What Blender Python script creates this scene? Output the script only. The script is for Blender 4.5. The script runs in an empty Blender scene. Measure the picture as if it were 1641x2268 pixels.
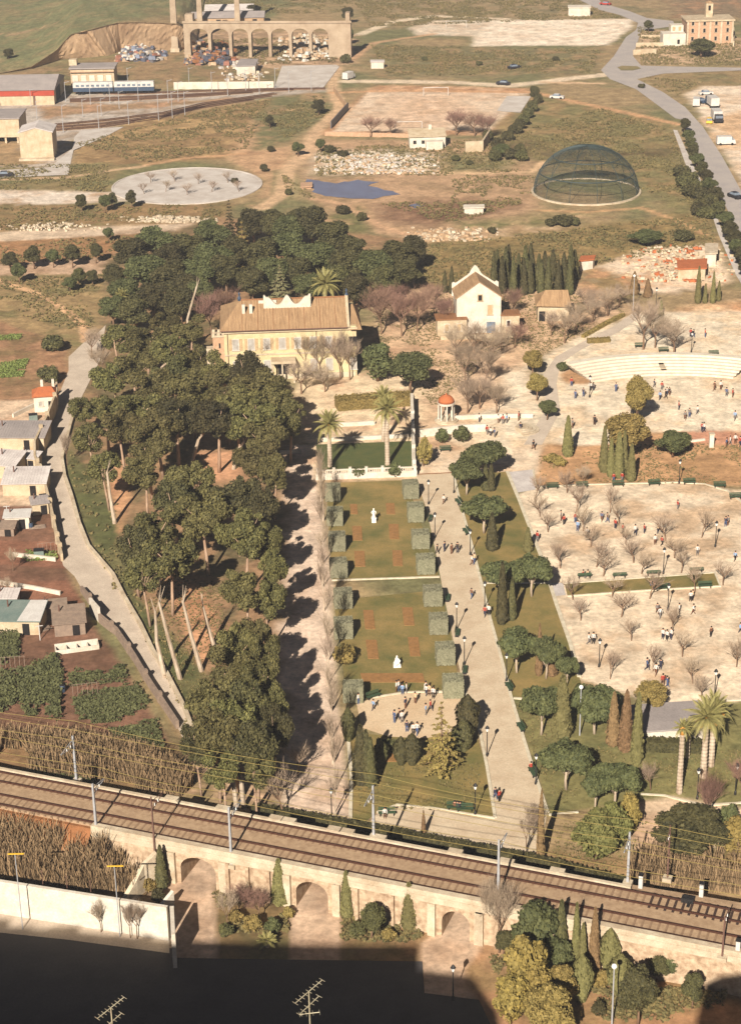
import bpy, bmesh, math, random
import numpy as np
from mathutils import Vector, Matrix
R = math.radians
rnd = random.Random(7)
sc = bpy.context.scene
COL = sc.collection
# ------------------------------------------------------------------ camera
FPX, PITCH, ROLL, CAMZ = 4240.0, R(23.6), R(1.0), 115.0      # focal length in units of a 1641 x 2268 frame
FW = Vector((0, math.cos(PITCH), -math.sin(PITCH)))
_r, _u = Vector((1, 0, 0)), Vector((0, math.sin(PITCH), math.cos(PITCH)))
RT = _r * math.cos(ROLL) - _u * math.sin(ROLL)
UP = _u * math.cos(ROLL) + _r * math.sin(ROLL)
CP = Vector((0, 0, CAMZ))
cam = bpy.data.cameras.new('camera')
cam.sensor_fit = 'VERTICAL'; cam.sensor_height = 36.0; cam.sensor_width = 36.0 * 740 / 1024
cam.lens = 36.0 * FPX / 2268.0
cam.clip_start = 1.0; cam.clip_end = 9000.0
camo = bpy.data.objects.new('camera', cam); COL.objects.link(camo)
m = Matrix.Identity(4)
for i in range(3):
    m[i][0], m[i][1], m[i][2], m[i][3] = RT[i], UP[i], -FW[i], CP[i]
camo.matrix_world = m
sc.camera = camo
# ------------------------------------------------------------------ sky and sun
SUN_AZ, SUN_EL = R(15), R(32)
w = bpy.data.worlds.new('World'); sc.world = w; w.use_nodes = True
nt = w.node_tree; nt.nodes.clear()
sky = nt.nodes.new('ShaderNodeTexSky'); sky.sky_type = 'NISHITA'; sky.sun_disc = False
sky.sun_elevation = SUN_EL; sky.sun_rotation = R(180) + SUN_AZ
sky.dust_density = 0.1; sky.air_density = 0.15; sky.altitude = 120
bg = nt.nodes.new('ShaderNodeBackground'); bg.inputs[1].default_value = 0.05
out = nt.nodes.new('ShaderNodeOutputWorld')
nt.links.new(sky.outputs[0], bg.inputs[0]); nt.links.new(bg.outputs[0], out.inputs[0])
sl = bpy.data.lights.new('sun', 'SUN'); sl.energy = 5.0; sl.angle = R(0.5); sl.color = (1.0, 0.93, 0.84)
so = bpy.data.objects.new('sun', sl); COL.objects.link(so)
SUND = Vector((math.sin(SUN_AZ) * math.cos(SUN_EL), math.cos(SUN_AZ) * math.cos(SUN_EL), -math.sin(SUN_EL)))
so.rotation_euler = SUND.to_track_quat('-Z', 'Y').to_euler(); so.location = (-60, -60, 200)
sc.view_settings.view_transform = 'Standard'; sc.view_settings.look = 'None'
sc.view_settings.gamma = 1.0; sc.view_settings.use_curve_mapping = False
sc.view_settings.exposure = 0.9
sc.cycles.max_bounces = 4; sc.cycles.diffuse_bounces = 1; sc.cycles.transparent_max_bounces = 4
# ------------------------------------------------------------------ surveying helpers: a sight line met with a level gives a place
def ray(u, v): return FW * FPX + RT * (u - 820.5) - UP * (v - 1134.0)
def P(u, v, z=0.0):
    d = ray(u, v); t = (z - CAMZ) / d.z
    return CP + d * t
def proj(p):
    d = Vector(p) - CP; k = d.dot(FW)
    return 820.5 + FPX * d.dot(RT) / k, 1134.0 - FPX * d.dot(UP) / k
def pxm(p): return FPX / (Vector(p) - CP).dot(FW)
def hgt(b, vt):
    lo, hi = 0.0, 80.0
    for _ in range(40):
        mid = (lo + hi) / 2
        if proj((b[0], b[1], b[2] + mid))[1] > vt: lo = mid
        else: hi = mid
    return lo
def poly(*pts, z=0.0): return [P(a, b, z) for a, b in pts]
# crops of the survey sheets -> sheet coordinates
def crop(x0, y0, wd, out_w):
    k = wd / out_w
    return lambda x, y: ((x0 + x * k) * 0.60800, (y0 + y * k) * 0.60800)
cA = crop(0, 0, 1350, 1641); cB = crop(1350, 0, 1349, 1641); cC = crop(0, 700, 1350, 1641); cD = crop(1350, 700, 1349, 1641)
c1 = crop(0, 1400, 1350, 1641); c2 = crop(1350, 1400, 1349, 1641); c3 = crop(0, 2100, 1350, 1641); c4 = crop(1350, 2100, 1349, 1641)
c5 = crop(0, 2800, 1350, 1641); c6 = crop(1350, 2800, 1349, 1641)
k1 = crop(700, 1000, 900, 1641); k2 = crop(1500, 950, 750, 1641); k3 = crop(200, 0, 1150, 1641); k4 = crop(2100, 0, 599, 1641)
k5 = crop(0, 200, 700, 1641); k6 = crop(1050, 1400, 850, 1641); k7 = crop(1950, 950, 749, 1641); k8 = crop(0, 1350, 500, 1512)
m1 = crop(0, 2100, 700, 1641); m2 = crop(1200, 2350, 800, 1641); m3 = crop(1900, 2400, 799, 1641); m4 = crop(500, 3000, 800, 1641)
m5 = crop(1300, 3050, 700, 1641); m6 = crop(1950, 3050, 749, 1641); m7 = crop(1850, 400, 849, 1641); m8 = crop(1100, 300, 850, 1641)
_ax = ray(540, -720); _ax.z = 0; _ax.normalize()
AX = _ax                                   # the long axis of the formal garden
GY = math.atan2(-AX.x, AX.y)               # its heading as a rotation about z
# ------------------------------------------------------------------ numpy noise
def _hash(ix, iy, seed):
    n = (ix.astype(np.int64) * 374761393 + iy.astype(np.int64) * 668265263 + seed * 974634777) & 0x7fffffff
    n = ((n ^ (n >> 13)) * 1274126177) & 0x7fffffff
    return ((n ^ (n >> 16)) & 0xffff) / 65535.0
def vnoise(x, y, seed=0):
    ix, iy = np.floor(x), np.floor(y); fx, fy = x - ix, y - iy
    fx = fx * fx * (3 - 2 * fx); fy = fy * fy * (3 - 2 * fy)
    a, b = _hash(ix, iy, seed), _hash(ix + 1, iy, seed); c, d = _hash(ix, iy + 1, seed), _hash(ix + 1, iy + 1, seed)
    return (a * (1 - fx) + b * fx) * (1 - fy) + (c * (1 - fx) + d * fx) * fy
def fbm(x, y, scale, seed=0, oct=4):
    s, a, t = 0, 1.0, 0
    for o in range(oct):
        s = s + a * vnoise(x / scale * 2 ** o + 17.3 * o, y / scale * 2 ** o - 9.1 * o, seed + o); t += a; a *= 0.55
    return s / t
# ------------------------------------------------------------------ materials
def S(r, g, b):
    f = lambda c: (c / 255 / 12.92) if c <= 10 else ((c / 255 + 0.055) / 1.055) ** 2.4
    return (f(r), f(g), f(b))
MATS = {}
def mat(name, col, col2=None, scale=3.0, rough=0.85, bump=0.0, bscale=None, metal=0.0, kind='noise', island=0.0, objvar=0.0, spec=0.3, trans=0.0, stretch=None):
    m = bpy.data.materials.new(name); m.use_nodes = True; MATS[name] = m
    n = m.node_tree.nodes; l = m.node_tree.links
    b = n['Principled BSDF']; b.inputs['Roughness'].default_value = rough; b.inputs['Metallic'].default_value = metal
    b.inputs['Specular IOR Level'].default_value = spec
    col2 = col2 or tuple(c * 0.72 for c in col)
    tc = n.new('ShaderNodeTexCoord'); vec = tc.outputs['Object']
    if stretch:
        mp = n.new('ShaderNodeMapping'); mp.inputs['Scale'].default_value = stretch; l.new(vec, mp.inputs[0]); vec = mp.outputs[0]
    nz = n.new('ShaderNodeTexNoise'); nz.inputs['Scale'].default_value = scale; nz.inputs['Detail'].default_value = 6; nz.inputs['Roughness'].default_value = 0.65
    l.new(vec, nz.inputs['Vector'])
    mr = n.new('ShaderNodeMapRange'); mr.inputs['From Min'].default_value = 0.32; mr.inputs['From Max'].default_value = 0.68; l.new(nz.outputs['Fac'], mr.inputs['Value'])
    fac = mr.outputs[0]
    if island:
        g = n.new('ShaderNodeNewGeometry'); mx = n.new('ShaderNodeMix'); mx.inputs[0].default_value = island
        l.new(fac, mx.inputs[2]); l.new(g.outputs['Random Per Island'], mx.inputs[3]); fac = mx.outputs[0]
    mix = n.new('ShaderNodeMix'); mix.data_type = 'RGBA'
    mix.inputs[6].default_value = (*col, 1); mix.inputs[7].default_value = (*col2, 1); l.new(fac, mix.inputs[0])
    o = mix.outputs[2]
    if not island and not metal:      # fine grain and a little broad soiling on every worn surface
        ng = n.new('ShaderNodeTexNoise'); ng.inputs['Scale'].default_value = max(4.0, scale * 9); ng.inputs['Detail'].default_value = 4; ng.inputs['Roughness'].default_value = 0.8; l.new(tc.outputs['Object'], ng.inputs['Vector'])
        gr = n.new('ShaderNodeMapRange'); gr.inputs['From Min'].default_value = 0.3; gr.inputs['From Max'].default_value = 0.7; gr.inputs['To Min'].default_value = 0.8; gr.inputs['To Max'].default_value = 1.16; l.new(ng.outputs['Fac'], gr.inputs[0])
        vs_ = n.new('ShaderNodeVectorMath'); vs_.operation = 'SCALE'; l.new(o, vs_.inputs[0]); l.new(gr.outputs[0], vs_.inputs['Scale']); o = vs_.outputs[0]
    if objvar:
        oi = n.new('ShaderNodeObjectInfo'); hs = n.new('ShaderNodeHueSaturation')
        a = n.new('ShaderNodeMapRange'); a.inputs['To Min'].default_value = 1 - objvar; a.inputs['To Max'].default_value = 1 + objvar
        l.new(oi.outputs['Random'], a.inputs['Value']); l.new(a.outputs[0], hs.inputs['Value'])
        a2 = n.new('ShaderNodeMapRange'); a2.inputs['To Min'].default_value = 0.5 - 0.06 * objvar; a2.inputs['To Max'].default_value = 0.5 + 0.06 * objvar
        l.new(oi.outputs['Random'], a2.inputs['Value']); l.new(a2.outputs[0], hs.inputs['Hue'])
        l.new(o, hs.inputs['Color']); o = hs.outputs[0]
    l.new(o, b.inputs['Base Color'])
    if trans: b.inputs['Subsurface Weight'].default_value = 0.0
    if bump:
        bp = n.new('ShaderNodeBump'); bp.inputs['Strength'].default_value = bump; bp.inputs['Distance'].default_value = 0.1
        nb = n.new('ShaderNodeTexNoise'); nb.inputs['Scale'].default_value = bscale or scale * 3; nb.inputs['Detail'].default_value = 5
        l.new(vec, nb.inputs['Vector']); l.new(nb.outputs['Fac'], bp.inputs['Height']); l.new(bp.outputs[0], b.inputs['Normal'])
    return m
M = MATS
# ------------------------------------------------------------------ mesh builder
class MB:
    def __init__(s): s.v = []; s.f = []; s.mi = []; s.cur = 0
    def add(s, vs, fs):
        k = len(s.v); s.v += [tuple(p) for p in vs]; s.f += [tuple(i + k for i in f) for f in fs]; s.mi += [s.cur] * len(fs); return s
    def box(s, c, d, rz=0.0, top=None):
        x, y, z = d[0] / 2, d[1] / 2, d[2] / 2; tx, ty = (top or (1, 1)); cs, sn = math.cos(rz), math.sin(rz)
        vs = []
        for zz, kx, ky in ((-z, 1, 1), (z, tx, ty)):
            for a, b in ((-1, -1), (1, -1), (1, 1), (-1, 1)):
                px, py = a * x * kx, b * y * ky
                vs.append((c[0] + px * cs - py * sn, c[1] + px * sn + py * cs, c[2] + zz))
        return s.add(vs, [(3, 2, 1, 0), (4, 5, 6, 7), (0, 1, 5, 4), (1, 2, 6, 5), (2, 3, 7, 6), (3, 0, 4, 7)])
    def tube(s, p0, p1, r0, r1=None, n=6, cap=True):
        p0, p1 = Vector(p0), Vector(p1); r1 = r0 if r1 is None else r1
        d = (p1 - p0); d = d.normalized() if d.length > 1e-9 else Vector((0, 0, 1))
        a = d.orthogonal().normalized(); b = d.cross(a)
        vs = []
        for p, r in ((p0, r0), (p1, r1)):
            for i in range(n):
                t = 2 * math.pi * i / n; vs.append(p + a * (r * math.cos(t)) + b * (r * math.sin(t)))
        fs = [(i, (i + 1) % n, n + (i + 1) % n, n + i) for i in range(n)]
        if cap: fs += [tuple(range(n - 1, -1, -1)), tuple(range(n, 2 * n))]
        return s.add(vs, fs)
    def path(s, pts, rs, n=6):
        pts = [Vector(p) for p in pts]; k = len(s.v); N = len(pts); rings = []
        ref = None
        for i, p in enumerate(pts):
            d = (pts[min(i + 1, N - 1)] - pts[max(i - 1, 0)]).normalized()
            a = d.orthogonal().normalized() if ref is None else (ref - d * ref.dot(d)).normalized()
            ref = a; b = d.cross(a); r = rs[i] if hasattr(rs, '__len__') else rs
            for j in range(n):
                t = 2 * math.pi * j / n; rings.append(p + a * (r * math.cos(t)) + b * (r * math.sin(t)))
        fs = []
        for i in range(N - 1):
            for j in range(n):
                fs.append((i * n + j, i * n + (j + 1) % n, (i + 1) * n + (j + 1) % n, (i + 1) * n + j))
        fs += [tuple(range(n - 1, -1, -1)), tuple((N - 1) * n + j for j in range(n))]
        return s.add(rings, fs)
    def lathe(s, prof, n=16, c=(0, 0, 0)):
        vs = []
        for r, z in prof:
            for i in range(n):
                t = 2 * math.pi * i / n; vs.append((c[0] + r * math.cos(t), c[1] + r * math.sin(t), c[2] + z))
        fs = []
        for j in range(len(prof) - 1):
            for i in range(n):
                fs.append((j * n + i, j * n + (i + 1) % n, (j + 1) * n + (i + 1) % n, (j + 1) * n + i))
        fs += [tuple(range(n - 1, -1, -1)), tuple((len(prof) - 1) * n + i for i in range(n))]
        return s.add(vs, fs)
    def prism(s, pts, z0, z1):
        n = len(pts); z1s = z1 if hasattr(z1, '__len__') else [z1] * n
        ar = sum(pts[i][0] * pts[(i + 1) % n][1] - pts[(i + 1) % n][0] * pts[i][1] for i in range(n))
        if ar < 0: pts = pts[::-1]; z1s = z1s[::-1]
        vs = [(p[0], p[1], z0) for p in pts] + [(p[0], p[1], z) for p, z in zip(pts, z1s)]
        fs = [tuple(range(n - 1, -1, -1)), tuple(range(n, 2 * n))] + [(i, (i + 1) % n, n + (i + 1) % n, n + i) for i in range(n)]
        return s.add(vs, fs)
    def ribbon(s, pts, wd, z0, z1, closed=False):
        pts = [Vector((p[0], p[1], 0)) for p in pts]; N = len(pts); L, Rr = [], []
        zt = z1 if hasattr(z1, '__len__') else [z1] * N; zb = z0 if hasattr(z0, '__len__') else [z0] * N
        for i, p in enumerate(pts):
            a = pts[(i - 1) % N] if (closed or i > 0) else p; b = pts[(i + 1) % N] if (closed or i < N - 1) else p
            d1 = (p - a).normalized() if (p - a).length > 1e-6 else (b - p).normalized(); d2 = (b - p).normalized() if (b - p).length > 1e-6 else d1
            n1, n2 = Vector((-d1.y, d1.x, 0)), Vector((-d2.y, d2.x, 0)); nn = (n1 + n2)
            nn = nn.normalized() if nn.length > 1e-6 else n1
            k = wd / 2 / max(0.35, nn.dot(n1)); L.append(p + nn * k); Rr.append(p - nn * k)
        vs = []
        for i in range(N):
            vs += [(L[i].x, L[i].y, zb[i]), (Rr[i].x, Rr[i].y, zb[i]), (Rr[i].x, Rr[i].y, zt[i]), (L[i].x, L[i].y, zt[i])]
        fs = []
        for i in range(N if closed else N - 1):
            a, b = 4 * i, 4 * ((i + 1) % N)
            fs += [(a + 3, a + 2, b + 2, b + 3), (a, a + 3, b + 3, b), (a + 1, b + 1, b + 2, a + 2), (a, b, b + 1, a + 1)]
        if not closed: fs += [(0, 1, 2, 3), (4 * N - 4, 4 * N - 1, 4 * N - 2, 4 * N - 3)]
        return s.add(vs, fs)
    def mesh(s, name, mats, smooth=False):
        me = bpy.data.meshes.new(name); me.from_pydata(s.v, [], s.f)
        for mm in (mats if isinstance(mats, (list, tuple)) else [mats]): me.materials.append(M[mm] if isinstance(mm, str) else mm)
        if any(s.mi): me.polygons.foreach_set('material_index', s.mi)
        if smooth: me.polygons.foreach_set('use_smooth', [True] * len(s.f))
        me.update(); return me
    def build(s, name, mats, parent=None, loc=None, smooth=False):
        return obj(name, s.mesh(name, mats, smooth), parent, loc)
def obj(name, me, parent=None, loc=None, rz=0.0):
    o = bpy.data.objects.new(name, me); COL.objects.link(o)
    if parent is not None: o.parent = parent
    if loc is not None: o.location = loc
    if rz: o.rotation_euler[2] = rz
    return o
def tag(o, label, cat, group=None):
    o['label'] = label; o['category'] = cat
    if group: o['group'] = group
    return o
def thing(name, label, cat, loc=(0, 0, 0), rz=0.0, group=None):
    o = obj(name, None, None, loc, rz); o.empty_display_size = 0.5
    if label: tag(o, label, cat, group)
    return o
def structure(o, kind='structure'): o['kind'] = kind; return o
def dup(root, loc, rz=0.0, scale=None):
    r = root.copy(); COL.objects.link(r); r.location = loc; r.rotation_euler = (0, 0, rz)
    if scale is not None: r.scale = scale if hasattr(scale, '__len__') else (scale,) * 3
    for ch in root.children:
        c = ch.copy(); COL.objects.link(c); c.parent = r
        for g in ch.children:
            d = g.copy(); COL.objects.link(d); d.parent = c
    return r
ORD = ['first', 'second', 'third', 'fourth', 'fifth', 'sixth', 'seventh', 'eighth', 'ninth', 'tenth', 'eleventh', 'twelfth', 'thirteenth', 'fourteenth', 'fifteenth', 'sixteenth',
       'seventeenth', 'eighteenth', 'nineteenth', 'twentieth', 'twenty-first', 'twenty-second', 'twenty-third', 'twenty-fourth', 'twenty-fifth', 'twenty-sixth', 'twenty-seventh', 'twenty-eighth',
       'twenty-ninth', 'thirtieth', 'thirty-first', 'thirty-second', 'thirty-third', 'thirty-fourth', 'thirty-fifth', 'thirty-sixth', 'thirty-seventh', 'thirty-eighth', 'thirty-ninth', 'fortieth']
def order(objs, fmt, cat, group, frm):
    for i, o in enumerate(objs):
        tag(o, fmt % ((ORD[i] + ' from ') if i else 'nearest to ') + frm if '%s' in fmt else fmt, cat, group)
def near(objs, noun, cat, group, marks):
    """each thing is named by the landmark it stands closest to, and by its place in the count from there"""
    b = {}
    for o in objs:
        x, y = o.location.x, o.location.y
        k = min(marks, key=lambda q: (marks[q][0] - x) ** 2 + (marks[q][1] - y) ** 2)
        b.setdefault((noun if isinstance(noun, str) else noun(o), k), []).append(((marks[k][0] - x) ** 2 + (marks[k][1] - y) ** 2, o))
    for (nn, k), L in b.items():
        L.sort(key=lambda t: t[0])
        for i, (_, o) in enumerate(L):
            tag(o, '%s, %sclosest to %s' % (nn, '' if i == 0 else ORD[min(i, 39)] + ' ', k), cat, group)
# ------------------------------------------------------------------ palette (surface colours)
mat('lawn', S(92, 92, 48), S(150, 124, 74), 0.17, bump=0.35, bscale=6)
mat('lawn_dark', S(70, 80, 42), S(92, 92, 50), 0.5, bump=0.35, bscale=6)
mat('paving', S(206, 186, 156), S(184, 160, 130), 0.35, bump=0.12, bscale=4)
mat('sand', S(212, 188, 154), S(190, 160, 124), 0.16, bump=0.15, bscale=3)
mat('road_concrete', S(202, 184, 162), S(178, 160, 140), 0.3, bump=0.1, bscale=5)
mat('asphalt', S(158, 148, 142), S(176, 164, 152), 0.2, bump=0.1, bscale=3)
mat('kerb', S(212, 200, 174), S(186, 170, 142), 1.2)
mat('gravel_white', S(204, 194, 182), S(174, 160, 146), 0.25, bump=0.3, bscale=4)
mat('soil_bed', S(150, 98, 60), S(122, 80, 46), 1.4, bump=0.5, bscale=5)
mat('water', S(116, 120, 140), S(104, 104, 120), 0.2, rough=0.3, spec=0.5)
mat('cliff_soil', S(194, 162, 126), S(152, 122, 92), 0.12, bump=0.3, bscale=0.6, stretch=(1, 1, 0.35))
mat('hill_grass', S(116, 110, 72), S(146, 122, 82), 0.12, bump=0.4, bscale=1.2)
mat('ground_shade', S(78, 72, 70), S(62, 58, 58), 0.3)  # dark tone standing in for shade on the foreground ground
mat('bed_soil', S(158, 114, 68), S(128, 94, 54), 1.4, bump=0.3, bscale=5)
mat('white_wash', S(212, 202, 184), S(190, 174, 152), 0.5)
mat('old_plaster', S(198, 180, 150), S(168, 144, 112), 0.6)
mat('palace_wall', S(206, 188, 146), S(184, 162, 118), 0.6)
mat('stone_pale', S(204, 188, 160), S(166, 144, 116), 0.5, bump=0.3)
mat('rubble_stone', S(204, 178, 146), S(138, 110, 84), 1.3, bump=0.35, bscale=2.2)
mat('brick_salmon', S(190, 154, 122), S(166, 128, 98), 2.0)
mat('roof_tile', S(174, 140, 102), S(134, 104, 74), 0.5, bump=0.3, stretch=(6, 0.6, 0.6))
mat('roof_tile_dark', S(150, 104, 68), S(120, 84, 56), 0.8, bump=0.3, stretch=(6, 0.6, 0.6))
mat('roof_red', S(180, 104, 62), S(160, 90, 54), 1.0)
mat('roof_grey', S(160, 148, 140), S(140, 130, 124), 0.3)
mat('roof_metal', S(206, 196, 186), S(176, 164, 156), 0.4)
mat('roof_green', S(96, 112, 104), S(120, 128, 118), 0.5)
mat('stripe_red', S(168, 70, 50), S(150, 62, 46), 0.5)
mat('dark_opening', S(34, 28, 26), S(24, 20, 20), 1.0, rough=0.9)
mat('glass_window', S(120, 130, 140), S(90, 96, 104), 1.0, rough=0.15)
mat('window_pale', S(176, 170, 160), S(150, 140, 126), 1.0, rough=0.3)
mat('step_stone', S(216, 204, 182), S(196, 180, 156), 0.8)
mat('sleeper_pale', S(150, 122, 94), S(124, 98, 74), 2.0)
mat('shutter_wood', S(190, 162, 122), S(164, 134, 98), 2.0)
mat('shutter_green', S(70, 92, 70), S(60, 80, 60), 2.0)
mat('ballast', S(176, 148, 116), S(146, 118, 90), 1.6, bump=0.25, bscale=7)
mat('sleeper_wood', S(70, 50, 40), S(52, 38, 32), 3.0)
mat('rail_steel', S(92, 60, 46), S(70, 46, 38), 3.0, rough=0.5, metal=0.4)
mat('mast_paint', S(168, 166, 164), S(144, 142, 140), 2.0, rough=0.5)
mat('mast_rust', S(112, 82, 68), S(92, 66, 56), 2.0, rough=0.7)
mat('wire', S(170, 150, 90), S(150, 130, 76), 1.0, rough=0.5)
mat('iron_dark', S(44, 42, 40), S(34, 32, 32), 2.0, rough=0.5)
mat('lamp_glass', S(238, 234, 224), S(228, 222, 210), 2.0, rough=0.2)
mat('bench_green', S(62, 80, 56), S(50, 66, 46), 3.0, rough=0.6)
mat('marble', S(242, 236, 222), S(226, 216, 198), 1.5, rough=0.5)
mat('bark_brown', S(132, 104, 80), S(96, 72, 54), 2.5, bump=0.5, stretch=(1, 1, 0.2))
mat('bark_pale', S(196, 178, 154), S(140, 116, 92), 1.6, bump=0.4, stretch=(1, 1, 0.25))
mat('bark_pine', S(186, 156, 128), S(128, 98, 76), 1.8, bump=0.4, stretch=(1, 1, 0.25))
mat('twig', S(172, 150, 126), S(136, 114, 92), 2.0, objvar=0.12)
mat('twig_red', S(152, 116, 96), S(122, 92, 78), 2.0, objvar=0.12)
mat('leaf_pine', S(110, 101, 58), S(50, 52, 33), 0.5, island=0.6, objvar=0.28, rough=0.7, spec=0.15)
mat('leaf_dark', S(94, 87, 52), S(42, 43, 29), 0.5, island=0.6, objvar=0.28, rough=0.7, spec=0.15)
mat('leaf_round', S(98, 98, 58), S(56, 62, 40), 0.6, island=0.6, objvar=0.12, rough=0.7, spec=0.15)
mat('leaf_olive', S(146, 124, 70), S(104, 92, 52), 0.6, island=0.6, objvar=0.12, rough=0.7, spec=0.15)
mat('leaf_olive2', S(112, 102, 60), S(60, 58, 36), 0.6, island=0.6, objvar=0.2, rough=0.7, spec=0.15)
mat('crop_bright', S(122, 132, 66), S(88, 98, 50), 1.0, island=0.6, rough=0.8)
mat('leaf_bamboo', S(120, 114, 64), S(76, 78, 44), 0.6, island=0.6, objvar=0.1, rough=0.7, spec=0.15)
mat('leaf_yellow', S(152, 130, 68), S(104, 92, 52), 0.6, island=0.6, objvar=0.1, rough=0.7, spec=0.15)
mat('leaf_cypress', S(118, 110, 68), S(86, 82, 50), 0.8, island=0.6, objvar=0.12, rough=0.75, spec=0.1)
mat('leaf_cypress_brown', S(132, 104, 72), S(98, 78, 54), 0.8, island=0.6, objvar=0.1, rough=0.75, spec=0.1)
mat('leaf_topiary', S(142, 136, 110), S(108, 106, 82), 1.0, island=0.6, objvar=0.06, rough=0.8, spec=0.1)
mat('leaf_cedar', S(140, 132, 94), S(96, 96, 66), 0.6, island=0.6, rough=0.75, spec=0.1)
mat('leaf_palm', S(160, 146, 90), S(114, 110, 64), 1.0, island=0.3, rough=0.6, spec=0.2)
mat('palm_dates', S(196, 140, 62), S(168, 116, 52), 2.0)
mat('reed', S(164, 134, 98), S(92, 76, 54), 1.0, island=0.7, rough=0.8)
mat('reed_dark', S(124, 96, 60), S(86, 70, 44), 1.0, island=0.7, rough=0.8)
mat('crop_green', S(96, 96, 56), S(60, 62, 38), 1.0, island=0.6, rough=0.8)
mat('scrub_leaf', S(126, 108, 66), S(78, 76, 46), 0.05, island=0.7, rough=0.85)
mat('net_wire', S(58, 70, 68), S(48, 58, 56), 1.0, rough=0.6)
mat('rock_white', S(206, 190, 164), S(160, 138, 110), 0.8, bump=0.5)
mat('paint_white', S(202, 196, 186), S(184, 176, 166), 1.0, rough=0.45)
mat('paint_blue', S(62, 76, 94), S(52, 66, 84), 1.0, rough=0.45)
mat('paint_dark', S(40, 38, 42), S(34, 32, 36), 1.0, rough=0.35)
mat('paint_yellow', S(222, 180, 60), S(206, 164, 50), 1.0, rough=0.45)
mat('paint_red', S(170, 60, 46), S(150, 52, 42), 1.0, rough=0.4)
mat('rubber', S(30, 28, 28), S(24, 22, 22), 2.0)
mat('board_grey', S(150, 128, 108), S(120, 102, 88), 1.5)
mat('aqueduct_stone', S(176, 156, 130), S(144, 122, 98), 0.3)
mat('apartment_brick', S(170, 110, 84), S(150, 96, 74), 1.0)
mat('antenna_metal', S(210, 200, 170), S(170, 158, 130), 3.0, rough=0.4, metal=0.5)
mat('skin_tone', S(206, 158, 126), S(190, 142, 112), 3.0)
mat('hair_dark', S(52, 38, 30), S(40, 30, 26), 3.0)
for nm, cc in (('white', (216, 208, 196)), ('red', (168, 62, 48)), ('blue', (74, 88, 120)), ('navy', (52, 52, 68)), ('brown', (112, 76, 56)), ('grey', (120, 112, 106)), ('black', (38, 34, 36)), ('beige', (206, 178, 138)), ('lightblue', (140, 166, 196))):
    mat('cloth_' + nm, S(*cc), None, 3.0, rough=0.9)
for i, cc in enumerate(((196, 186, 174), (124, 130, 144), (156, 104, 84), (96, 90, 90), (206, 198, 184), (84, 86, 98), (180, 150, 116))):
    mat('scrap_%d' % i, S(*cc), None, 1.0, rough=0.6)
# ground: colour comes from a painted survey of what grows where, fine grain from noise
g = bpy.data.materials.new('ground_cover'); g.use_nodes = True; M['ground_cover'] = g
n, l = g.node_tree.nodes, g.node_tree.links; b = n['Principled BSDF']; b.inputs['Roughness'].default_value = 0.95; b.inputs['Specular IOR Level'].default_value = 0.1
at = n.new('ShaderNodeAttribute'); at.attribute_name = 'cover'
tc = n.new('ShaderNodeTexCoord')
nz = n.new('ShaderNodeTexNoise'); nz.inputs['Scale'].default_value = 1.3; nz.inputs['Detail'].default_value = 8; nz.inputs['Roughness'].default_value = 0.75; l.new(tc.outputs['Object'], nz.inputs[0])
mr = n.new('ShaderNodeMapRange'); mr.inputs['From Min'].default_value = 0.3; mr.inputs['From Max'].default_value = 0.7; mr.inputs['To Min'].default_value = 0.66; mr.inputs['To Max'].default_value = 1.32; l.new(nz.outputs['Fac'], mr.inputs[0])
n2_ = n.new('ShaderNodeTexNoise'); n2_.inputs['Scale'].default_value = 0.32; n2_.inputs['Detail'].default_value = 7; n2_.inputs['Roughness'].default_value = 0.7; l.new(tc.outputs['Object'], n2_.inputs[0])
m2_ = n.new('ShaderNodeMapRange'); m2_.inputs['From Min'].default_value = 0.36; m2_.inputs['From Max'].default_value = 0.64; m2_.inputs['To Min'].default_value = 0.74; m2_.inputs['To Max'].default_value = 1.26; l.new(n2_.outputs['Fac'], m2_.inputs[0])
mu_ = n.new('ShaderNodeMath'); mu_.operation = 'MULTIPLY'; l.new(mr.outputs[0], mu_.inputs[0]); l.new(m2_.outputs[0], mu_.inputs[1])
vm = n.new('ShaderNodeVectorMath'); vm.operation = 'SCALE'; l.new(at.outputs['Color'], vm.inputs[0]); l.new(mu_.outputs[0], vm.inputs['Scale'])
l.new(vm.outputs[0], b.inputs['Base Color'])
bp = n.new('ShaderNodeBump'); bp.inputs['Strength'].default_value = 0.25; bp.inputs['Distance'].default_value = 0.12; l.new(nz.outputs['Fac'], bp.inputs['Height']); l.new(bp.outputs[0], b.inputs['Normal'])

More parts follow.
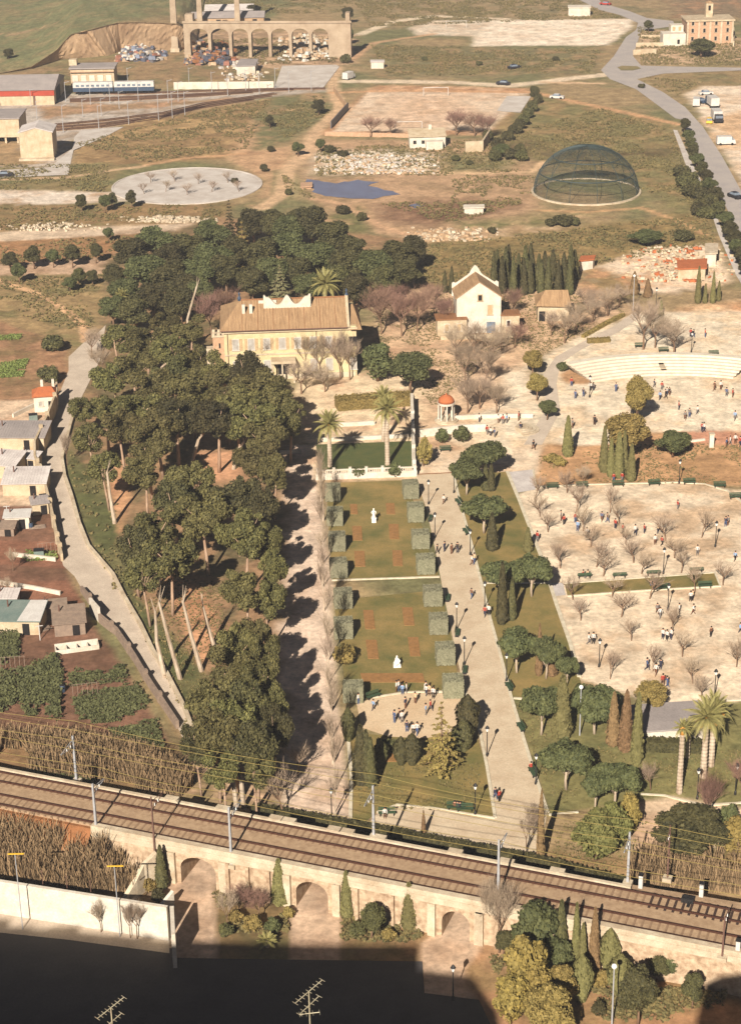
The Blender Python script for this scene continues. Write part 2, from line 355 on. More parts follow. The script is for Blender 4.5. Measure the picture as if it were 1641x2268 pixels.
# ------------------------------------------------------------------ ground survey: (outline, colour, second colour, edge softness in m, roughness of the cover in m)
DRY, GRN, SOIL, TAN, SANDC, DARKSOIL = S(150, 122, 80), S(112, 106, 64), S(172, 128, 88), S(190, 154, 114), S(212, 190, 158), S(112, 72, 48)
ZONES = [
 # far fields
 ([(-300, -120), (420, -120), (420, 60), (200, 130), (-300, 180)], S(112, 110, 68), S(136, 116, 74), 6, 0.15),
 ([(0, 160), (240, 128), (400, 110), (610, 150), (600, 190), (0, 190)], S(146, 114, 74), S(112, 100, 60), 5, 0.3),
 ([(420, 70), (780, 70), (800, 130), (740, 150), (600, 150), (430, 130)], S(150, 118, 84), S(190, 150, 110), 4, 0.3),
 ([(820, 100), (1340, 110), (1320, 165), (860, 172), (800, 130)], S(118, 106, 66), S(152, 118, 76), 5, 0.25),
 ([(780, -100), (1700, -100), (1700, 45), (800, 60)], S(150, 122, 82), S(118, 106, 68), 8, 0.2),
 ([(1440, -60), (1700, -60), (1700, 40), (1500, 40)], S(128, 104, 74), S(160, 116, 78), 5, 0.2),
 # railway yard
 ([(-60, 215), (330, 203), (720, 196), (720, 204), (620, 212), (450, 238), (270, 275), (160, 312), (152, 388), (-60, 392)], S(178, 162, 146), S(154, 130, 106), 2, 0.0),
 ([(90, 236), (320, 228), (560, 214), (430, 232), (250, 246), (90, 262)], S(150, 116, 78), S(176, 130, 92), 2, 0.05),
 ([(-60, 300), (46, 300), (60, 352), (100, 362), (-60, 372)], S(164, 128, 84), S(140, 112, 72), 2, 0.1),
 ([(165, 318), (290, 272), (480, 238), (610, 218), (570, 262), (545, 330), (500, 352), (310, 364), (160, 385)], S(138, 106, 64), S(168, 132, 80), 2, 0.35),
 ([(560, 262), (610, 218), (712, 204), (740, 250), (650, 310), (575, 332), (545, 330)], S(110, 104, 62), S(160, 124, 82), 2, 0.3),
 ([(500, 352), (560, 262), (570, 300), (560, 335), (650, 320), (620, 420), (560, 455), (590, 400)], S(186, 142, 98), S(166, 124, 84), 2, 0.0),
 ([(610, 380), (650, 370), (690, 420), (640, 445), (600, 430)], S(140, 122, 78), S(110, 106, 62), 2, 0.25),
 ([(-60, 372), (240, 362), (320, 368), (250, 400), (260, 430), (-60, 425)], S(134, 112, 68), S(112, 106, 62), 2, 0.25),
 ([(-60, 420), (250, 425), (290, 445), (-60, 462)], S(206, 186, 164), S(176, 140, 104), 1.5, 0.1),
 ([(-60, 455), (520, 450), (500, 480), (480, 500), (-60, 520)], S(146, 112, 68), S(118, 100, 58), 1.5, 0.3),
 ([(-60, 515), (470, 492), (480, 500), (440, 512), (-60, 540)], S(196, 168, 136), S(176, 144, 112), 1, 0.0),
 ([(-60, 538), (440, 512), (300, 545), (240, 575), (-60, 590)], S(160, 112, 66), S(138, 102, 60), 1, 0.2),
 ([(-60, 588), (240, 570), (240, 610), (-60, 615)], S(182, 146, 112), S(164, 126, 92), 1, 0.0),
 ([(-60, 612), (240, 606), (235, 690), (190, 780), (-60, 700)], S(150, 120, 74), S(118, 104, 60), 1.5, 0.25),
 # the sports fields and the waste ground round the cage
 ([(690, 300), (830, 188), (1180, 195), (1180, 250), (1110, 300)], S(176, 126, 82), S(196, 150, 106), 2, 0.0),
 ([(735, 292), (815, 203), (1172, 206), (1088, 288)], S(206, 176, 144), S(188, 152, 116), 0.8, 0.0),
 ([(880, 215), (1040, 210), (1000, 285), (850, 285)], S(196, 156, 118), S(206, 170, 136), 8, 0.0),
 ([(1060, 60), (960, 46), (1400, 42), (1400, 60), (1345, 100), (1045, 102)], S(222, 200, 172), S(206, 178, 148), 1.5, 0.0),
 ([(905, 62), (965, 46), (1080, 46), (1060, 80), (920, 78)], S(206, 184, 156), S(190, 160, 128), 2, 0.0),
 ([(1080, 300), (1180, 200), (1330, 235), (1490, 270), (1510, 360), (1560, 470), (1500, 520), (1420, 400), (1180, 360)], S(120, 108, 62), S(146, 116, 70), 3, 0.3),
 ([(1090, 320), (1200, 310), (1180, 340), (1480, 330), (1480, 350), (1090, 350)], S(112, 88, 54), S(96, 84, 50), 5, 0.4),
 ([(690, 310), (1060, 310), (1180, 360), (1200, 460), (1000, 545), (820, 520), (690, 440), (660, 380)], S(176, 136, 96), S(150, 118, 80), 3, 0.1),
 ([(700, 335), (870, 330), (980, 345), (960, 380), (700, 388)], S(212, 192, 164), S(140, 120, 78), 4, 0.15),
 ([(980, 340), (1160, 345), (1120, 375), (980, 385)], S(120, 112, 68), S(160, 130, 86), 3, 0.25),
 ([(840, 455), (1000, 440), (1160, 445), (1090, 480), (960, 500), (850, 490)], S(112, 78, 54), S(150, 110, 76), 5, 0.2),
 ([(1000, 490), (1290, 470), (1300, 495), (1000, 525)], S(120, 110, 62), S(176, 140, 96), 4, 0.25),
 ([(880, 520), (1240, 500), (1260, 520), (950, 552)], S(196, 160, 120), S(160, 124, 82), 3, 0.1),
 ([(940, 540), (1300, 500), (1570, 470), (1600, 560), (1300, 590), (1180, 640), (920, 640)], S(140, 112, 62), S(116, 98, 54), 3, 0.3),
 ([(720, 480), (800, 450), (830, 510), (760, 540)], S(112, 104, 58), S(186, 140, 96), 2, 0.3),
 # east side of the road
 ([(1400, 160), (1700, 150), (1700, 230), (1560, 230), (1500, 215)], S(146, 118, 74), S(118, 104, 62), 3, 0.2),
 ([(1515, 205), (1560, 190), (1700, 190), (1700, 500), (1600, 330), (1530, 230)], S(216, 190, 160), S(200, 166, 130), 1.5, 0.0),
 ([(1560, 262), (1700, 236), (1700, 330), (1600, 330)], S(206, 164, 118), S(190, 148, 104), 4, 0.05),
 ([(1410, 60), (1700, 90), (1700, 130), (1420, 150)], S(190, 152, 112), S(140, 116, 74), 2, 0.1),
 # rubble yard and grounds north of the esplanade
 ([(1290, 600), (1400, 560), (1580, 540), (1625, 620), (1500, 650), (1320, 650)], S(218, 188, 154), S(200, 160, 120), 2, 0.1),
 ([(1280, 600), (1300, 590), (1420, 620), (1420, 650), (1300, 660)], S(140, 112, 66), S(180, 130, 84), 3, 0.2),
 ([(1480, 690), (1700, 660), (1700, 800), (1640, 790), (1600, 720)], S(196, 138, 88), S(210, 166, 118), 3, 0.05),
 # park ground
 ([(840, 640), (1300, 640), (1400, 690), (1200, 800), (1200, 1000), (900, 1000), (820, 860)], S(198, 158, 116), S(176, 134, 96), 3, 0.05),
 ([(960, 940), (1180, 870), (1200, 790), (1290, 740), (1420, 690), (1700, 690), (1700, 975), (1200, 1020), (1100, 1010), (960, 965)], SANDC, S(208, 176, 136), 1.5, 0.0),
 ([(1000, 760), (1120, 760), (1140, 900), (960, 940)], S(206, 168, 128), S(186, 146, 108), 4, 0.0),
 ([(1110, 830), (1180, 800), (1180, 930), (1110, 930)], SANDC, S(206, 172, 134), 2, 0.0),
 ([(1190, 985), (1330, 985), (1420, 958), (1700, 955), (1700, 1082), (1500, 1068), (1190, 1078), (1180, 1040)], S(186, 136, 86), S(166, 122, 74), 0.8, 0.05),
 ([(1500, 960), (1560, 950), (1700, 965), (1700, 985), (1500, 985)], S(190, 128, 92), S(176, 118, 82), 1.0, 0.0),
 ([(1280, 805), (1290, 800), (1325, 840), (1300, 850), (1255, 850), (1240, 830)], S(190, 140, 92), S(170, 124, 78), 0.7, 0.05),
 ([(1140, 1095), (1200, 1076), (1510, 1070), (1700, 1095), (1700, 1560), (1480, 1568), (1285, 1505), (1215, 1290)], S(212, 186, 152), S(186, 152, 114), 0.5, 0.0),
 ([(620, 985), (690, 985), (735, 1280), (745, 1530), (780, 1830), (600, 1830), (600, 985)], S(206, 176, 148), S(186, 152, 122), 0.6, 0.0),
 ([(640, 830), (960, 830), (915, 1060), (700, 1060), (660, 920)], S(212, 182, 140), S(190, 150, 112), 2, 0.0),
 ([(1000, 1000), (1200, 985), (1190, 1050), (920, 1060), (920, 985)], S(214, 186, 152), S(196, 162, 124), 0.8, 0.0),
 # the wood
 ([(240, 560), (480, 480), (930, 530), (930, 640), (800, 660), (480, 830), (640, 880), (620, 1700), (430, 1700), (170, 1180), (150, 930), (220, 780)], S(150, 112, 74), S(106, 90, 56), 2, 0.05),
 ([(155, 1000), (250, 1080), (275, 1150), (260, 1230), (300, 1310), (450, 1480), (440, 1580), (410, 1590), (250, 1270), (170, 1160), (145, 1060)], S(88, 88, 46), S(104, 96, 54), 0.8, 0.15),
 ([(240, 1010), (275, 1010), (290, 1100), (265, 1180), (245, 1100)], S(196, 142, 92), S(176, 122, 78), 0.8, 0.0),
 ([(370, 1250), (440, 1300), (480, 1360), (480, 1450), (440, 1470), (380, 1330)], S(196, 138, 90), S(172, 118, 74), 0.8, 0.0),
 ([(440, 1000), (540, 1000), (540, 1060), (460, 1070)], S(200, 142, 96), S(176, 122, 80), 1, 0.0),
 # allotments
 ([(-60, 690), (150, 760), (160, 830), (120, 900), (-60, 900)], S(156, 112, 74), S(122, 96, 58), 1.0, 0.15),
 ([(-60, 890), (140, 880), (100, 1010), (110, 1130), (-60, 1130)], S(206, 172, 136), S(176, 138, 104), 0.8, 0.0),
 ([(-60, 1120), (115, 1120), (140, 1250), (200, 1370), (330, 1560), (390, 1670), (-60, 1640)], S(126, 86, 62), S(104, 72, 50), 0.6, 0.08),
 ([(-60, 1195), (135, 1200), (150, 1260), (-60, 1245)], S(140, 90, 62), S(120, 76, 52), 0.3, 0.06),
 ([(-60, 1295), (150, 1285), (190, 1345), (-60, 1335)], S(140, 90, 62), S(120, 76, 52), 0.3, 0.06),
 ([(-60, 1620), (390, 1650), (430, 1760), (300, 1745), (-60, 1690)], S(140, 104, 64), S(110, 84, 52), 1, 0.15),
 ([(420, 1690), (640, 1700), (620, 1790), (430, 1760)], S(120, 98, 58), S(190, 150, 112), 1.5, 0.05),
 # south of the viaduct
 ([(-60, 1780), (330, 1840), (345, 1990), (-60, 1940)], S(130, 98, 60), S(100, 80, 48), 0.8, 0.15),
 ([(340, 1880), (480, 1900), (1000, 2000), (1200, 2060), (1100, 2300), (340, 2300)], S(190, 156, 124), S(172, 136, 104), 0.8, 0.0),
 ([(475, 1960), (645, 2000), (640, 2100), (630, 2320), (480, 2320), (480, 2080)], S(122, 96, 56), S(100, 88, 48), 0.3, 0.1),
 ([(755, 2010), (985, 2050), (930, 2090), (925, 2320), (760, 2320)], S(150, 112, 70), S(122, 100, 56), 0.3, 0.1),
 ([(1030, 2150), (1090, 2060), (1640, 2160), (1700, 2320), (1090, 2320)], S(166, 118, 74), S(140, 108, 64), 0.6, 0.1),
 ([(1080, 2060), (1330, 2080), (1340, 2150), (1080, 2140)], S(186, 142, 98), S(150, 112, 72), 1, 0.1),
 ([(-60, 1990), (376, 2050), (376, 2320), (-60, 2320)], S(206, 184, 160), S(186, 160, 134), 0.3, 0.0),
 # park's south-east corner
 ([(1130, 1545), (1310, 1555), (1480, 1570), (1700, 1545), (1700, 1790), (1490, 1765), (1390, 1780), (1215, 1805)], S(122, 112, 60), S(98, 96, 52), 0.5, 0.1),
 ([(1390, 1780), (1490, 1765), (1700, 1800), (1700, 1880), (1400, 1880)], S(208, 176, 138), S(190, 150, 112), 0.6, 0.0),
 ([(1200, 1880), (1400, 1900), (1700, 1880), (1700, 1990), (1200, 1960)], S(150, 116, 70), S(120, 98, 56), 1, 0.1),
]
TRACKS = [  # trodden or driven tracks: line, width in m, colour
 ([(745, 150), (735, 190), (755, 240), (700, 290), (668, 345), (640, 372), (625, 430), (580, 460)], 4.0, S(200, 158, 114)),
 ([(700, 330), (670, 350)], 3.0, S(200, 158, 114)),
 ([(770, 180), (1000, 182), (1130, 190), (1340, 165)], 5.0, S(214, 186, 152)),
 ([(735, 205), (900, 200), (1180, 205), (1250, 220), (1340, 240), (1500, 275)], 3.0, S(196, 142, 92)),
 ([(800, 75), (870, 48), (960, 35), (1120, 42)], 4.0, S(212, 186, 152)),
 ([(780, 130), (830, 95), (960, 75)], 3.0, S(186, 140, 96)),
 ([(320, 366), (420, 350), (540, 340)], 2.0, S(190, 140, 92)),
 ([(0, 620), (80, 650), (150, 690), (185, 720), (190, 755)], 1.8, S(206, 156, 106)),
 ([(690, 440), (760, 452), (840, 500), (900, 520)], 2.0, S(196, 148, 104)),
 ([(1200, 360), (1180, 380), (1000, 385), (880, 380)], 2.0, S(206, 164, 116)),
 ([(1190, 465), (1300, 470), (1420, 460), (1500, 490), (1560, 520)], 1.6, S(190, 142, 90)),
 ([(1335, 185), (1200, 182)], 2.5, S(206, 164, 120)),
 ([(0, 60), (60, 68), (180, 50)], 1.2, S(170, 132, 92)),
 ([(0, 398), (150, 392), (320, 368)], 2.0, S(196, 156, 112)),
]
def sdist(px, py, pts, closed=True):
    """distance to the outline, negative inside when closed"""
    d2 = np.full(px.shape, 1e18); ins = np.zeros(px.shape, bool); N = len(pts)
    for i in range(N if closed else N - 1):
        a, b = pts[i], pts[(i + 1) % N]; ex, ey = b[0] - a[0], b[1] - a[1]
        wx, wy = px - a[0], py - a[1]
        t = np.clip((wx * ex + wy * ey) / (ex * ex + ey * ey + 1e-12), 0, 1)
        d2 = np.minimum(d2, (wx - ex * t) ** 2 + (wy - ey * t) ** 2)
        if closed:
            c = ((a[1] <= py) & (b[1] > py)) | ((b[1] <= py) & (a[1] > py))
            xi = a[0] + (py - a[1]) / (ey if abs(ey) > 1e-9 else 1e-9) * ex
            ins ^= c & (px < xi)
    d = np.sqrt(d2)
    return np.where(ins, -d, d) if closed else d
def sst(x): x = np.clip(x, 0, 1); return x * x * (3 - 2 * x)
ZW = [([tuple(P(a, b)[:2]) for a, b in z[0]],) + z[1:] for z in ZONES]
TW = [([tuple(P(a, b)[:2]) for a, b in t[0]],) + t[1:] for t in TRACKS]
def survey(x, y):
    n1 = fbm(x, y, 22, 3); n2 = fbm(x, y, 5, 11); n3 = fbm(x, y, 1.6, 23, 3)
    k = sst((n1 - 0.35) / 0.3 + (n2 - 0.5) * 0.8)[:, None]
    col = np.array(DRY)[None] * (1 - k) + np.array(GRN)[None] * k
    scr = np.full(x.shape, 0.2)
    wob = (n2 - 0.5) * 2.0 + (n3 - 0.5)
    for pts, ca, cb, soft, sr in ZW:
        xs = [p[0] for p in pts]; ys = [p[1] for p in pts]; q = soft * 2 + 1
        sel = (x > min(xs) - q) & (x < max(xs) + q) & (y > min(ys) - q) & (y < max(ys) + q)
        if not sel.any(): continue
        d = sdist(x[sel], y[sel], pts)
        a = sst(0.5 - d / (soft * 2) + wob[sel] * 0.55 * min(1.0, soft))
        kk = sst((n2[sel] - 0.42) / 0.22 * 0.6 + (n3[sel] - 0.45) * 0.9)[:, None]
        cc = np.array(ca)[None] * (1 - kk) + np.array(cb)[None] * kk
        col[sel] = col[sel] * (1 - a[:, None]) + cc * a[:, None]; scr[sel] = scr[sel] * (1 - a) + sr * a
    for pts, wd, ca in TW:
        d = sdist(x, y, pts, False)
        a = sst(1.0 - (d - wd * 0.3) / (wd * 0.4) + wob * 0.3) * 0.85
        col = col * (1 - a[:, None]) + np.array(ca)[None] * a[:, None]; scr = scr * (1 - a)
    br = 0.86 + 0.28 * n3
    lum = col.mean(1, keepdims=True); col = lum + (col - lum) * 0.82
    return col * np.array([[1.0, 1.004, 0.985]]) * br[:, None] * 1.08, scr
def grid(x0, x1, y0, y1, st):
    nx, ny = int(round((x1 - x0) / st)) + 1, int(round((y1 - y0) / st)) + 1
    X, Y = np.meshgrid(np.linspace(x0, x1, nx), np.linspace(y0, y1, ny)); x, y = X.ravel(), Y.ravel()
    col, scr = survey(x, y)
    z = (fbm(x, y, 1.5, 41, 3) - 0.5) * scr * 1.6 + (fbm(x, y, 9, 51, 2) - 0.5) * scr * 1.6
    for pts in PLATES:      # the ground is graded level under every laid surface
        xs = [p[0] for p in pts]; ys = [p[1] for p in pts]; sel = (x > min(xs) - 2) & (x < max(xs) + 2) & (y > min(ys) - 2) & (y < max(ys) + 2)
        if sel.any():
            k = sdist(x[sel], y[sel], pts) < st * 1.5; zz = z[sel]; zz[k] = np.minimum(zz[k], -0.02); z[sel] = zz
    i = np.arange(nx * ny).reshape(ny, nx); f = np.stack([i[:-1, :-1], i[:-1, 1:], i[1:, 1:], i[1:, :-1]], -1).reshape(-1, 4)
    return np.stack([x, y, z], 1), f, col
def ground(name, parts):
    vs, fs, cs, k = [], [], [], 0
    for v, f, c in parts: vs.append(v); fs.append(f + k); cs.append(c); k += len(v)
    v, f, c = np.concatenate(vs), np.concatenate(fs), np.concatenate(cs)
    me = bpy.data.meshes.new(name); me.vertices.add(len(v)); me.vertices.foreach_set('co', v.ravel())
    me.loops.add(f.size); me.loops.foreach_set('vertex_index', f.ravel()); me.polygons.add(len(f))
    me.polygons.foreach_set('loop_start', np.arange(0, f.size, 4)); me.polygons.foreach_set('loop_total', np.full(len(f), 4))
    me.polygons.foreach_set('use_smooth', np.ones(len(f), bool))
    at = me.color_attributes.new('cover', 'FLOAT_COLOR', 'POINT'); at.data.foreach_set('color', np.concatenate([c, np.ones((len(c), 1))], 1).astype(np.float32).ravel())
    me.materials.append(M['ground_cover']); me.update(); me.validate()
    return structure(obj(name, me))
def outer():
    # the country all round, out to the horizon, joined to the surveyed sheet along its edge
    X = [-6000, -1500, -500, -170.5, 170.5, 500, 1500, 6000]; Y = [-6000, -1500, -300, 120, 420.5, 860, 1300, 3000, 9000]
    vs, fs = [], []
    for yv in Y:
        for xv in X: vs.append((xv, yv, -0.4))
    nx = len(X)
    for j in range(len(Y) - 1):
        for i in range(nx - 1):
            fs.append((j * nx + i, j * nx + i + 1, (j + 1) * nx + i + 1, (j + 1) * nx + i))
    v = np.array(vs, float); c, _ = survey(v[:, 0], v[:, 1])
    return v, np.array(fs), c
PLATES = []
# ------------------------------------------------------------------ laid surfaces
def sheet(name, pts, z, material, kind='structure', jag=0.0):
    q = [P(a, b) for a, b in pts]; PLATES.append([(p.x, p.y) for p in q])
    if jag:
        o = []
        for i in range(len(q)):
            a, b = q[i], q[(i + 1) % len(q)]; n = max(1, int((b - a).length / 1.5))
            for k in range(n):
                p = a.lerp(b, k / n); o.append(p + Vector((rnd.uniform(-jag, jag), rnd.uniform(-jag, jag), 0)))
        q = o
    bm = bmesh.new(); vs = [bm.verts.new((p.x, p.y, z)) for p in q]; f = bm.faces.new(vs); f.normal_update()
    if f.normal.z < 0: f.normal_flip()
    bmesh.ops.triangulate(bm, faces=[f]); me = bpy.data.meshes.new(name); bm.to_mesh(me); bm.free(); me.materials.append(M[material])
    return structure(obj(name, me), kind)
def ellipse(cu, cv, ru, n=40, squash=None):
    c = P(cu, cv); r = ru / pxm(c); return [(c.x + r * math.cos(2 * math.pi * i / n), c.y + r * (squash or 1) * math.sin(2 * math.pi * i / n)) for i in range(n)], c, r
def line(pts, z=0.0): return [P(a, b, z) for a, b in pts]
def kerb(pts, wd=0.3, h=0.14, material='kerb', name='kerb'):
    return structure(MB().ribbon(line(pts), wd, -0.05, h).build(name, material))
WALK_L = [(918, 1050), (945, 1130), (966, 1230), (985, 1330), (1006, 1430), (1028, 1530), (1058, 1600), (1078, 1700), (1096, 1812)]
WALK_R = [(1003, 1048), (1020, 1120), (1045, 1210), (1065, 1290), (1085, 1370), (1110, 1460), (1130, 1540), (1160, 1640), (1185, 1720), (1212, 1800)]
sheet('walkway', WALK_L + [(1015, 1800), (960, 1792), (880, 1784), (835, 1802), (805, 1835), (780, 1900), (1180, 1960)] + WALK_R[::-1], 0.03, 'paving')
kerb(WALK_L[5:], 0.35); kerb(WALK_R, 0.4)
sheet('lawn', [(722, 1070), (893, 1064), (925, 1130), (950, 1220), (972, 1278), (736, 1286), (728, 1180)], 0.035, 'lawn')
sheet('lawn', [(738, 1330), (976, 1307), (1000, 1420), (1020, 1528), (900, 1533), (825, 1545), (768, 1560), (755, 1430)], 0.035, 'lawn')
sheet('lawn', [(768, 1630), (800, 1625), (900, 1634), (1010, 1622), (1058, 1640), (1078, 1700), (1096, 1812), (1015, 1797), (960, 1789), (880, 1781), (835, 1798), (800, 1830), (778, 1830)], 0.035, 'lawn')
sheet('sand_circle', [(790, 1560), (830, 1545), (900, 1534), (980, 1536), (1030, 1548), (1050, 1590), (1020, 1622), (940, 1636), (860, 1632), (800, 1612)], 0.045, 'sand')
kerb([(735, 1286), (973, 1278)], 0.3); kerb([(920, 1051), (1003, 1047)], 0.3, 0.05, 'soil_bed')
kerb([(770, 1622), (778, 1720), (776, 1830)], 0.4); kerb([(825, 1546), (900, 1534), (1022, 1532)], 0.3); kerb([(835, 1800), (880, 1783), (960, 1791), (1096, 1813)], 0.25)
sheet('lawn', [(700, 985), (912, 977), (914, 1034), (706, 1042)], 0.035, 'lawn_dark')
STRIP_R = [(1123, 1045), (1150, 1110), (1200, 1240), (1232, 1340), (1262, 1425), (1282, 1500)]
sheet('lawn', [(1008, 1070), (1040, 1050)] + STRIP_R + [(1300, 1556), (1135, 1545), (1112, 1460), (1087, 1370), (1067, 1290), (1047, 1210), (1022, 1120)], 0.035, 'lawn')
kerb(STRIP_R, 0.5); kerb([(1137, 1547), (1165, 1549)], 0.3); kerb([(1068, 1292), (1218, 1292)], 0.4, 0.1)
sheet('pale_paving', [(1124, 1046), (1180, 1040), (1187, 1084), (1142, 1092)], 0.03, 'roof_metal')
sheet('pale_paving', [(1205, 1293), (1246, 1291), (1252, 1318), (1216, 1322)], 0.03, 'roof_metal')
sheet('lawn', [(1250, 1294), (1400, 1283), (1580, 1270), (1592, 1298), (1420, 1308), (1256, 1320)], 0.035, 'lawn')
kerb([(1250, 1293), (1400, 1282), (1582, 1269), (1594, 1299), (1420, 1309), (1256, 1321)], 0.25)
kerb([(1185, 1079), (1300, 1074), (1500, 1069), (1560, 1073), (1610, 1088), (1650, 1120)], 0.3); kerb([(1180, 1040), (1187, 1084)], 0.25)
kerb([(1475, 1566), (1560, 1556), (1700, 1546)], 0.3); kerb([(1418, 1760), (1470, 1763), (1560, 1785), (1700, 1775)], 0.3); kerb([(1215, 1806), (1280, 1800)], 0.3)
sheet('curved_path', [(1160, 985), (1210, 905), (1203, 830), (1230, 790), (1300, 752), (1360, 722), (1405, 690), (1420, 700), (1370, 735), (1290, 772), (1240, 805), (1232, 850), (1240, 910), (1200, 985)], 0.025, 'road_concrete')
ROADL_L = [k8(760, 0), k8(700, 150), k8(640, 300), k8(640, 400), k8(540, 660), k8(400, 950), k8(400, 1080), k8(480, 1250), k8(560, 1530), k8(640, 1900), k8(700, 2150), m1(640, 0), m1(780, 240), m1(860, 390), m1(1000, 500), m1(1150, 720), m1(1280, 940), m1(1400, 1120), m1(1520, 1290), m1(1560, 1380)]
ROADL_R = [k8(1100, -100), k8(1000, 100), k8(900, 300), k8(830, 450), k8(780, 620), k8(690, 980), k8(720, 1180), k8(790, 1380), k8(880, 1700), k8(980, 1950), m1(970, 0), m1(1060, 180), m1(1200, 420), m1(1310, 650), m1(1430, 850), m1(1580, 1140), m1(1640, 1300)]
sheet('lane', [(185, 760), k8(760, -150)] + ROADL_L + ROADL_R[::-1] + [(235, 720), (215, 740)], 0.03, 'road_concrete')
MB_ = MB().ribbon(line(ROADL_R[3:]), 0.45, -0.1, 0.55)
lw = MB_.build('low_wall', 'stone_pale'); tag(lw, 'low pale stone wall curving along the wooded side of the lane', 'wall')
# main road in the north east
RL = [(1262, -20), (1283, 0), k4(230, 100), k4(430, 150), k4(610, 228), k4(590, 300), k4(490, 370), k4(370, 560), k4(240, 700), k4(330, 790), k4(590, 890), k4(820, 1060), k4(980, 1180), m7(1220, 70), m7(1290, 230), m7(1400, 420), m7(1500, 620), m7(1580, 780), m7(1660, 940), m7(1760, 1150)]
RR = [(1310, -20), k4(250, 30), k4(520, 110), k4(700, 180), k4(960, 210), k4(980, 260), k4(760, 290), k4(640, 310), k4(560, 560), k4(640, 655), k4(1000, 665), (1640, 150), (1700, 152), (1700, 158), (1640, 156), k4(860, 735), k4(600, 790), k4(860, 920), k4(1080, 1070), k4(1160, 1160), m7(1370, 120), m7(1500, 320), m7(1600, 500), m7(1800, 860)]
sheet('main_road', RL + RR[::-1], 0.03, 'asphalt')
sheet('road_island', [k4(405, 675), k4(450, 660), k4(600, 665), k4(640, 685), k4(560, 705), k4(440, 705)], 0.16, 'hill_grass')
sheet('pavement', [m7(1160, 140), m7(1190, 145), m7(1300, 390), m7(1430, 640), m7(1500, 840), m7(1640, 1140), m7(1660, 1260), m7(1600, 1160), m7(1480, 880), m7(1420, 700), m7(1380, 560), m7(1250, 390)], 0.04, 'gravel_white')
# gravel rink, pads, pond
q, c, r = ellipse(415, 411, 165)
PLATES.append(q); me = MB().prism(q, -0.1, 0.06).build('gravel_rink', 'gravel_white'); structure(me)
structure(MB().ribbon([Vector((a, b, 0)) for a, b in q], 0.4, -0.1, 0.16, True).build('kerb', 'gravel_white'))
sheet('sports_pad', [(1100, 246), (1122, 213), (1176, 213), (1152, 250)], 0.06, 'gravel_white')
sheet('pond', [(680, 395), (720, 402), (752, 405), (790, 400), (835, 402), (820, 412), (858, 420), (888, 430), (850, 436), (800, 441), (745, 437), (706, 433), (690, 418)], 0.04, 'water', jag=0.9)
sheet('puddle', [(905, 455), (925, 451), (938, 456), (920, 461)], 0.04, 'water', jag=0.3)
sheet('concrete_slope', [(607, 197), (625, 146), (745, 144), (752, 148), (715, 196)], 0.1, 'gravel_white')
sheet('court_floor_lit', [(-60, 2008), (376, 2080), (376, 2112), (150, 2082), (-60, 2060)], 0.045, 'road_concrete')  # court floor kept pale where the sun reaches, beside the painted shade
sheet('court_floor_shade', [(-60, 2050), (384, 2101), (384, 2420), (-60, 2420)], 0.03, 'ground_shade')  # court floor darkened by colour where the blocks' shadow falls
sheet('shade_sheet', [(383, 2122), (640, 2126), (935, 2130), (940, 2200), (1060, 2215), (1100, 2300), (1100, 2420), (383, 2420)], 0.04, 'ground_shade')  # added dark sheet following the shadow edge, deepens the shade by colour
sheet('yard_slab', k5(20, 970) and [k5(0, 985), k5(430, 960), k5(620, 800), k5(640, 700), k5(700, 640), k5(1060, 615), k5(900, 700), k5(630, 815), k5(585, 1025), k5(0, 1050)], 0.05, 'gravel_white')

ground('ground', [grid(-95, 95, 122, 420, 0.5), grid(-190, 190, 420.02, 860, 1.1), outer()])
# ------------------------------------------------------------------ arched walls
def arched(mb, s0, s1, arches, top, y0, y1, base=0.0, nseg=10):
    """wall from s0 to s1 along local x between depths y0 and y1, pierced by arches (a, b, springing, crown)"""
    cuts = [s0]
    for a, b, sp, cr in arches: cuts += [a, b]
    cuts.append(s1)
    for i in range(0, len(cuts), 2):
        a, b = cuts[i], cuts[i + 1]
        mb.add([(a, y0, base), (b, y0, base), (b, y0, top), (a, y0, top), (a, y1, base), (b, y1, base), (b, y1, top), (a, y1, top)],
               [(0, 1, 2, 3), (5, 4, 7, 6), (3, 2, 6, 7), (4, 0, 3, 7), (1, 5, 6, 2)])
    for a, b, sp, cr in arches:
        xs = [a + (b - a) * (0.5 - 0.5 * math.cos(math.pi * k / nseg)) for k in range(nseg + 1)]
        zs = [sp + (cr - sp) * math.sin(math.pi * k / nseg) for k in range(nseg + 1)]
        for k in range(nseg):
            mb.add([(xs[k], y0, zs[k]), (xs[k + 1], y0, zs[k + 1]), (xs[k + 1], y0, top), (xs[k], y0, top),
                    (xs[k], y1, zs[k]), (xs[k + 1], y1, zs[k + 1]), (xs[k + 1], y1, top), (xs[k], y1, top)],
                   [(0, 1, 2, 3), (5, 4, 7, 6), (3, 2, 6, 7), (0, 4, 5, 1)])
    return mb
# ------------------------------------------------------------------ railway viaduct
BED = 4.5
nA, nB = P(260, 1839, BED + 0.5), P(1585, 2098, BED + 0.5)
d = (nB - nA); d.z = 0; VX = d.normalized(); VY = Vector((-VX.y, VX.x, 0)); VRZ = math.atan2(VX.y, VX.x)
fA = P(820, 1855, BED + 0.4); WID = (fA - nA).dot(VY)
def vloc(p): q = Vector(p) - nA; return q.dot(VX), q.dot(VY)
via = thing('railway_viaduct', 'stone railway viaduct with arches and white coping crossing the park', 'viaduct', (nA.x, nA.y, 0), VRZ)
def sx(u, v, z=0.0): return vloc(P(u, v, z))[0]
sL, sR = -3.0, sx(1600, 2100, BED) + 40
arch = [(sx(388, 1975), sx(470, 1985), 2.0, 3.5), (sx(652, 2015), sx(722, 2030), 1.9, 3.3), (sx(986, 2058), sx(1050, 2064), 1.8, 3.2)]
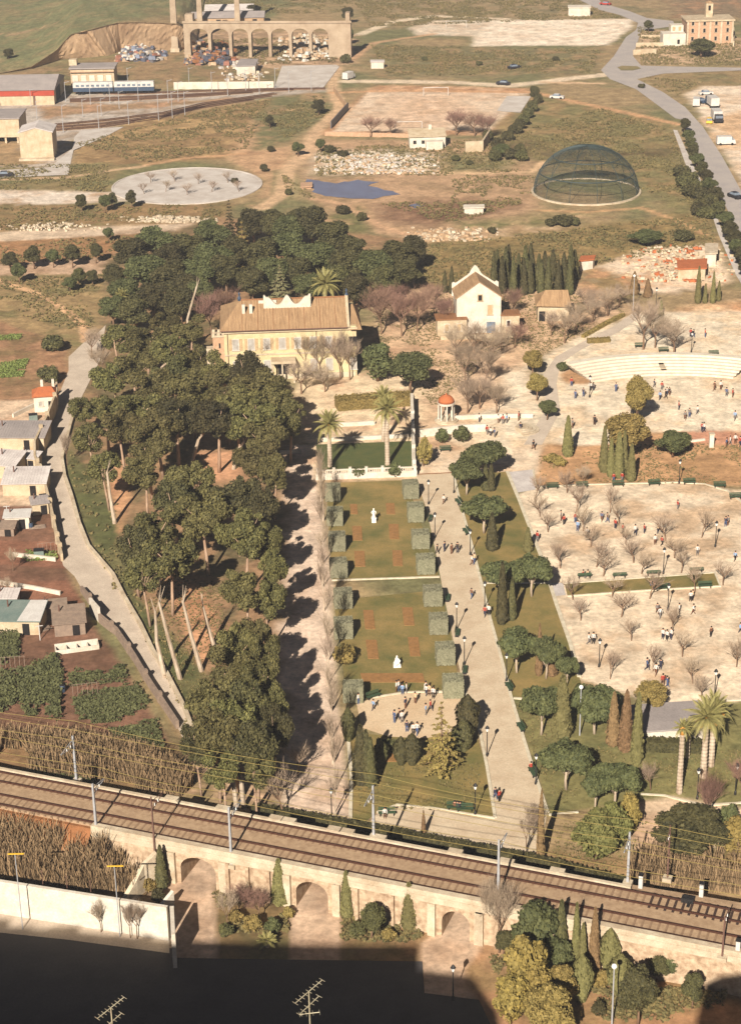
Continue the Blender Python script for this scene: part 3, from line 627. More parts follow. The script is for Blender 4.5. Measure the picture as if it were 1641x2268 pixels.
arched(MB(), sL, sR, arch, BED + 0.12, 0.0, WID, -0.3).build('stone_wall', 'rubble_stone', via)
MB().box(((sL + sR) / 2, 0.15, BED + 0.3), (sR - sL, 0.7, 0.55)).box(((sL + sR) / 2, -0.06, BED - 0.35), (sR - sL, 0.3, 0.7)).build('near_coping', 'stone_pale', via)
sF = sx(1400, 1963, BED)
MB().box(((-30 + sF) / 2, WID - 0.1, BED + 0.25), (sF + 30, 0.4, 0.5)).build('far_coping', 'stone_pale', via)
for uu, vv in ((c5(975, 187)), (c5(1215, 228)), (c5(1272, 236)), (c5(1480, 268)), (c5(1535, 278)), (c6(30, 312)), (c6(375, 365)), (c6(825, 452)), (c6(600, 412)), (c5(745, 148))):
    s = sx(uu, vv, BED + 0.5); MB().box((s, WID + 0.25, BED + 0.3), (1.5, 0.9, 0.5)).build('refuge_slab', 'stone_pale', via)
MB().box(((sL + sR) / 2 - 30, WID / 2, BED + 0.13), (sR - sL + 62, WID - 0.9, 0.3)).build('ballast', 'ballast', via)
for s in [arch[0][0] - 0.9, arch[0][1] + 0.9, arch[1][0] - 0.9, arch[1][1] + 1.0, arch[2][0] - 1.0, arch[2][1] + 1.0] + [sx(*c5(1010, 560)), sx(*c5(1100, 575)), sx(*c5(1195, 590)), sx(*c5(1600, 640)), sx(*c6(105, 690)), sx(*c6(490, 760)), sx(*c6(560, 790))]:
    big = any(abs(s - a[0]) < 1.2 or abs(s - a[1]) < 1.2 for a in arch)
    MB().box((s, -0.2, (BED - 0.75) / 2), (0.8 if big else 0.35, 0.4 if big else 0.35, BED - 0.72), top=(1, 1)).build('pilaster', 'stone_pale' if big else 'rubble_stone', via)
# embankment carrying the line beyond both ends of the masonry
emb = thing('railway_embankment', None, None, (nA.x, nA.y, 0), VRZ); structure(emb)
mb = MB()
for a, b in ((-60, sL - 0.01),):
    mb.add([(a, -7, -0.2), (b, -5, -0.2), (b, 0.1, BED), (a, -0.6, BED), (a, WID + 4, BED - 0.1), (b, WID - 0.3, BED - 0.1), (b, WID + 3.5, -0.2), (a, WID + 12, -0.2)],
           [(0, 1, 2, 3), (3, 2, 5, 4), (4, 5, 6, 7)])
mb.build('earth_bank', 'soil_bed', emb)
mb = MB()
a, b = sF - 4, sR + 40
mb.add([(a, WID + 0.1, BED - 0.1), (b, WID + 0.1, BED - 0.1), (b, WID + 9, -0.2), (a, WID + 4, -0.2), (a, WID + 1, BED - 0.15), (b, WID + 4.5, BED - 0.15)], [(0, 1, 5, 4), (4, 5, 2, 3)])
mb.build('earth_bank', 'ballast', emb)
# two tracks on the ballast
rail_me = MB().box((0, 0, 0), (sR - sL + 62, 0.16, 0.2)).mesh('rail', 'rail_steel')
slp_me = MB().box((0, 0, 0), (0.26, 2.5, 0.1), top=(0.9, 1)).mesh('sleeper', 'sleeper_wood')
slp_pale = MB().box((0, 0, 0), (0.26, 2.5, 0.1), top=(0.9, 1)).mesh('sleeper', 'sleeper_pale')
for yc, lab in ((WID / 2 - 2.05, 'railway track with brown rails nearer the white coping of the arches'), (WID / 2 + 2.05, 'railway track with dark exposed sleepers on the park side of the viaduct')):
    t = thing('railway_track', lab, 'railway track', nA + VY * yc + Vector((0, 0, BED + 0.28 - nA.z)), VRZ, 'tracks on the viaduct')
    for sgn in (-1, 1): obj('rail', rail_me, t, ((sL + sR) / 2 - 30, sgn * 0.87, 0.14))
    s = sx(-20, 1745, BED)
    far = yc > WID / 2
    while s < sx(1660, 2050, BED):
        dk = far and s > sx(1445, 1990, BED); obj('sleeper', slp_me if dk else slp_pale, t, (s, 0, 0.04 if dk else -0.035)); s += 0.78
# stair walls at the first arch
t = thing('wing_wall', 'stepped pale wing wall sloping down beside the first arch', 'wall', P(345, 1905))
bz = t.location
pts = [P(*c5(690, 368), 4.2), P(*c5(632, 425), 3.2), P(*c5(600, 490), 2.2), P(*c5(540, 590), 0.6)]
MB().ribbon([p - bz for p in pts], 0.5, -0.2, [p.z for p in pts]).build('wall_face', 'stone_pale', t)
t = thing('wing_wall', 'short white wall stub at the foot of the first arch', 'wall', P(*c5(735, 600))); bz = t.location
pts = [P(*c5(715, 600), 0.9), P(*c5(765, 540), 1.8)]
MB().ribbon([p - bz for p in pts], 0.4, -0.2, [p.z for p in pts]).build('wall_face', 'white_wash', t)
# ------------------------------------------------------------------ buildings
def win(mb_parent, x, y, z, w_, h_, mats=('window_pale', 'white_wash'), face='y', name='window', depth=0.12):
    """a framed opening on the local south face (face y) or east/west face (x)"""
    k = 1 if face == 'y' else 0
    fr = MB()
    def bx(cx, cz, sx_, sz_, off, dd):
        c_ = (x + cx, y - off, z + cz) if k else (x + off, y + cx, z + cz)
        fr.box(c_, (sx_, dd, sz_) if k else (dd, sx_, sz_))
    t = 0.12
    bx(-w_ / 2, h_ / 2, t, h_ + t, 0.05, depth); bx(w_ / 2, h_ / 2, t, h_ + t, 0.05, depth); bx(0, h_, w_ - t, t, 0.05, depth); bx(0, 0, w_ + 3 * t, t, 0.08, depth + 0.08)
    o = fr.build(name, mats[1], mb_parent)
    pn = MB(); c_ = (x, y - 0.02, z + h_ / 2) if k else (x + 0.02, y, z + h_ / 2)
    pn.box(c_, (w_ - t, 0.05, h_ - t) if k else (0.05, w_ - t, h_ - t)); pn.build('pane', mats[0], o)
    return o
# palace
pc = P(650, 838); t = pal = thing('palace', 'yellow palace with long tiled hip roof and white curved parapet', 'palace', pc, GY)
W2, HP, DP = 12.0, 9.4, 14.0
MB().box((-0.3, DP / 2, HP / 2), (2 * W2 - 0.6, DP, HP)).build('wall', 'palace_wall', pal)
rw, ov, rise = W2 - 0.4, 0.7, 3.3
mb = MB(); x0, x1 = -W2 - ov, W2 - 2.2
mb.add([(x0, -ov, HP + 0.02), (x1, -ov, HP + 0.02), (x1, DP + ov, HP + 0.02), (x0, DP + ov, HP + 0.02), (x0 + 3.6, DP / 2, HP + rise), (x1, DP / 2, HP + rise)],
       [(0, 1, 5, 4), (2, 3, 4, 5), (3, 0, 4), (1, 2, 5), (0, 3, 2, 1)])
rf = mb.build('roof', 'roof_tile', pal)
for cx in (x0 + 4.3, x0 + 5.6): MB().box((cx, DP / 2 - 3.2, HP + 2.6), (0.55, 0.55, 1.7)).build('chimney', 'white_wash', rf)
MB().box((x0 + 8.6, DP / 2 - 0.9, HP + 3.05), (3.2, 0.25, 0.7)).build('skylight', 'white_wash', rf)
xs = [-4.2 + 8.4 * i / 32 for i in range(33)]
def pz(x):
    a = abs(x) / 4.2
    return HP + 2.6 + (2.1 if a > 0.9 else 0.8 + 0.5 * math.cos(a * math.pi * 2.6) + 0.75 * math.exp(-(x / 0.7) ** 2) + max(0, (a - 0.6)) * 2.2)
mb = MB()
for i in range(32):
    a, b = xs[i] - 0.6, xs[i + 1] - 0.6
    mb.add([(a, DP / 2 - 2.3, HP + 1.6), (b, DP / 2 - 2.3, HP + 1.6), (b, DP / 2 - 2.3, pz(xs[i + 1])), (a, DP / 2 - 2.3, pz(xs[i])), (a, DP / 2 - 1.8, HP + 1.6), (b, DP / 2 - 1.8, HP + 1.6), (b, DP / 2 - 1.8, pz(xs[i + 1])), (a, DP / 2 - 1.8, pz(xs[i]))],
           [(0, 1, 2, 3), (5, 4, 7, 6), (3, 2, 6, 7)] + ([(4, 0, 3, 7)] if i == 0 else []) + ([(1, 5, 6, 2)] if i == 31 else []))
mb.build('parapet', 'white_wash', rf)
mb = MB()  # stepped gable wall on the east end
mb.add([(x1, -0.4, HP), (x1 + 0.5, -0.4, HP), (x1 + 0.5, DP / 2, HP + rise + 0.5), (x1, DP / 2, HP + rise + 0.5), (x1, DP + 0.4, HP), (x1 + 0.5, DP + 0.4, HP)], [(0, 1, 2, 3), (3, 2, 5, 4), (1, 5, 2), (4, 0, 3)])
mb.build('gable', 'old_plaster', pal)
mb = MB(); a, b = x1 + 0.5, W2 + 0.4
mb.add([(a, -ov, HP - 0.5), (b, -ov, HP - 0.5), (b, DP, HP - 0.5), (a, DP, HP - 0.5), (a, DP / 2, HP + 1.9), (b - 1.2, DP / 2, HP + 1.9)], [(0, 1, 5, 4), (2, 3, 4, 5), (1, 2, 5), (3, 0, 4), (0, 3, 2, 1)])
mb.build('side_roof', 'roof_tile', pal)
for s in (-1, 1): MB().lathe([(0.28, 0), (0.35, 0.5), (0.12, 0.9), (0.2, 1.3), (0.02, 1.7)], 8, ((x0 + 3.6) if s < 0 else x1 + 0.3, DP / 2, HP + rise - 0.1)).build('finial', 'paint_blue', rf)
MB().box((-0.4, -0.2, HP - 0.35), (2 * W2, 0.35, 0.35)).build('cornice', 'old_plaster', pal)
for i in range(8):
    x = -W2 + 2.0 + i * 2.75
    if i == 7: continue
    w0 = win(pal, x, -0.02, 5.6, 1.15, 2.1)
    for s in (-1, 1): MB().box((x + s * 0.92, -0.06, 6.65), (0.5, 0.07, 2.1)).build('shutter', 'shutter_wood', w0)
    if i not in (3, 4): win(pal, x, -0.02, 1.4, 1.2, 2.2)
mb = MB().box((W2 - 1.2, -0.06, 6.6), (1.5, 0.1, 1.8)); mb.build('loggia_opening', 'dark_opening', pal)
win(pal, W2 - 1.2, -0.02, 1.3, 1.1, 2.3)
pr = MB().box((-1.7, -1.3, 3.9), (4.4, 2.6, 0.45)).build('porch', 'old_plaster', pal)
for x in (-3.6, -1.9, 0.2): MB().lathe([(0.22, 0), (0.22, 0.2), (0.16, 0.3), (0.15, 3.5), (0.22, 3.67)], 8, (x, -2.3, 0)).build('column', 'stone_pale', pr)
MB().box((-1.7, -0.06, 1.5), (1.9, 0.1, 3.0)).build('door', 'dark_opening', pal)
MB().box((-0.4, -0.08, 0.45), (2 * W2 - 0.8, 0.2, 0.9)).build('plinth', 'stone_pale', pal)
MB().box((-0.4, -0.07, 4.75), (2 * W2 - 0.8, 0.16, 0.25)).build('string_course', 'stone_pale', pal)
MB().tube((x0 + 3.4, DP / 2, HP + rise + 0.05), (x1, DP / 2, HP + rise + 0.05), 0.16, 0.16, 6).build('ridge_tiles', 'roof_tile_dark', rf)
MB().tube((x0, -ov, HP), (x1, -ov, HP), 0.1, 0.1, 6).build('gutter', 'mast_rust', rf)
for k in range(34):
    xa = x0 + 4.0 + k * (x1 - x0 - 4.3) / 33
    MB().tube((xa, -ov + 0.1, HP + 0.1), (xa, DP / 2 - 0.2, HP + rise - 0.02), 0.055, 0.055, 4).build('tile_row', 'roof_tile_dark' if k % 5 == 0 else 'roof_tile', rf)
for x in (-W2 + 0.6, 4.3): MB().tube((x, -0.12, 0.2), (x, -0.12, HP - 0.3), 0.06, 0.06, 6).build('downpipe', 'mast_rust', pal)
# turret on the palace's west corner
t = thing('turret', 'slim salmon brick turret at the west corner of the yellow palace', 'tower', P(489, 822), GY)
MB().box((0, 0, 3.4), (2.2, 2.2, 6.8)).build('shaft', 'brick_salmon', t)
tp = MB().box((0, 0, 6.95), (2.5, 2.5, 0.3)).build('cornice', 'stone_pale', t)
for a in (-0.95, 0, 0.95):
    for b in (-0.95, 0.95): MB().box((a, b, 7.35), (0.5, 0.4, 0.5)).build('merlon', 'stone_pale', tp)
for z in (2.4, 5.2): MB().box((0.1, -1.12, z), (0.3, 0.08, 0.9)).build('window_slit', 'dark_opening', t)
MB().box((-1.7, 0.6, 2.2), (1.3, 1.6, 4.4)).build('side_bay', 'stone_pale', t)
# white house with the curved gable
def gable_house(t, wd, dp, ev, ap, wallm, roofm, par=None):
    MB().add([(-wd / 2, 0, 0), (wd / 2, 0, 0), (wd / 2, 0, ev), (0, 0, ap), (-wd / 2, 0, ev), (-wd / 2, dp, 0), (wd / 2, dp, 0), (wd / 2, dp, ev), (0, dp, ap), (-wd / 2, dp, ev)],
             [(0, 1, 2, 3, 4), (6, 5, 9, 8, 7), (1, 6, 7, 2), (5, 0, 4, 9)]).build('wall', wallm, t)
    o = 0.3; k = (ap - ev) / (wd / 2)
    r = MB().add([(-wd / 2 - o, -0.15, ev - k * o + 0.05), (0, -0.15, ap + 0.05), (wd / 2 + o, -0.15, ev - k * o + 0.05), (-wd / 2 - o, dp + 0.1, ev - k * o + 0.05), (0, dp + 0.1, ap + 0.05), (wd / 2 + o, dp + 0.1, ev - k * o + 0.05),
                  (-wd / 2 - o, -0.15, ev - k * o + 0.25), (0, -0.15, ap + 0.25), (wd / 2 + o, -0.15, ev - k * o + 0.25), (-wd / 2 - o, dp + 0.1, ev - k * o + 0.25), (0, dp + 0.1, ap + 0.25), (wd / 2 + o, dp + 0.1, ev - k * o + 0.25)],
                 [(6, 7, 10, 9), (7, 8, 11, 10), (0, 6, 9, 3), (2, 5, 11, 8), (0, 1, 7, 6), (1, 2, 8, 7), (3, 9, 10, 4), (4, 10, 11, 5), (1, 0, 3, 4), (2, 1, 4, 5)]).build('roof', roofm, t)
    return r
t = wh = thing('white_house', 'tall white house with brown roof and curved white gable', 'house', P(1060, 738), GY)
rf = gable_house(wh, 8.4, 6.4, 7.0, 10.0, 'white_wash', 'roof_tile')
mb = MB(); xs = [-4.5 + 9 * i / 24 for i in range(25)]
def gz_(x): return 7.5 + (4.5 - abs(x)) * 0.68 + 0.9 * math.exp(-(x / 0.9) ** 4) + (0.5 if abs(x) > 4.1 else 0)
for i in range(24):
    a, b = xs[i], xs[i + 1]
    mb.add([(a, 6.55, 5.5), (b, 6.55, 5.5), (b, 6.55, gz_(b)), (a, 6.55, gz_(a)), (a, 6.95, 5.5), (b, 6.95, 5.5), (b, 6.95, gz_(b)), (a, 6.95, gz_(a))], [(0, 1, 2, 3), (5, 4, 7, 6), (3, 2, 6, 7)] + ([(4, 0, 3, 7)] if i == 0 else []) + ([(1, 5, 6, 2)] if i == 23 else []))
mb.build('parapet', 'white_wash', rf)
win(wh, 0.2, -0.02, 6.4, 0.8, 1.2, ('dark_opening', 'shutter_wood')); win(wh, 2.1, -0.02, 3.6, 0.9, 1.9, ('shutter_wood', 'old_plaster'), name='shuttered_window')
MB().box((2.3, -0.06, 1.1), (1.6, 0.1, 2.2)).build('door', 'glass_window', wh)
wl = MB().box((-5.2, 0.6, 1.6), (5.6, 3.4, 3.2)).build('west_wing', 'old_plaster', wh); MB().box((-5.3, 0.6, 3.3), (6.0, 3.8, 0.2)).build('wing_roof', 'roof_tile_dark', wl)
win(wl, -6.2, -1.12, 0.9, 0.9, 1.5, ('shutter_wood', 'white_wash')); win(wl, -3.9, -1.12, 0.9, 0.9, 1.5, ('shutter_wood', 'white_wash'))
wr = MB().box((6.0, 1.2, 1.7), (3.4, 3.0, 3.4)).build('east_wing', 'old_plaster', wh); MB().box((6.0, 1.2, 3.5), (3.8, 3.4, 0.2)).build('wing_roof', 'roof_tile_dark', wr)
win(wr, 5.6, -0.32, 1.3, 0.7, 1.2, ('dark_opening', 'white_wash'))
MB().box((-0.6, -3.2, 0.4), (14.0, 0.4, 0.8)).build('terrace_wall', 'old_plaster', wh)
# tiled barn east of the white house
t = thing('barn', 'low barn with brown tiled roof and dark eave right of the white house', 'barn', P(1225, 712), GY - 0.08)
MB().box((0, 3.2, 1.6), (6.0, 6.0, 3.2)).build('wall', 'old_plaster', t)
MB().add([(-3.5, -0.4, 3.2), (3.4, -0.4, 3.0), (3.6, 6.8, 3.2), (-3.4, 6.8, 3.2), (-1.4, 3.4, 5.3), (2.9, 3.4, 5.3)], [(0, 1, 5, 4), (2, 3, 4, 5), (3, 0, 4), (1, 2, 5), (0, 3, 2, 1)]).build('roof', 'roof_tile', t)
MB().box((-2.2, -0.26 + 0.42, 1.0), (1.2, 0.1, 2.0)).build('door', 'dark_opening', t)
# gatehouse-like hut by the lane
t = thing('cottage', 'small white cottage with reddish roof and two white chimneys by the lane', 'cottage', P(103, 912), GY + 0.1)
MB().box((0, 1.8, 1.4), (3.8, 3.6, 2.8)).build('wall', 'white_wash', t)
rf = MB().add([(-2.2, -0.3, 2.8), (2.2, -0.3, 2.8), (2.2, 4.0, 2.8), (-2.2, 4.0, 2.8), (-0.9, 2.0, 3.9), (1.2, 2.0, 3.9)], [(0, 1, 5, 4), (2, 3, 4, 5), (3, 0, 4), (1, 2, 5), (0, 3, 2, 1)]).build('roof', 'roof_red', t)
for a in (-0.4, 1.5): MB().box((a, 3.2, 3.9), (0.45, 0.45, 1.6)).build('chimney', 'white_wash', rf)
MB().box((0.9, -0.05, 1.0), (0.8, 0.1, 1.8)).build('door', 'dark_opening', t); win(t, -0.8, -0.02, 1.1, 0.7, 0.9)
# allotment sheds
def shed(name, label, u, v, wd, dp, h0, h1, roofm, wallm='old_plaster', rz=0.0, cat='shed', opening=True):
    t = thing(name, label, cat, P(u, v), GY + rz, 'sheds in the allotments')
    MB().add([(-wd / 2, 0, 0), (wd / 2, 0, 0), (wd / 2, dp, 0), (-wd / 2, dp, 0), (-wd / 2, 0, h0), (wd / 2, 0, h0), (wd / 2, dp, h1), (-wd / 2, dp, h1)], [(0, 1, 5, 4), (1, 2, 6, 5), (2, 3, 7, 6), (3, 0, 4, 7)]).build('wall', wallm, t)
    k = (h1 - h0) / dp; o = 0.25
    MB().add([(-wd / 2 - o, -o, h0 - k * o + .03), (wd / 2 + o, -o, h0 - k * o + .03), (wd / 2 + o, dp + o, h1 + k * o + .03), (-wd / 2 - o, dp + o, h1 + k * o + .03), (-wd / 2 - o, -o, h0 - k * o + .13), (wd / 2 + o, -o, h0 - k * o + .13), (wd / 2 + o, dp + o, h1 + k * o + .13), (-wd / 2 - o, dp + o, h1 + k * o + .13)],
             [(4, 5, 6, 7), (0, 1, 5, 4), (1, 2, 6, 5), (2, 3, 7, 6), (3, 0, 4, 7), (3, 2, 1, 0)]).build('roof', roofm, t)
    if roofm in ('roof_metal', 'roof_grey'):
        for i in range(int(wd / 0.45)):
            x = -wd / 2 + 0.1 + i * 0.45; MB().tube((x, -o, h0 - k * o + .13), (x, dp + o, h1 + k * o + .13), .05, .05, 4).build('roof_rib', roofm, t)
    MB().tube((-wd * .3, dp * .7, h0), (-wd * .3, dp * .7, h1 + 0.9), .12, .1, 7).build('stove_pipe', 'mast_rust', t)
    if opening: MB().box((wd * 0.2, -0.05, h0 * 0.42), (0.9, 0.1, h0 * 0.8)).build('door', 'dark_opening', t)
    return t
shed('long_shed', 'long shed with brownish flat roof below the white allotment wall', 36, 1000, 9.5, 6.0, 2.4, 2.9, 'roof_grey', rz=-0.1)
shed('lean_to', 'pale sheet-roofed lean-to at the left edge under the brownish shed', 8, 1060, 4.2, 4.5, 2.2, 2.9, 'roof_metal', rz=-0.3)
shed('corrugated_shed', 'wide shed with pale corrugated roof against the lane wall', 56, 1098, 6.6, 4.8, 2.0, 2.7, 'roof_metal', rz=-0.05)
shed('white_hut', 'small white hut with flat white roof beside dark greenery', 40, 1172, 3.6, 2.2, 1.9, 2.1, 'paint_white', 'white_wash')
t = shed('half_painted_shed', 'shed with half green half white sloping roof', 40, 1406, 6.0, 4.6, 2.0, 2.6, 'roof_green', rz=-0.12)
MB().add([(0.1, -0.2, 2.12), (3.2, -0.2, 2.12), (3.2, 4.8, 2.78), (0.9, 4.8, 2.78)], [(0, 1, 2, 3)]).build('roof_sheet', 'paint_white', t)
shed('board_shed', 'weathered board-roofed shed beside the row of white frames', 157, 1408, 4.0, 4.2, 1.8, 2.3, 'board_grey', 'board_grey', rz=0.12)
shed('tool_hut', 'tiny grey-roofed hut beside the lane wall above the white hut', 92, 1140, 2.4, 2.0, 1.8, 2.1, 'roof_grey', rz=.2)
shed('hen_house', 'low board hen house at the left edge near the white hut', 10, 1188, 3.0, 1.8, 1.3, 1.6, 'board_grey', 'board_grey', rz=-.1)
shed('tin_shack', 'tin shack between the brownish shed and the pale lean-to', 62, 1040, 3.2, 2.2, 1.9, 2.2, 'roof_metal', rz=-.3)
shed('brick_hut', 'reddish-roofed hut just under the white allotment wall', 40, 978, 3.0, 1.8, 1.7, 2.0, 'roof_red', rz=.05)
shed('board_lean_to', 'grey board lean-to behind the weathered board shed', 120, 1372, 3.4, 2.0, 1.7, 1.9, 'board_grey', 'board_grey', rz=.1)
shed('small_shack', 'small pale shack at the left edge below the ploughed plots', 14, 1352, 3.0, 2.2, 1.8, 2.1, 'roof_metal', rz=-.1)
t = thing('cold_frame', 'row of four open white masonry bins beside the vegetable rows', 'planter', P(172, 1440), GY + 0.2)
MB().box((0, -0.5, 0.3), (5.6, 0.14, 0.6)).build('front_wall', 'white_wash', t); MB().box((0, 0.75, 0.45), (5.6, 0.14, 0.9)).build('rear_wall', 'white_wash', t)
for i in range(5): MB().box((-2.73 + i * 1.365, 0.12, 0.32), (0.14, 1.1, 0.64)).build('divider', 'white_wash', t)
for pts, h, lab in (([(5, 952), (105, 962)], 1.6, 'white allotment wall running toward the lane below the cottage'), ([(30, 1232), (125, 1243)], 0.6, 'thin pale wall edging the ploughed red plot'), ([(-10, 1293), (70, 1305), (135, 1318)], 0.6, 'low white wall between the two ploughed plots'),
                     ([(30, 925), (90, 895)], 0.7, 'short white parapet beside the cottage terrace')):
    o = MB().ribbon([p - P(*pts[0]) for p in line(pts)], 0.3, -0.1, h).build('plot_wall', 'white_wash', None, P(*pts[0])); tag(o, lab, 'wall')
# lane wall with piers that throws its jagged shadow over the lane
lane = thing('lane_wall', 'dark-shadowed boundary wall with piers along the allotment side of the lane', 'wall', P(*k8(400, 1000)))
bz = lane.location
lp = line([k8(640, 300), k8(640, 400), k8(540, 660), k8(400, 950), k8(400, 1080), k8(480, 1250), k8(560, 1530), k8(640, 1900), k8(690, 2100)])
hs = [3.0, 3.0, 2.9, 2.8, 2.3, 2.0, 1.7, 1.4, 1.2]
MB().ribbon([p - bz for p in lp], 0.35, -0.1, hs).build('wall_face', 'old_plaster', lane)
lp2 = line([m1(700, 130), m1(780, 240), m1(860, 390), m1(1000, 500), m1(1150, 720), m1(1280, 940), m1(1400, 1120), m1(1520, 1300)])
lower = thing('lane_wall', 'brown lower boundary wall with small piers beside the vegetable gardens', 'wall', lp2[3]); bz2 = lower.location
MB().ribbon([p - bz2 for p in lp2], 0.4, -0.1, [0.9, 1.2, 1.2, 1.1, 1.1, 1.1, 1.1, 1.1]).build('wall_face', 'board_grey', lower)
for (L_, base, frac, par, b_) in ((lp, hs, (1.2, 2.0, 2.5, 4.35, 4.7, 5.15, 6.05, 6.55, 7.05, 7.6), lane, bz), (lp2, None, (0.9, 1.4, 2.7, 3.7, 4.75, 5.75), lower, bz2)):
    for f in frac:
        i = int(f); p = L_[i].lerp(L_[i + 1], f - i); h = (base[i] * (1 - f + i) + base[i + 1] * (f - i) + 0.5) if base else 1.5
        MB().box((p.x - b_.x, p.y - b_.y, h / 2), (0.55, 0.55, h), 0.5).build('pier', 'old_plaster' if base else 'board_grey', par)
t = thing('gatepost_wall', 'white gate wall panel at the bend of the lane', 'wall', P(*m1(815, 370))); bz = t.location
MB().ribbon([p - bz for p in line([m1(780, 300), m1(855, 385)])], 0.35, -0.1, 2.1).build('wall_face', 'white_wash', t)
# garden balustrade, terrace walls, hedge bank
t = thing('balustrade', 'white garden balustrade with posts below the palm lawn', 'balustrade', P(812, 1060), GY); 
MB().box((0, 0.3, 0.5), (15.8, 0.45, 1.0)).build('base_wall', 'white_wash', t); MB().box((0, 0.3, 1.55), (15.8, 0.3, 0.14)).build('hand_rail', 'white_wash', t)
for i in range(7): MB().box((-7.6 + i * 2.53, 0.3, 0.95), (0.45, 0.5, 1.9)).build('post', 'white_wash', t)
for i in range(44): MB().box((-7.4 + i * 0.345, 0.3, 1.24), (0.12, 0.14, 0.5)).build('baluster', 'white_wash', t)
t = thing('terrace_wall', 'white terrace wall climbing beside the palms toward the palace', 'wall', P(916, 1045)); bz = t.location
MB().ribbon([p - bz for p in line([(917, 1050), (915, 985), (912, 900)])], 0.5, -0.1, [1.9, 1.9, 2.4]).build('wall_face', 'white_wash', t)
for v_ in (1050, 1015, 982, 940): MB().box(tuple(P(917 - (1050 - v_) * 0.03, v_) - bz + Vector((0, 0, 1.2))), (0.6, 0.6, 2.6)).build('post', 'white_wash', t)
for pts, h, lab in (([(700, 978), (800, 974), (905, 968)], 0.6, 'low white wall behind the palm lawn'), ([(745, 945), (800, 942), (830, 940)], 0.7, 'short pale balustrade wall between the two tall palms'),
                     ([(930, 968), (1010, 958), (1075, 955)], 1.3, 'white garden wall behind two round shrubs'), ([(1000, 930), (1060, 926), (1140, 925), (1180, 925)], 0.7, 'low pale wall with people beside the gazebo'),
                     ([(1480, 985), (1560, 975)], 0.3, 'low kerb wall by the reddish patch'), ([(620, 1005), (668, 1003)], 0.5, 'short white wall among the path trees')):
    b0 = P(*pts[0]); o = MB().ribbon([p - b0 for p in line(pts)], 0.4, -0.1, h).build('garden_wall', 'white_wash', None, b0); tag(o, lab, 'wall')
t = thing('gate_pillar', 'single white pillar on the reddish patch by the esplanade', 'pillar', P(1574, 990)); MB().box((0, 0, 1.1), (0.7, 0.7, 2.2)).build('shaft', 'white_wash', t); MB().box((0, 0, 2.28), (0.9, 0.9, 0.16)).build('cap', 'stone_pale', t)
# steps: a fan of curved steps by the gazebo path
t = thing('curved_steps', 'small fan of curved pale steps at the end of the gazebo wall', 'steps', P(1150, 962), GY)
for i in range(4):
    q = [((3.6 - i * 0.6) * math.cos(R(-80 + 18 * k)), (3.0 - i * 0.5) * math.sin(R(-80 + 18 * k)) + 2.0) for k in range(10)]
    MB().prism(q + [(-0.5, 2.0)], 0.0, 0.16 * (i + 1)).build('step', 'stone_pale', t)
# amphitheatre
t = thing('amphitheatre', 'curved white stepped stone seating above the sandy esplanade', 'amphitheatre', P(1462, 832), GY - 0.03)
AR = 30.0
for i in range(7):
    a0, r0, r1 = R(24.5 + i * 0.55), AR + i * 0.75, AR + 7 * 0.75 + 0.6
    q = []
    n_ = 22
    for k in range(n_ + 1):
        a = R(90) + a0 - 2 * a0 * k / n_; q.append((r0 * math.cos(a), r0 * math.sin(a) - AR))
    for k in range(n_ + 1):
        a = R(90) - a0 + 2 * a0 * k / n_; q.append((r1 * math.cos(a), r1 * math.sin(a) - AR))
    mb = MB(); z0, z1 = 0.34 * i - (0.1 if i == 0 else 0.0), 0.34 * (i + 1); N = len(q); h_ = n_ + 1
    vs = [(p[0], p[1], z0) for p in q] + [(p[0], p[1], z1) for p in q]; fs = [(k, k + 1, N + k + 1, N + k) for k in range(N - 1)] + [(N - 1, 0, N, 2 * N - 1)]
    fs += [(N + k, N + k + 1, N + N - 2 - k, N + N - 1 - k) for k in range(n_)]
    mb.add(vs, fs).build('step', 'step_stone', t)
MB().box((0.5, 2.6, 1.3), (0.9, 5.2, 0.12), 0.0).build('aisle', 'stone_pale', t)
# gazebo
t = thing('gazebo', 'round gazebo with orange dome on white columns', 'gazebo', P(988, 932), GY)
MB().lathe([(2.0, 0), (2.0, 0.25), (1.7, 0.26), (1.7, 0.4)], 20).build('plinth', 'stone_pale', t)
for i in range(8): a = 2 * math.pi * i / 8; MB().lathe([(0.17, 0.4), (0.13, 0.55), (0.11, 2.9), (0.17, 3.05)], 8, (1.3 * math.cos(a), 1.3 * math.sin(a), 0)).build('column', 'white_wash', t)
e = MB().lathe([(1.45, 3.05), (1.5, 3.4), (1.2, 3.41)], 20).build('entablature', 'white_wash', t)
MB().lathe([(1.4, 3.42), (1.3, 3.85), (1.02, 4.25), (0.6, 4.55), (0.12, 4.68), (0.1, 4.95)], 20).build('dome', 'roof_red', t, smooth=True)
# pool house roof
t = thing('park_pavilion', 'low pavilion with flat grey roof and white base behind the palms', 'pavilion', P(1482, 1642), GY + 0.04)
MB().box((0.3, 3.0, 0.75), (8.6, 5.8, 1.5)).build('wall', 'white_wash', t); MB().box((0.3, 3.0, 1.6), (9.2, 6.4, 0.2)).build('roof', 'roof_grey', t)
# court wall
cw = thing('court_wall', 'tall white court wall with shaded end in the foreground', 'wall', P(376, 2082)); bz = cw.location
a, b_, e_ = P(-60, 2012), P(376, 2082), P(372, 2330)
MB().ribbon([a - bz, b_ - bz], 0.4, -0.1, 4.0).build('wall_face', 'white_wash', cw)
dd = (b_ - a); dd.z = 0; dd.normalize(); nn = Vector((dd.y, -dd.x, 0))
side = [b_ + dd * 0.2 - nn * 0.2 + dd * 0.2, b_ + dd * 0.4 + Vector((0.6, -4.5, 0))]
MB().ribbon([p - bz for p in side], 0.4, -0.1, 4.0).build('side_wall', 'white_wash', cw)
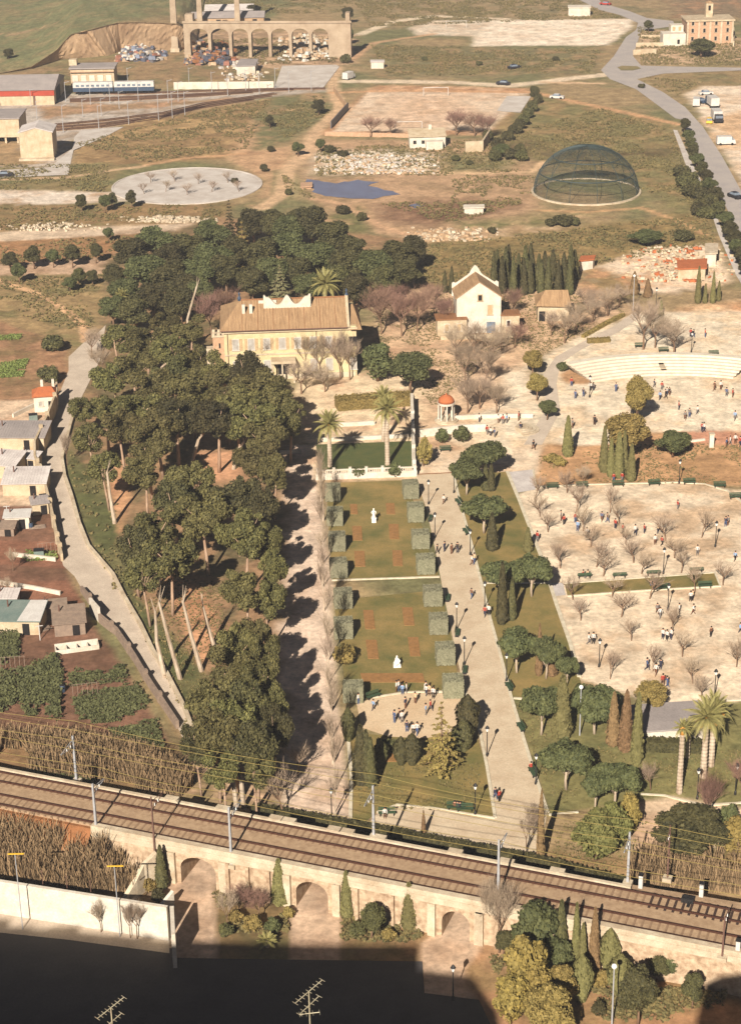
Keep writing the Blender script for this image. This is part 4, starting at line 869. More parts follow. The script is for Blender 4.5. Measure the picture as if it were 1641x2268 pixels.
# net poles on the court
t_ = []
for uu, vv, hh in ((*c5(103, 712), 9.0), (*c5(533, 745), 8.4)):
    p = P(uu, vv); t = thing('court_pole', None, None, p)
    MB().tube((0, 0, 0), (0, 0, hh), 0.06, 0.05).build('pole', 'mast_paint', t); MB().box((0.1, 0, hh), (1.6, 0.12, 0.1)).build('lamp_bar', 'paint_yellow', t); t_.append(t)
tag(t_[0], 'thin court floodlight pole with yellow bar nearest the picture edge', 'pole', 'court poles'); tag(t_[1], 'thin court floodlight pole with yellow bar near the wall end', 'pole', 'court poles')
for i, (uu, vv) in enumerate((c5(203, 622), c5(310, 645), c5(415, 668))):
    t = thing('fence_post', '%s thin post in front of the court wall, counted from the picture edge' % ORD[i], 'post', P(uu, vv), 0, 'posts before the court wall'); MB().tube((0, 0, 0), (0, 0, 4.6), 0.05, 0.04).build('shaft', 'mast_rust', t); MB().box((0, 0, 4.62), (0.14, 0.14, 0.06)).build('cap', 'mast_rust', t)
# ------------------------------------------------------------------ the far side: depot, brickworks, farm, mansion
def block(name, label, cat, pts, base_z, top_z, wallm, roofm, overhang=0.25, slab=0.25, z_at=0.0):
    """a flat-roofed block on a ground outline given in sheet coordinates"""
    q = [P(a, b, z_at) for a, b in pts]; c = sum(q, Vector()) / len(q); c.z = z_at
    t = thing(name, label, cat, c)
    MB().prism([(p.x - c.x, p.y - c.y) for p in q], base_z, top_z).build('wall', wallm, t)
    k = [((p.x - c.x), (p.y - c.y)) for p in q]; k = [(x + overhang * (1 if x > 0 else -1), y + overhang * (1 if y > 0 else -1)) for x, y in k]
    MB().prism(k, top_z + 0.01, top_z + slab).build('roof', roofm, t)
    return t
# engine shed
c = P(60, 233); t = thing('engine_shed', 'huge depot shed with grey roof and red stripe', 'depot', c, 0)
sE = pxm(c); Lx = (-140) / sE; Rx = 62 / sE; dp = 22.0; h = 4.4
MB().add([(Lx, 0, 0), (Rx, 0, 0), (Rx, dp, 0), (Lx, dp, 0), (Lx, 0, h), (Rx, 0, h), (Rx, dp, h), (Lx, dp, h)], [(0, 1, 5, 4), (1, 2, 6, 5), (2, 3, 7, 6), (3, 0, 4, 7)]).build('wall', 'old_plaster', t)
MB().box(((Lx + Rx) / 2, -0.12, h - 0.9), (Rx - Lx + 0.3, 0.2, 1.5)).build('red_stripe', 'stripe_red', t)
MB().add([(Lx - .3, -.4, h), (Rx + .3, -.4, h), (Rx + .3, dp + .4, h), (Lx - .3, dp + .4, h), (Lx - .3, dp / 2, h + 2.6), (Rx + .3, dp / 2, h + 2.6)], [(0, 1, 5, 4), (2, 3, 4, 5), (3, 0, 4), (1, 2, 5), (0, 3, 2, 1)]).build('roof', 'roof_grey', t)
MB().box((Rx + 0.06, 8, 2.0), (0.1, 8, 4.0)).build('gate', 'dark_opening', t)
for x in (-8, 2.5): MB().box((x, -0.1, 1.4), (0.4, 0.2, 2.8)).build('downpipe', 'mast_rust', t)
c = P(207, 190); t = thing('depot_office', 'pale depot office with pale shutters behind the train', 'office', c, 0)
MB().box((0, 4, 2.6), (13.4, 8, 5.2)).build('wall', 'old_plaster', t); MB().box((0, 4, 5.4), (14.2, 9, 0.35)).build('roof', 'roof_grey', t); MB().box((-6.4, 5.5, 6.4), (2.4, 2.4, 1.8)).build('roof_box', 'old_plaster', t)
MB().box((0, -0.35, 4.3), (13.6, 0.7, 0.15)).build('canopy', 'brick_salmon', t)
for i in range(5): win(t, -5.4 + i * 2.6, -0.02, 1.2, 1.9, 2.2, ('white_wash', 'shutter_wood'), name='shutter')
c = P(60, 318); t = thing('signal_store', 'windowless cream gabled store by the yard', 'store', P(84, 353), 0.03)
gable_house(t, 8.6, 9.0, 7.0, 8.2, 'old_plaster', 'roof_metal')
MB().box((-2.5, -0.03, 3.4), (0.12, 0.06, 6.6)).build('joint', 'stone_pale', t); MB().box((0, -0.9, 0.25), (9.2, 1.6, 0.5)).build('step', 'stone_pale', t)
t = thing('goods_shed', 'cream goods shed on posts at the left edge of the yard', 'shed', P(10, 318), 0)
MB().box((-2, 6, 4.2), (13, 12, 5.0)).build('wall', 'old_plaster', t); MB().box((-2, 6, 6.85), (13.6, 12.6, 0.3)).build('roof', 'roof_grey', t)
for x in (-6, -3, 0.5, 3.8): MB().box((x, 0.5, 0.85), (0.5, 0.5, 1.7)).build('post', 'old_plaster', t)
MB().box((-1.2, -0.05, 4.2), (0.15, 0.1, 4.9)).build('downpipe', 'shutter_wood', t)
# the train
t = thing('train', 'white and blue passenger train of two coaches beside the depot', 'train', P(254, 208), -0.0)
for i in (0, 1):
    x = -6.2 + i * 12.4
    cb = MB().box((x, 0, 2.9), (12.0, 2.7, 1.3)).box((x, 0, 3.65), (11.8, 2.3, 0.22), top=(1, 0.8)).build('coach_body', 'paint_white', t)
    MB().box((x, 0, 1.65), (12.02, 2.74, 1.2)).build('skirt', 'paint_blue', t)
    for k in range(7): MB().box((x - 4.6 + k * 1.53, -1.36, 2.85), (0.95, 0.06, 0.6)).build('window', 'glass_window', cb)
    for k in (-4.4, -3.2, 3.2, 4.4): MB().tube((x + k, -0.8, 0.5), (x + k, 0.8, 0.5), 0.45, 0.45, 10).build('wheel', 'rubber', t)
# yard tracks
def yard_track(pts, lab):
    q = line(pts); b0 = q[0]; t = thing('yard_track', lab, 'railway track', b0, 0, 'yard tracks')
    MB().ribbon([p - b0 for p in q], 2.4, 0.0, 0.12).build('sleeper_bed', 'sleeper_pale', t)
    for off in (-0.8, 0.8):
        dn = (q[-1] - q[0]).normalized(); nn = Vector((-dn.y, dn.x, 0)) * off
        MB().ribbon([p - b0 + nn for p in q], 0.2, 0.1, 0.3).build('rail', 'rail_steel', t)
yard_track([k5(640, 322), k5(1100, 335), (430, 203), (600, 198), (720, 197)], 'yard track running along under the parked train')
yard_track([k5(600, 385), k5(1100, 365), (430, 210), (560, 203), (650, 199)], 'yard track one line nearer than the train')
yard_track([k5(600, 402), k5(1100, 385), (430, 214), (560, 205)], 'yard track second nearer than the train')
yard_track([k5(480, 600), k5(900, 562), k5(1400, 500), (450, 231), (610, 208)], 'yard track with pale ballast, upper of the lower fan')
yard_track([k5(480, 622), k5(900, 590), k5(1400, 524), (460, 233), (600, 213)], 'middle yard track of the lower fan')
yard_track([k5(480, 645), k5(900, 612), k5(1350, 545), (440, 240), (560, 221)], 'yard track along the brown field edge')
ym = []
for x, y, h in [(545, 660, 9), (848, 635, 8), (1103, 595, 8), (1358, 560, 9), (1475, 540, 9), (1582, 515, 8), (320, 545, 6), (712, 530, 6), (870, 520, 6), (777, 425, 6), (943, 410, 7), (1185, 400, 7), (1095, 250, 6), (1440, 410, 8), (1525, 400, 7), (565, 400, 7), (1022, 460, 6), (270, 440, 6)]:
    ym.append(thing('yard_mast', None, None, P(*k5(x, y)))); mb = MB().tube((0, 0, 0), (0, 0, h * 0.85), 0.1, 0.07); mb.build('pole', 'mast_paint', ym[-1]); MB().tube((0, 0, h * 0.8), (1.4, 0, h * 0.86), 0.06).build('bracket', 'mast_paint', ym[-1])
for x, y in [(640, 205), (575, 208), (505, 213), (690, 203), (470, 206), (545, 201), (610, 197), (420, 196)]:
    ym.append(thing('yard_mast', None, None, P(x, y))); MB().tube((0, 0, 0), (0, 0, 6.5), 0.1, 0.07).build('pole', 'mast_paint', ym[-1]); MB().tube((0, 0, 6.0), (1.2, 0, 6.3), 0.06).build('bracket', 'mast_paint', ym[-1])
o = MB().ribbon([p - P(386, 198) for p in line([(386, 198), (500, 197), (607, 196)])], 0.4, -0.1, 2.2).build('yard_wall', 'white_wash', None, P(386, 198)); tag(o, 'long white yard wall behind the tracks', 'wall')
# soil bluff and the hill above it
top = [(-90, 168, 0.15), (0, 162, 0.3), (70, 148, 0.8), (125, 112, 3.6), (158, 76, 8.4), (200, 66, 9.4), (240, 55, 9.8), (262, 50, 10.2), (300, 49, 10.4), (350, 50, 10.2), (395, 53, 9.6), (410, 62, 8.0), (425, 85, 4.0), (440, 100, 1.0)]
bot = [(-90, 169), (0, 164), (70, 152), (135, 132), (205, 127), (240, 124), (262, 116), (270, 112), (310, 112), (350, 112), (395, 112), (412, 108), (428, 103), (442, 104)]
tw = [P(a, b, z) for a, b, z in top]; bw = [P(a, b) for a, b in bot]
def resamp(L, n):
    o = []
    for i in range(n + 1):
        f = i / n * (len(L) - 1); k = min(int(f), len(L) - 2); o.append(L[k].lerp(L[k + 1], f - k))
    return o
n_ = 110; T_, B_ = resamp(tw, n_), resamp(bw, n_); rows = 9
mb = MB(); vs = []
for j in range(rows + 1):
    for i in range(n_ + 1):
        p = B_[i].lerp(T_[i], j / rows)
        k = 0 if j in (0,) else 1.0
        cr = (math.sin(i * 1.7) + math.sin(i * 0.63 + 1) + rnd.uniform(-1, 1)) * 0.16
        vs.append((p.x + cr * 0.4 * k, p.y - abs(cr) * k + (0.8 if 37 < i < 41 else 0), p.z + (rnd.uniform(-.2, .2) if 0 < j < rows else 0)))
fs = [(j * (n_ + 1) + i, j * (n_ + 1) + i + 1, (j + 1) * (n_ + 1) + i + 1, (j + 1) * (n_ + 1) + i) for j in range(rows) for i in range(n_)]
mb.add(vs, fs); structure(mb.build('cliff', 'cliff_soil'))
rr = 44; hv, hf = [], []
for j in range(rr + 1):
    for i in range(n_ + 1):
        p = T_[i]; f_ = j / rr; yy = p.y + 150 * f_ ** 1.5 + (0 if j else -0.6)
        edge = min(1, min(i, n_ - i) / 30); edge = edge * edge * (3 - 2 * edge)
        z = p.z * (1 - f_ * 0.75) + 1.5 * f_ * edge + (math.sin(i * 0.3 + j * .35) * .2 + rnd.uniform(-.18, .18)) * (1 if j else 0)
        if j == rr: z = -1
        z = z if edge > 0.0 else p.z * (1 - f_) - 1.0 * f_
        hv.append((p.x + p.x * 0.12 * f_, yy, z + (0.02 if j == 0 else 0)))
        if i < n_ and j < rr: hf.append((j * (n_ + 1) + i, j * (n_ + 1) + i + 1, (j + 1) * (n_ + 1) + i + 1, (j + 1) * (n_ + 1) + i))
hv = np.array(hv); hc, _ = survey(hv[:, 0] * .9 - 8, hv[:, 1] + 10)
ground('hill', [(hv, np.array(hf), hc)])
# aqueduct bridge
bA, bB = P(410, 128), P(778, 128); t = thing('aqueduct', 'brick aqueduct bridge on tall arches by the brickworks', 'bridge', bA, math.atan2(bB.y - bA.y, bB.x - bA.x))
LB = (bB - bA).length; pu = [467, 513, 556, 600, 645, 689, 732]; f = lambda u_: (u_ - 410) / 368 * LB
ar_ = [(f(424), f(pu[0]) - 0.5, 7.4, 9.5)] + [(f(pu[i]) + 0.5, f(pu[i + 1]) - 0.5, 7.4, 9.5) for i in range(6)]
arched(MB(), 0, LB, ar_, 11.4, 0, 3.2, -0.3, 8).build('arcade', 'aqueduct_stone', t)
MB().box((LB / 2, -0.1, 11.6), (LB + 0.5, 0.4, 0.7)).build('parapet', 'aqueduct_stone', t); MB().box((2.0, 1.6, 12.8), (2.6, 3.4, 2.6)).build('end_block', 'aqueduct_stone', t); MB().box((LB - 1, 1.6, 13.0), (1.4, 3.0, 3.0)).build('end_block', 'aqueduct_stone', t)
def chimney(u, v, wd, h, lab, z=0.0):
    t = thing('brick_chimney', lab, 'chimney', P(u, v, z), 0, 'brickworks chimneys')
    MB().box((0, 0, h / 2), (wd, wd, h), top=(0.62, 0.62)).build('shaft', 'aqueduct_stone', t); MB().box((0, 0, 0.6), (wd * 1.3, wd * 1.3, 1.2)).build('base', 'stone_pale', t); MB().box((0, 0, h + 0.2), (wd * 0.8, wd * 0.8, 0.5)).build('cap', 'stone_pale', t)
chimney(389, 114, 2.3, 34, 'tall brick chimney in front of the soil bluff'); chimney(444, 62, 2.0, 26, 'brick chimney rising behind the aqueduct start', 0); chimney(527, 60, 2.0, 26, 'brick chimney farther along behind the aqueduct roofs')
for lab, u0, u1, v_, h, rm in (('long grey-roofed kiln hall behind the aqueduct', 425, 585, 56, 2.6, 'roof_grey'), ('second brickworks hall with lighter roof behind the first', 455, 560, 38, 2.4, 'roof_metal')):
    c = P((u0 + u1) / 2, v_); s = pxm(c); wd = (u1 - u0) / s
    t = thing('brickworks_hall', lab, 'factory', c, 0, 'brickworks halls'); gb = h
    MB().box((0, 5, gb / 2), (wd, 10, gb)).build('wall', 'cliff_soil', t)
    MB().add([(-wd / 2 - .3, -.4, gb), (wd / 2 + .3, -.4, gb), (wd / 2 + .3, 10.4, gb), (-wd / 2 - .3, 10.4, gb), (-wd / 2 - .3, 5, gb + 1.6), (wd / 2 + .3, 5, gb + 1.6)], [(0, 1, 5, 4), (2, 3, 4, 5), (3, 0, 4), (1, 2, 5), (0, 3, 2, 1)]).build('roof', rm, t)
    for i in range(4): MB().box((-wd / 2 + wd * (i + .5) / 4, -0.05, gb - 1.2), (1.6, 0.1, 1.3)).build('window', 'dark_opening', t)
# scrap heaps: nobody could count the pieces
def heap(name, lab, u0, u1, v0, v1, n, zmax, sz, mats):
    mb = MB()
    for i in range(n):
        a, b = rnd.gauss(0.5, 0.22), rnd.random() ** 1.2
        p = P(u0 + (u1 - u0) * min(max(a, 0), 1), v1 + (v0 - v1) * b); z = zmax * (1 - abs(a - 0.5) * 1.7) * rnd.random()
        mb.cur = rnd.randrange(len(mats)); s_ = sz * rnd.uniform(0.5, 1.4)
        mb.box((p.x, p.y, max(z, 0.1)), (s_ * rnd.uniform(.6, 1.6), s_ * rnd.uniform(.6, 1.4), s_ * rnd.uniform(.4, .9)), rnd.uniform(0, 3), (rnd.uniform(.5, 1), rnd.uniform(.5, 1)))
    o = mb.build(name, mats); structure(o, 'stuff'); tag(o, lab, 'heap'); return o
SCR = ['scrap_%d' % i for i in range(7)]
heap('scrap_heap', 'colourful scrap heap below the soil bluff', 260, 365, 100, 138, 420, 3.0, 1.3, SCR)
heap('scrap_heap', 'darker scrap and rubble under the first aqueduct arches', 410, 520, 100, 145, 360, 2.6, 1.2, ['scrap_3', 'scrap_5', 'scrap_6', 'scrap_2', 'soil_bed'])
heap('rubble_heap', 'pale rubble below the far aqueduct arches', 620, 745, 85, 135, 300, 2.5, 1.1, ['rock_white', 'cliff_soil', 'scrap_6', 'scrap_4'])
heap('rubble_heap', 'white rubble spread beside the pond', 700, 970, 345, 386, 900, 0.7, 0.6, ['rock_white', 'cliff_soil', 'gravel_white'])
heap('rubble_heap', 'line of white stones along the upper terrace', 270, 480, 482, 494, 220, 0.6, 0.6, ['rock_white'])
heap('rubble_heap', 'scattered white stones on the left terrace edge', 0, 240, 495, 512, 120, 0.5, 0.5, ['rock_white'])
heap('rubble_heap', 'pale demolition rubble in the yard near the road', 1380, 1620, 548, 625, 420, 0.7, 0.6, ['rock_white', 'old_plaster', 'old_plaster', 'roof_red'])
heap('rubble_heap', 'pale stones along the hollow beyond the wood', 900, 1100, 505, 535, 200, 0.5, 0.7, ['rock_white', 'cliff_soil'])
heap('rubble_heap', 'rubble on the slope beneath the aqueduct bank', 480, 600, 140, 180, 160, 0.8, 0.9, ['rock_white', 'scrap_0', 'scrap_6'])
# farm by the football field
t = thing('farmhouse', 'low white farmhouse between the football field and the rubble', 'farmhouse', P(947, 328), GY)
MB().box((0, 2.5, 1.5), (9.5, 4.6, 3.0)).build('wall', 'white_wash', t); rf = MB().add([(-5, -.2, 3.0), (5, -.2, 3.0), (5, 5.2, 4.1), (-5, 5.2, 4.1), (-5, -.2, 3.15), (5, -.2, 3.15), (5, 5.2, 4.25), (-5, 5.2, 4.25)], [(4, 5, 6, 7), (0, 1, 5, 4), (1, 2, 6, 5), (2, 3, 7, 6), (3, 0, 4, 7), (3, 2, 1, 0)]).build('roof', 'old_plaster', t)
MB().box((1, 4.6, 4.6), (0.8, 0.8, 1.4)).build('chimney', 'white_wash', rf); MB().box((1.6, -1.2, 1.1), (4.4, 2.4, 2.2)).build('porch', 'white_wash', t)
for x in (-3.4, -1.2, 3.6): MB().box((x, 0.17, 1.6), (0.8, 0.1, 0.9)).build('window', 'dark_opening', t)
o = MB().ribbon([p - P(1030, 335) for p in line([(1030, 337), (1068, 335), (1085, 308)])], 0.5, -.1, 2.8).build('yard_wall', 'old_plaster', None, P(1030, 335)); tag(o, 'plain plaster corner wall beside the low farmhouse', 'wall')
o = MB().ribbon([p - P(720, 296) for p in line([(720, 300), (840, 303), (905, 305)])], 0.3, -.1, 1.1).build('field_wall', 'brick_salmon', None, P(720, 296)); tag(o, 'low reddish wall along the near end of the football field', 'wall')
o = MB().ribbon([p - P(735, 285) for p in line([m8(205, 325), m8(325, 190)])], 0.3, -.1, 2.0).build('graffiti_wall', 'scrap_3', None, P(735, 285)); tag(o, 'dark streaked wall beside the dirt track at the field corner', 'wall')
o = MB().ribbon([p - P(752, 235) for p in line([m8(310, 185), m8(225, 65)])], 0.3, -.1, 1.6).build('track_wall', 'cliff_soil', None, P(752, 235)); tag(o, 'earth coloured wall climbing beside the dirt track', 'wall')
# football goals
for lab, u, v, wpx in (('white football goal at the far end of the tan field', 965, 212, 44), ('white football goal at the near end of the tan field', 905, 289, 50), ('small white goal on the topmost pale field', 1010, 62, 30)):
    p = P(u, v); wd = 7.3; t = thing('football_goal', lab, 'goal', p, 0, 'football goals'); mb = MB()
    for s in (-1, 1): MB().tube((s * wd / 2, 0, 0), (s * wd / 2, 0, 2.44), 0.09).build('post', 'paint_white', t)
    MB().tube((-wd / 2, 0, 2.44), (wd / 2, 0, 2.44), 0.09).build('crossbar', 'paint_white', t)
# mansion
c = P(1570, 98); t = thing('mansion', 'large brick mansion with bell tower at the top right corner', 'mansion', c, 0.02); s = pxm(c); W_ = 103 / s; Hh = 50 / s
MB().box((0, 5, Hh / 2), (W_, 10, Hh)).build('wall', 'brick_salmon', t); MB().box((0, 5, Hh + 0.25), (W_ + 0.8, 10.8, 0.5)).build('roof', 'old_plaster', t)
for k in range(5): MB().box((-W_ / 2 + 0.3 + k * (W_ - 0.6) / 4, -0.08, Hh / 2), (0.6, 0.2, Hh)).build('pilaster', 'stone_pale', t)
for k in range(4):
    for z in (1.2, 3.9, 6.3): win(t, -W_ / 2 + W_ * (k + 0.5) / 4, -0.02, z, 0.9, 1.4, ('dark_opening', 'stone_pale'))
bt = MB().box((0.6, 7, Hh + 2.6), (2.3, 2.3, 4.8)).build('bell_tower', 'old_plaster', t); MB().box((0.6, 5.83, Hh + 3.4), (0.8, 0.08, 1.6)).build('belfry_opening', 'dark_opening', bt); MB().box((0.6, 7, Hh + 5.3), (2.6, 2.6, 0.6), top=(0.2, 0.2)).build('tower_cap', 'roof_tile', bt)
t = thing('mansion_annex', 'white flat annex with openings left of the brick mansion', 'annex', P(1492, 102), 0.02)
MB().box((0, 3, 2.0), (7.6, 6, 4.0)).build('wall', 'white_wash', t); MB().box((1.5, 6, 4.8), (4.2, 4.0, 2.6)).build('upper_block', 'white_wash', t); MB().box((1.4, -0.05, 1.4), (0.8, 0.1, 1.4)).build('door', 'dark_opening', t)
for x in (0.4, 2.4): MB().box((x, 3.96, 5.0), (0.9, 0.1, 1.3)).build('window', 'shutter_wood', t)
for pts, h, lab in (([k4(590, 465), k4(860, 462)], 1.3, 'upper pale garden wall below the white annex'), ([k4(560, 545), k4(790, 535)], 1.6, 'lower pale garden wall near the road bend'), ([k4(1560, 330), k4(1560, 470)], 2.0, 'brown wall at the east side of the brick mansion'), ([k4(640, 372), k4(860, 372)], 0.8, 'thin terrace wall above the mansion garden')):
    b0 = P(*pts[0]); o = MB().ribbon([p - b0 for p in line(pts)], 0.5, -.1, h).build('garden_wall', 'old_plaster', None, b0); tag(o, lab, 'wall')
block('changing_hut', 'small white hut above the topmost pale field', 'hut', [(1258, 36), (1306, 36), (1306, 31), (1258, 31)], 0, 3.0, 'white_wash', 'white_wash')
block('field_hut', 'tiny white hut on the dirt between field and brickworks', 'hut', [(822, 152), (850, 152), (850, 148), (822, 148)], 0, 2.0, 'white_wash', 'roof_metal')
block('shack', 'shack with grey sheet roof below the aqueduct bank', 'shack', [(525, 166), (566, 164), (572, 150), (536, 150)], 0, 2.6, 'white_wash', 'roof_grey')
block('ruin', 'roofless pale ruin of the rubble yard near the main road', 'ruin', [(1500, 622), (1560, 620), (1562, 600), (1500, 604)], 0, 2.4, 'old_plaster', 'roof_red')
block('ruin', 'white broken building corner at the far end of the rubble yard', 'ruin', [(1560, 590), (1584, 588), (1586, 568), (1562, 568)], 0, 2.6, 'white_wash', 'rock_white')
block('tile_stack', 'brown roofed remnant at the tip of the rubble yard by the cypresses', 'ruin', [(1283, 600), (1312, 596), (1316, 588), (1288, 590)], 0, 2.0, 'white_wash', 'roof_red')
block('sluice_block', 'white concrete block on the waste ground below the cage', 'block', [(1028, 475), (1070, 474), (1070, 468), (1028, 469)], 0, 1.4, 'white_wash', 'white_wash')
block('pond_slab', 'small reddish slab at the corner of the pond', 'slab', [(668, 420), (690, 418), (690, 410), (668, 411)], 0, 0.5, 'brick_salmon', 'brick_salmon')
# wire cage dome
c = P(1297, 425); rd = 116 / pxm(c); hd = 11.3
t = thing('aviary_dome', 'big dark wire mesh dome on the waste ground', 'dome', c)
structure(MB().lathe([(rd * 0.99, -0.1), (rd * 0.99, 0.02), (0.01, 0.05)], 48).build('dome_floor', 'hill_grass', t)) if False else None
def dp_(a, e): return (rd * math.cos(e) * math.cos(a), rd * math.cos(e) * math.sin(a), hd * math.sin(e))
mb = MB()
NM, NR = 168, 50
for i in range(NM):
    pts = [dp_(2 * math.pi * i / NM, R(90) * k / NR * 0.98) for k in range(0, NR + 1, 2)]
    mb.path(pts, 0.022, 3)
for k in range(1, NR):
    e = R(90) * k / NR; pts = [dp_(2 * math.pi * i / 64, e) for i in range(65)]; mb.path(pts, 0.022, 3)
mb.build('wire_net', 'net_wire', t)
for i in range(12):
    MB().path([dp_(2 * math.pi * i / 12 + .1, R(90) * k / 12) for k in range(13)], 0.06, 5).build('rib', 'net_wire', t)
for e in (R(26), R(50)): MB().path([tuple(0.998 * q for q in dp_(2 * math.pi * i / 48, e)) for i in range(49)], 0.13, 5).build('hoop', 'net_wire', t)
MB().ribbon([Vector((rd * 1.02 * math.cos(2 * math.pi * i / 60), rd * 1.02 * math.sin(2 * math.pi * i / 60), 0)) for i in range(60)], 0.6, -.1, 0.3, True).build('base_ring', 'stone_pale', t)
# the tower blocks behind the viewpoint, whose shadow falls over the foreground
def shadow_block(name, lab, edge, H, depth, extra=()):
    q = []
    for u, v in edge:
        p = P(u, v); k = H / math.tan(SUN_EL); q.append(Vector((p.x - k * math.sin(SUN_AZ), p.y - k * math.cos(SUN_AZ), 0)))
    back = [Vector((p.x, p.y - depth, 0)) for p in q[::-1]]
    o = thing(name, lab, 'apartment block', (q[0] + q[-1]) / 2, 0, 'apartment blocks before the court'); c = o.location
    MB().prism([(p.x - c.x, p.y - c.y) for p in q + back], 0, H - 0.6).build('wall', 'apartment_brick', o)
    MB().ribbon([p - c for p in q], 0.4, H - 0.6, H).build('roof_parapet', 'old_plaster', o)
    for f_, w_, h_ in extra:
        a, b = q[int(f_)], q[int(f_) + 1]; p = a.lerp(b, f_ - int(f_)) - c; MB().box((p.x, p.y - 1.0, H + h_ / 2 - 0.6), (w_, 1.8, h_ + 0.6)).build('chimney_stack', 'apartment_brick', o)
    return o
shadow_block('apartment_block', 'brick apartment block whose shadow covers the court', [(-400, 2030), (0, 2052), (165, 2064), (392, 2086)], 56, 14, ((0.97, 2.4, 1.2), (1.35, 1.4, .6), (1.85, 3.0, .9), (2.35, 2.2, .5), (2.7, 1.2, .8)))
shadow_block('apartment_block', 'brick apartment block whose shadow covers the gardens', [(382, 2084), (650, 2094), (930, 2096)], 55, 13, ((0.3, 1.6, .5), (0.75, 1.2, .9), (1.5, 2.0, .4)))
shadow_block('apartment_block', 'lower brick apartment block whose shadow ends by the stairs', [(925, 2150), (1046, 2165)], 54, 11)
shadow_block('apartment_block', 'narrow brick apartment block with a slanting shadow edge', [(1043, 2165), (1095, 2238), (1110, 2300)], 54, 12)
shadow_block('apartment_block', 'brick apartment block whose shadow reaches the right corner', [(1545, 2268), (1565, 2178), (1600, 2158), (1800, 2120)], 55, 12)
# ------------------------------------------------------------------ vegetation
nrg = np.random.default_rng(5)
def cloud(pts, nor, size, asp=0.7, jit=0.6):
    n = len(pts); v = nor + nrg.normal(0, jit, (n, 3)); v /= np.linalg.norm(v, axis=1)[:, None] + 1e-9
    a = np.cross(v, nrg.normal(0, 1, (n, 3))); a /= np.linalg.norm(a, axis=1)[:, None] + 1e-9; b = np.cross(v, a)
    s = (size * nrg.uniform(0.6, 1.4, n))[:, None]; a = a * s; b = b * s * asp
    q = np.stack([pts - a - b * .4, pts - b * 1.0 + a * .2, pts + a + b * .4, pts + b - a * .2], 1).reshape(-1, 3)
    return q
def cloudmesh(name, verts, material, core=None, core_mat=None):
    n = len(verts) // 4; cv, cf = core or (np.zeros((0, 3)), [])
    f = [tuple(range(4 * i, 4 * i + 4)) for i in range(n)] + [tuple(k + 4 * n for k in t) for t in cf]
    me = bpy.data.meshes.new(name); me.from_pydata(np.concatenate([verts, np.array(cv).reshape(-1, 3)]).tolist(), [], f)
    me.materials.append(M[material]); me.update(); return me
def ico(c, r):
    bm = bmesh.new(); bmesh.ops.create_icosphere(bm, subdivisions=1, radius=1.0)
    v = [(c[0] + p.co.x * r[0], c[1] + p.co.y * r[1], c[2] + p.co.z * r[2]) for p in bm.verts]; f = [tuple(x.index for x in p.verts) for p in bm.faces]; bm.free(); return v, f
def blobs(spec, dens, size, lo=0.72, asp=0.7, jit=0.6, up=0.25):
    """leaf faces over a set of clumps (centre, radii)"""
    out, cv, cf = [], [], []
    for c, r in spec:
        ar = 4 * math.pi * ((r[0] * r[1]) ** 1.6 / 3 + 2 * (r[0] * r[2]) ** 1.6 / 3) ** (1 / 1.6); n = int(ar * dens)
        d = nrg.normal(0, 1, (n, 3)); d /= np.linalg.norm(d, axis=1)[:, None]
        k = nrg.uniform(lo, 1.05, n)[:, None]; p = np.array(c) + d * np.array(r) * k
        nn = d / np.array(r); nn /= np.linalg.norm(nn, axis=1)[:, None]; nn[:, 2] += up
        out.append(cloud(p, nn, size, asp, jit))
        v, f = ico(c, [q * 0.66 for q in r]); k0 = len(cv); cv += v; cf += [tuple(i + k0 for i in t) for t in f]
    return np.concatenate(out), (cv, cf)
def limbs(mb, base_z, targets, r, start=(0, 0)):
    for t in targets:
        m_ = Vector((start[0] + (t[0] - start[0]) * .45, start[1] + (t[1] - start[1]) * .45, base_z + (t[2] - base_z) * .6)); mb.path([(start[0], start[1], base_z), m_, t], [r, r * .6, r * .22], 5)
PROTO = {}
def proto(key, name, h, rad, cz, trunk_mb, trunk_mat, crown_me, extra=()):
    t = thing(name, None, None); trunk_mb.build('trunk', trunk_mat, t, smooth=True)
    if crown_me: obj('crown', crown_me, t)
    for e in extra: obj(e[0], e[1], t)
    PROTO[key] = (t, h, rad, cz); t['_proto'] = True
    return t
USED = set()
def put(key, loc, rz, scale):
    t = PROTO[key][0]
    if key not in USED:
        USED.add(key); t.location = loc; t.rotation_euler = (0, 0, rz); t.scale = scale; o = t
        if '_proto' in o: del o['_proto']
        return o
    return dup(t, loc, rz, scale)
def by_base(key, u, vb, vt, wpx, rz=None, z=0.0):
    _, h, rad, cz = PROTO[key]; b = P(u, vb, z); H = hgt(b, vt); k = pxm(b); rr = wpx / 2 / k
    # the top of a broad crown is seen over its back edge
    return put(key, b, rnd.uniform(0, 6.28) if rz is None else rz, (rr / rad, rr / rad, H / h))
def by_crown(key, u, v, rpx, hm, rz=None):
    _, h, rad, cz = PROTO[key]; sz = hm / h; p = P(u, v, cz * sz); rr = rpx / pxm(p)
    return put(key, (p.x, p.y, 0), rnd.uniform(0, 6.28) if rz is None else rz, (rr / rad, rr / rad, sz))
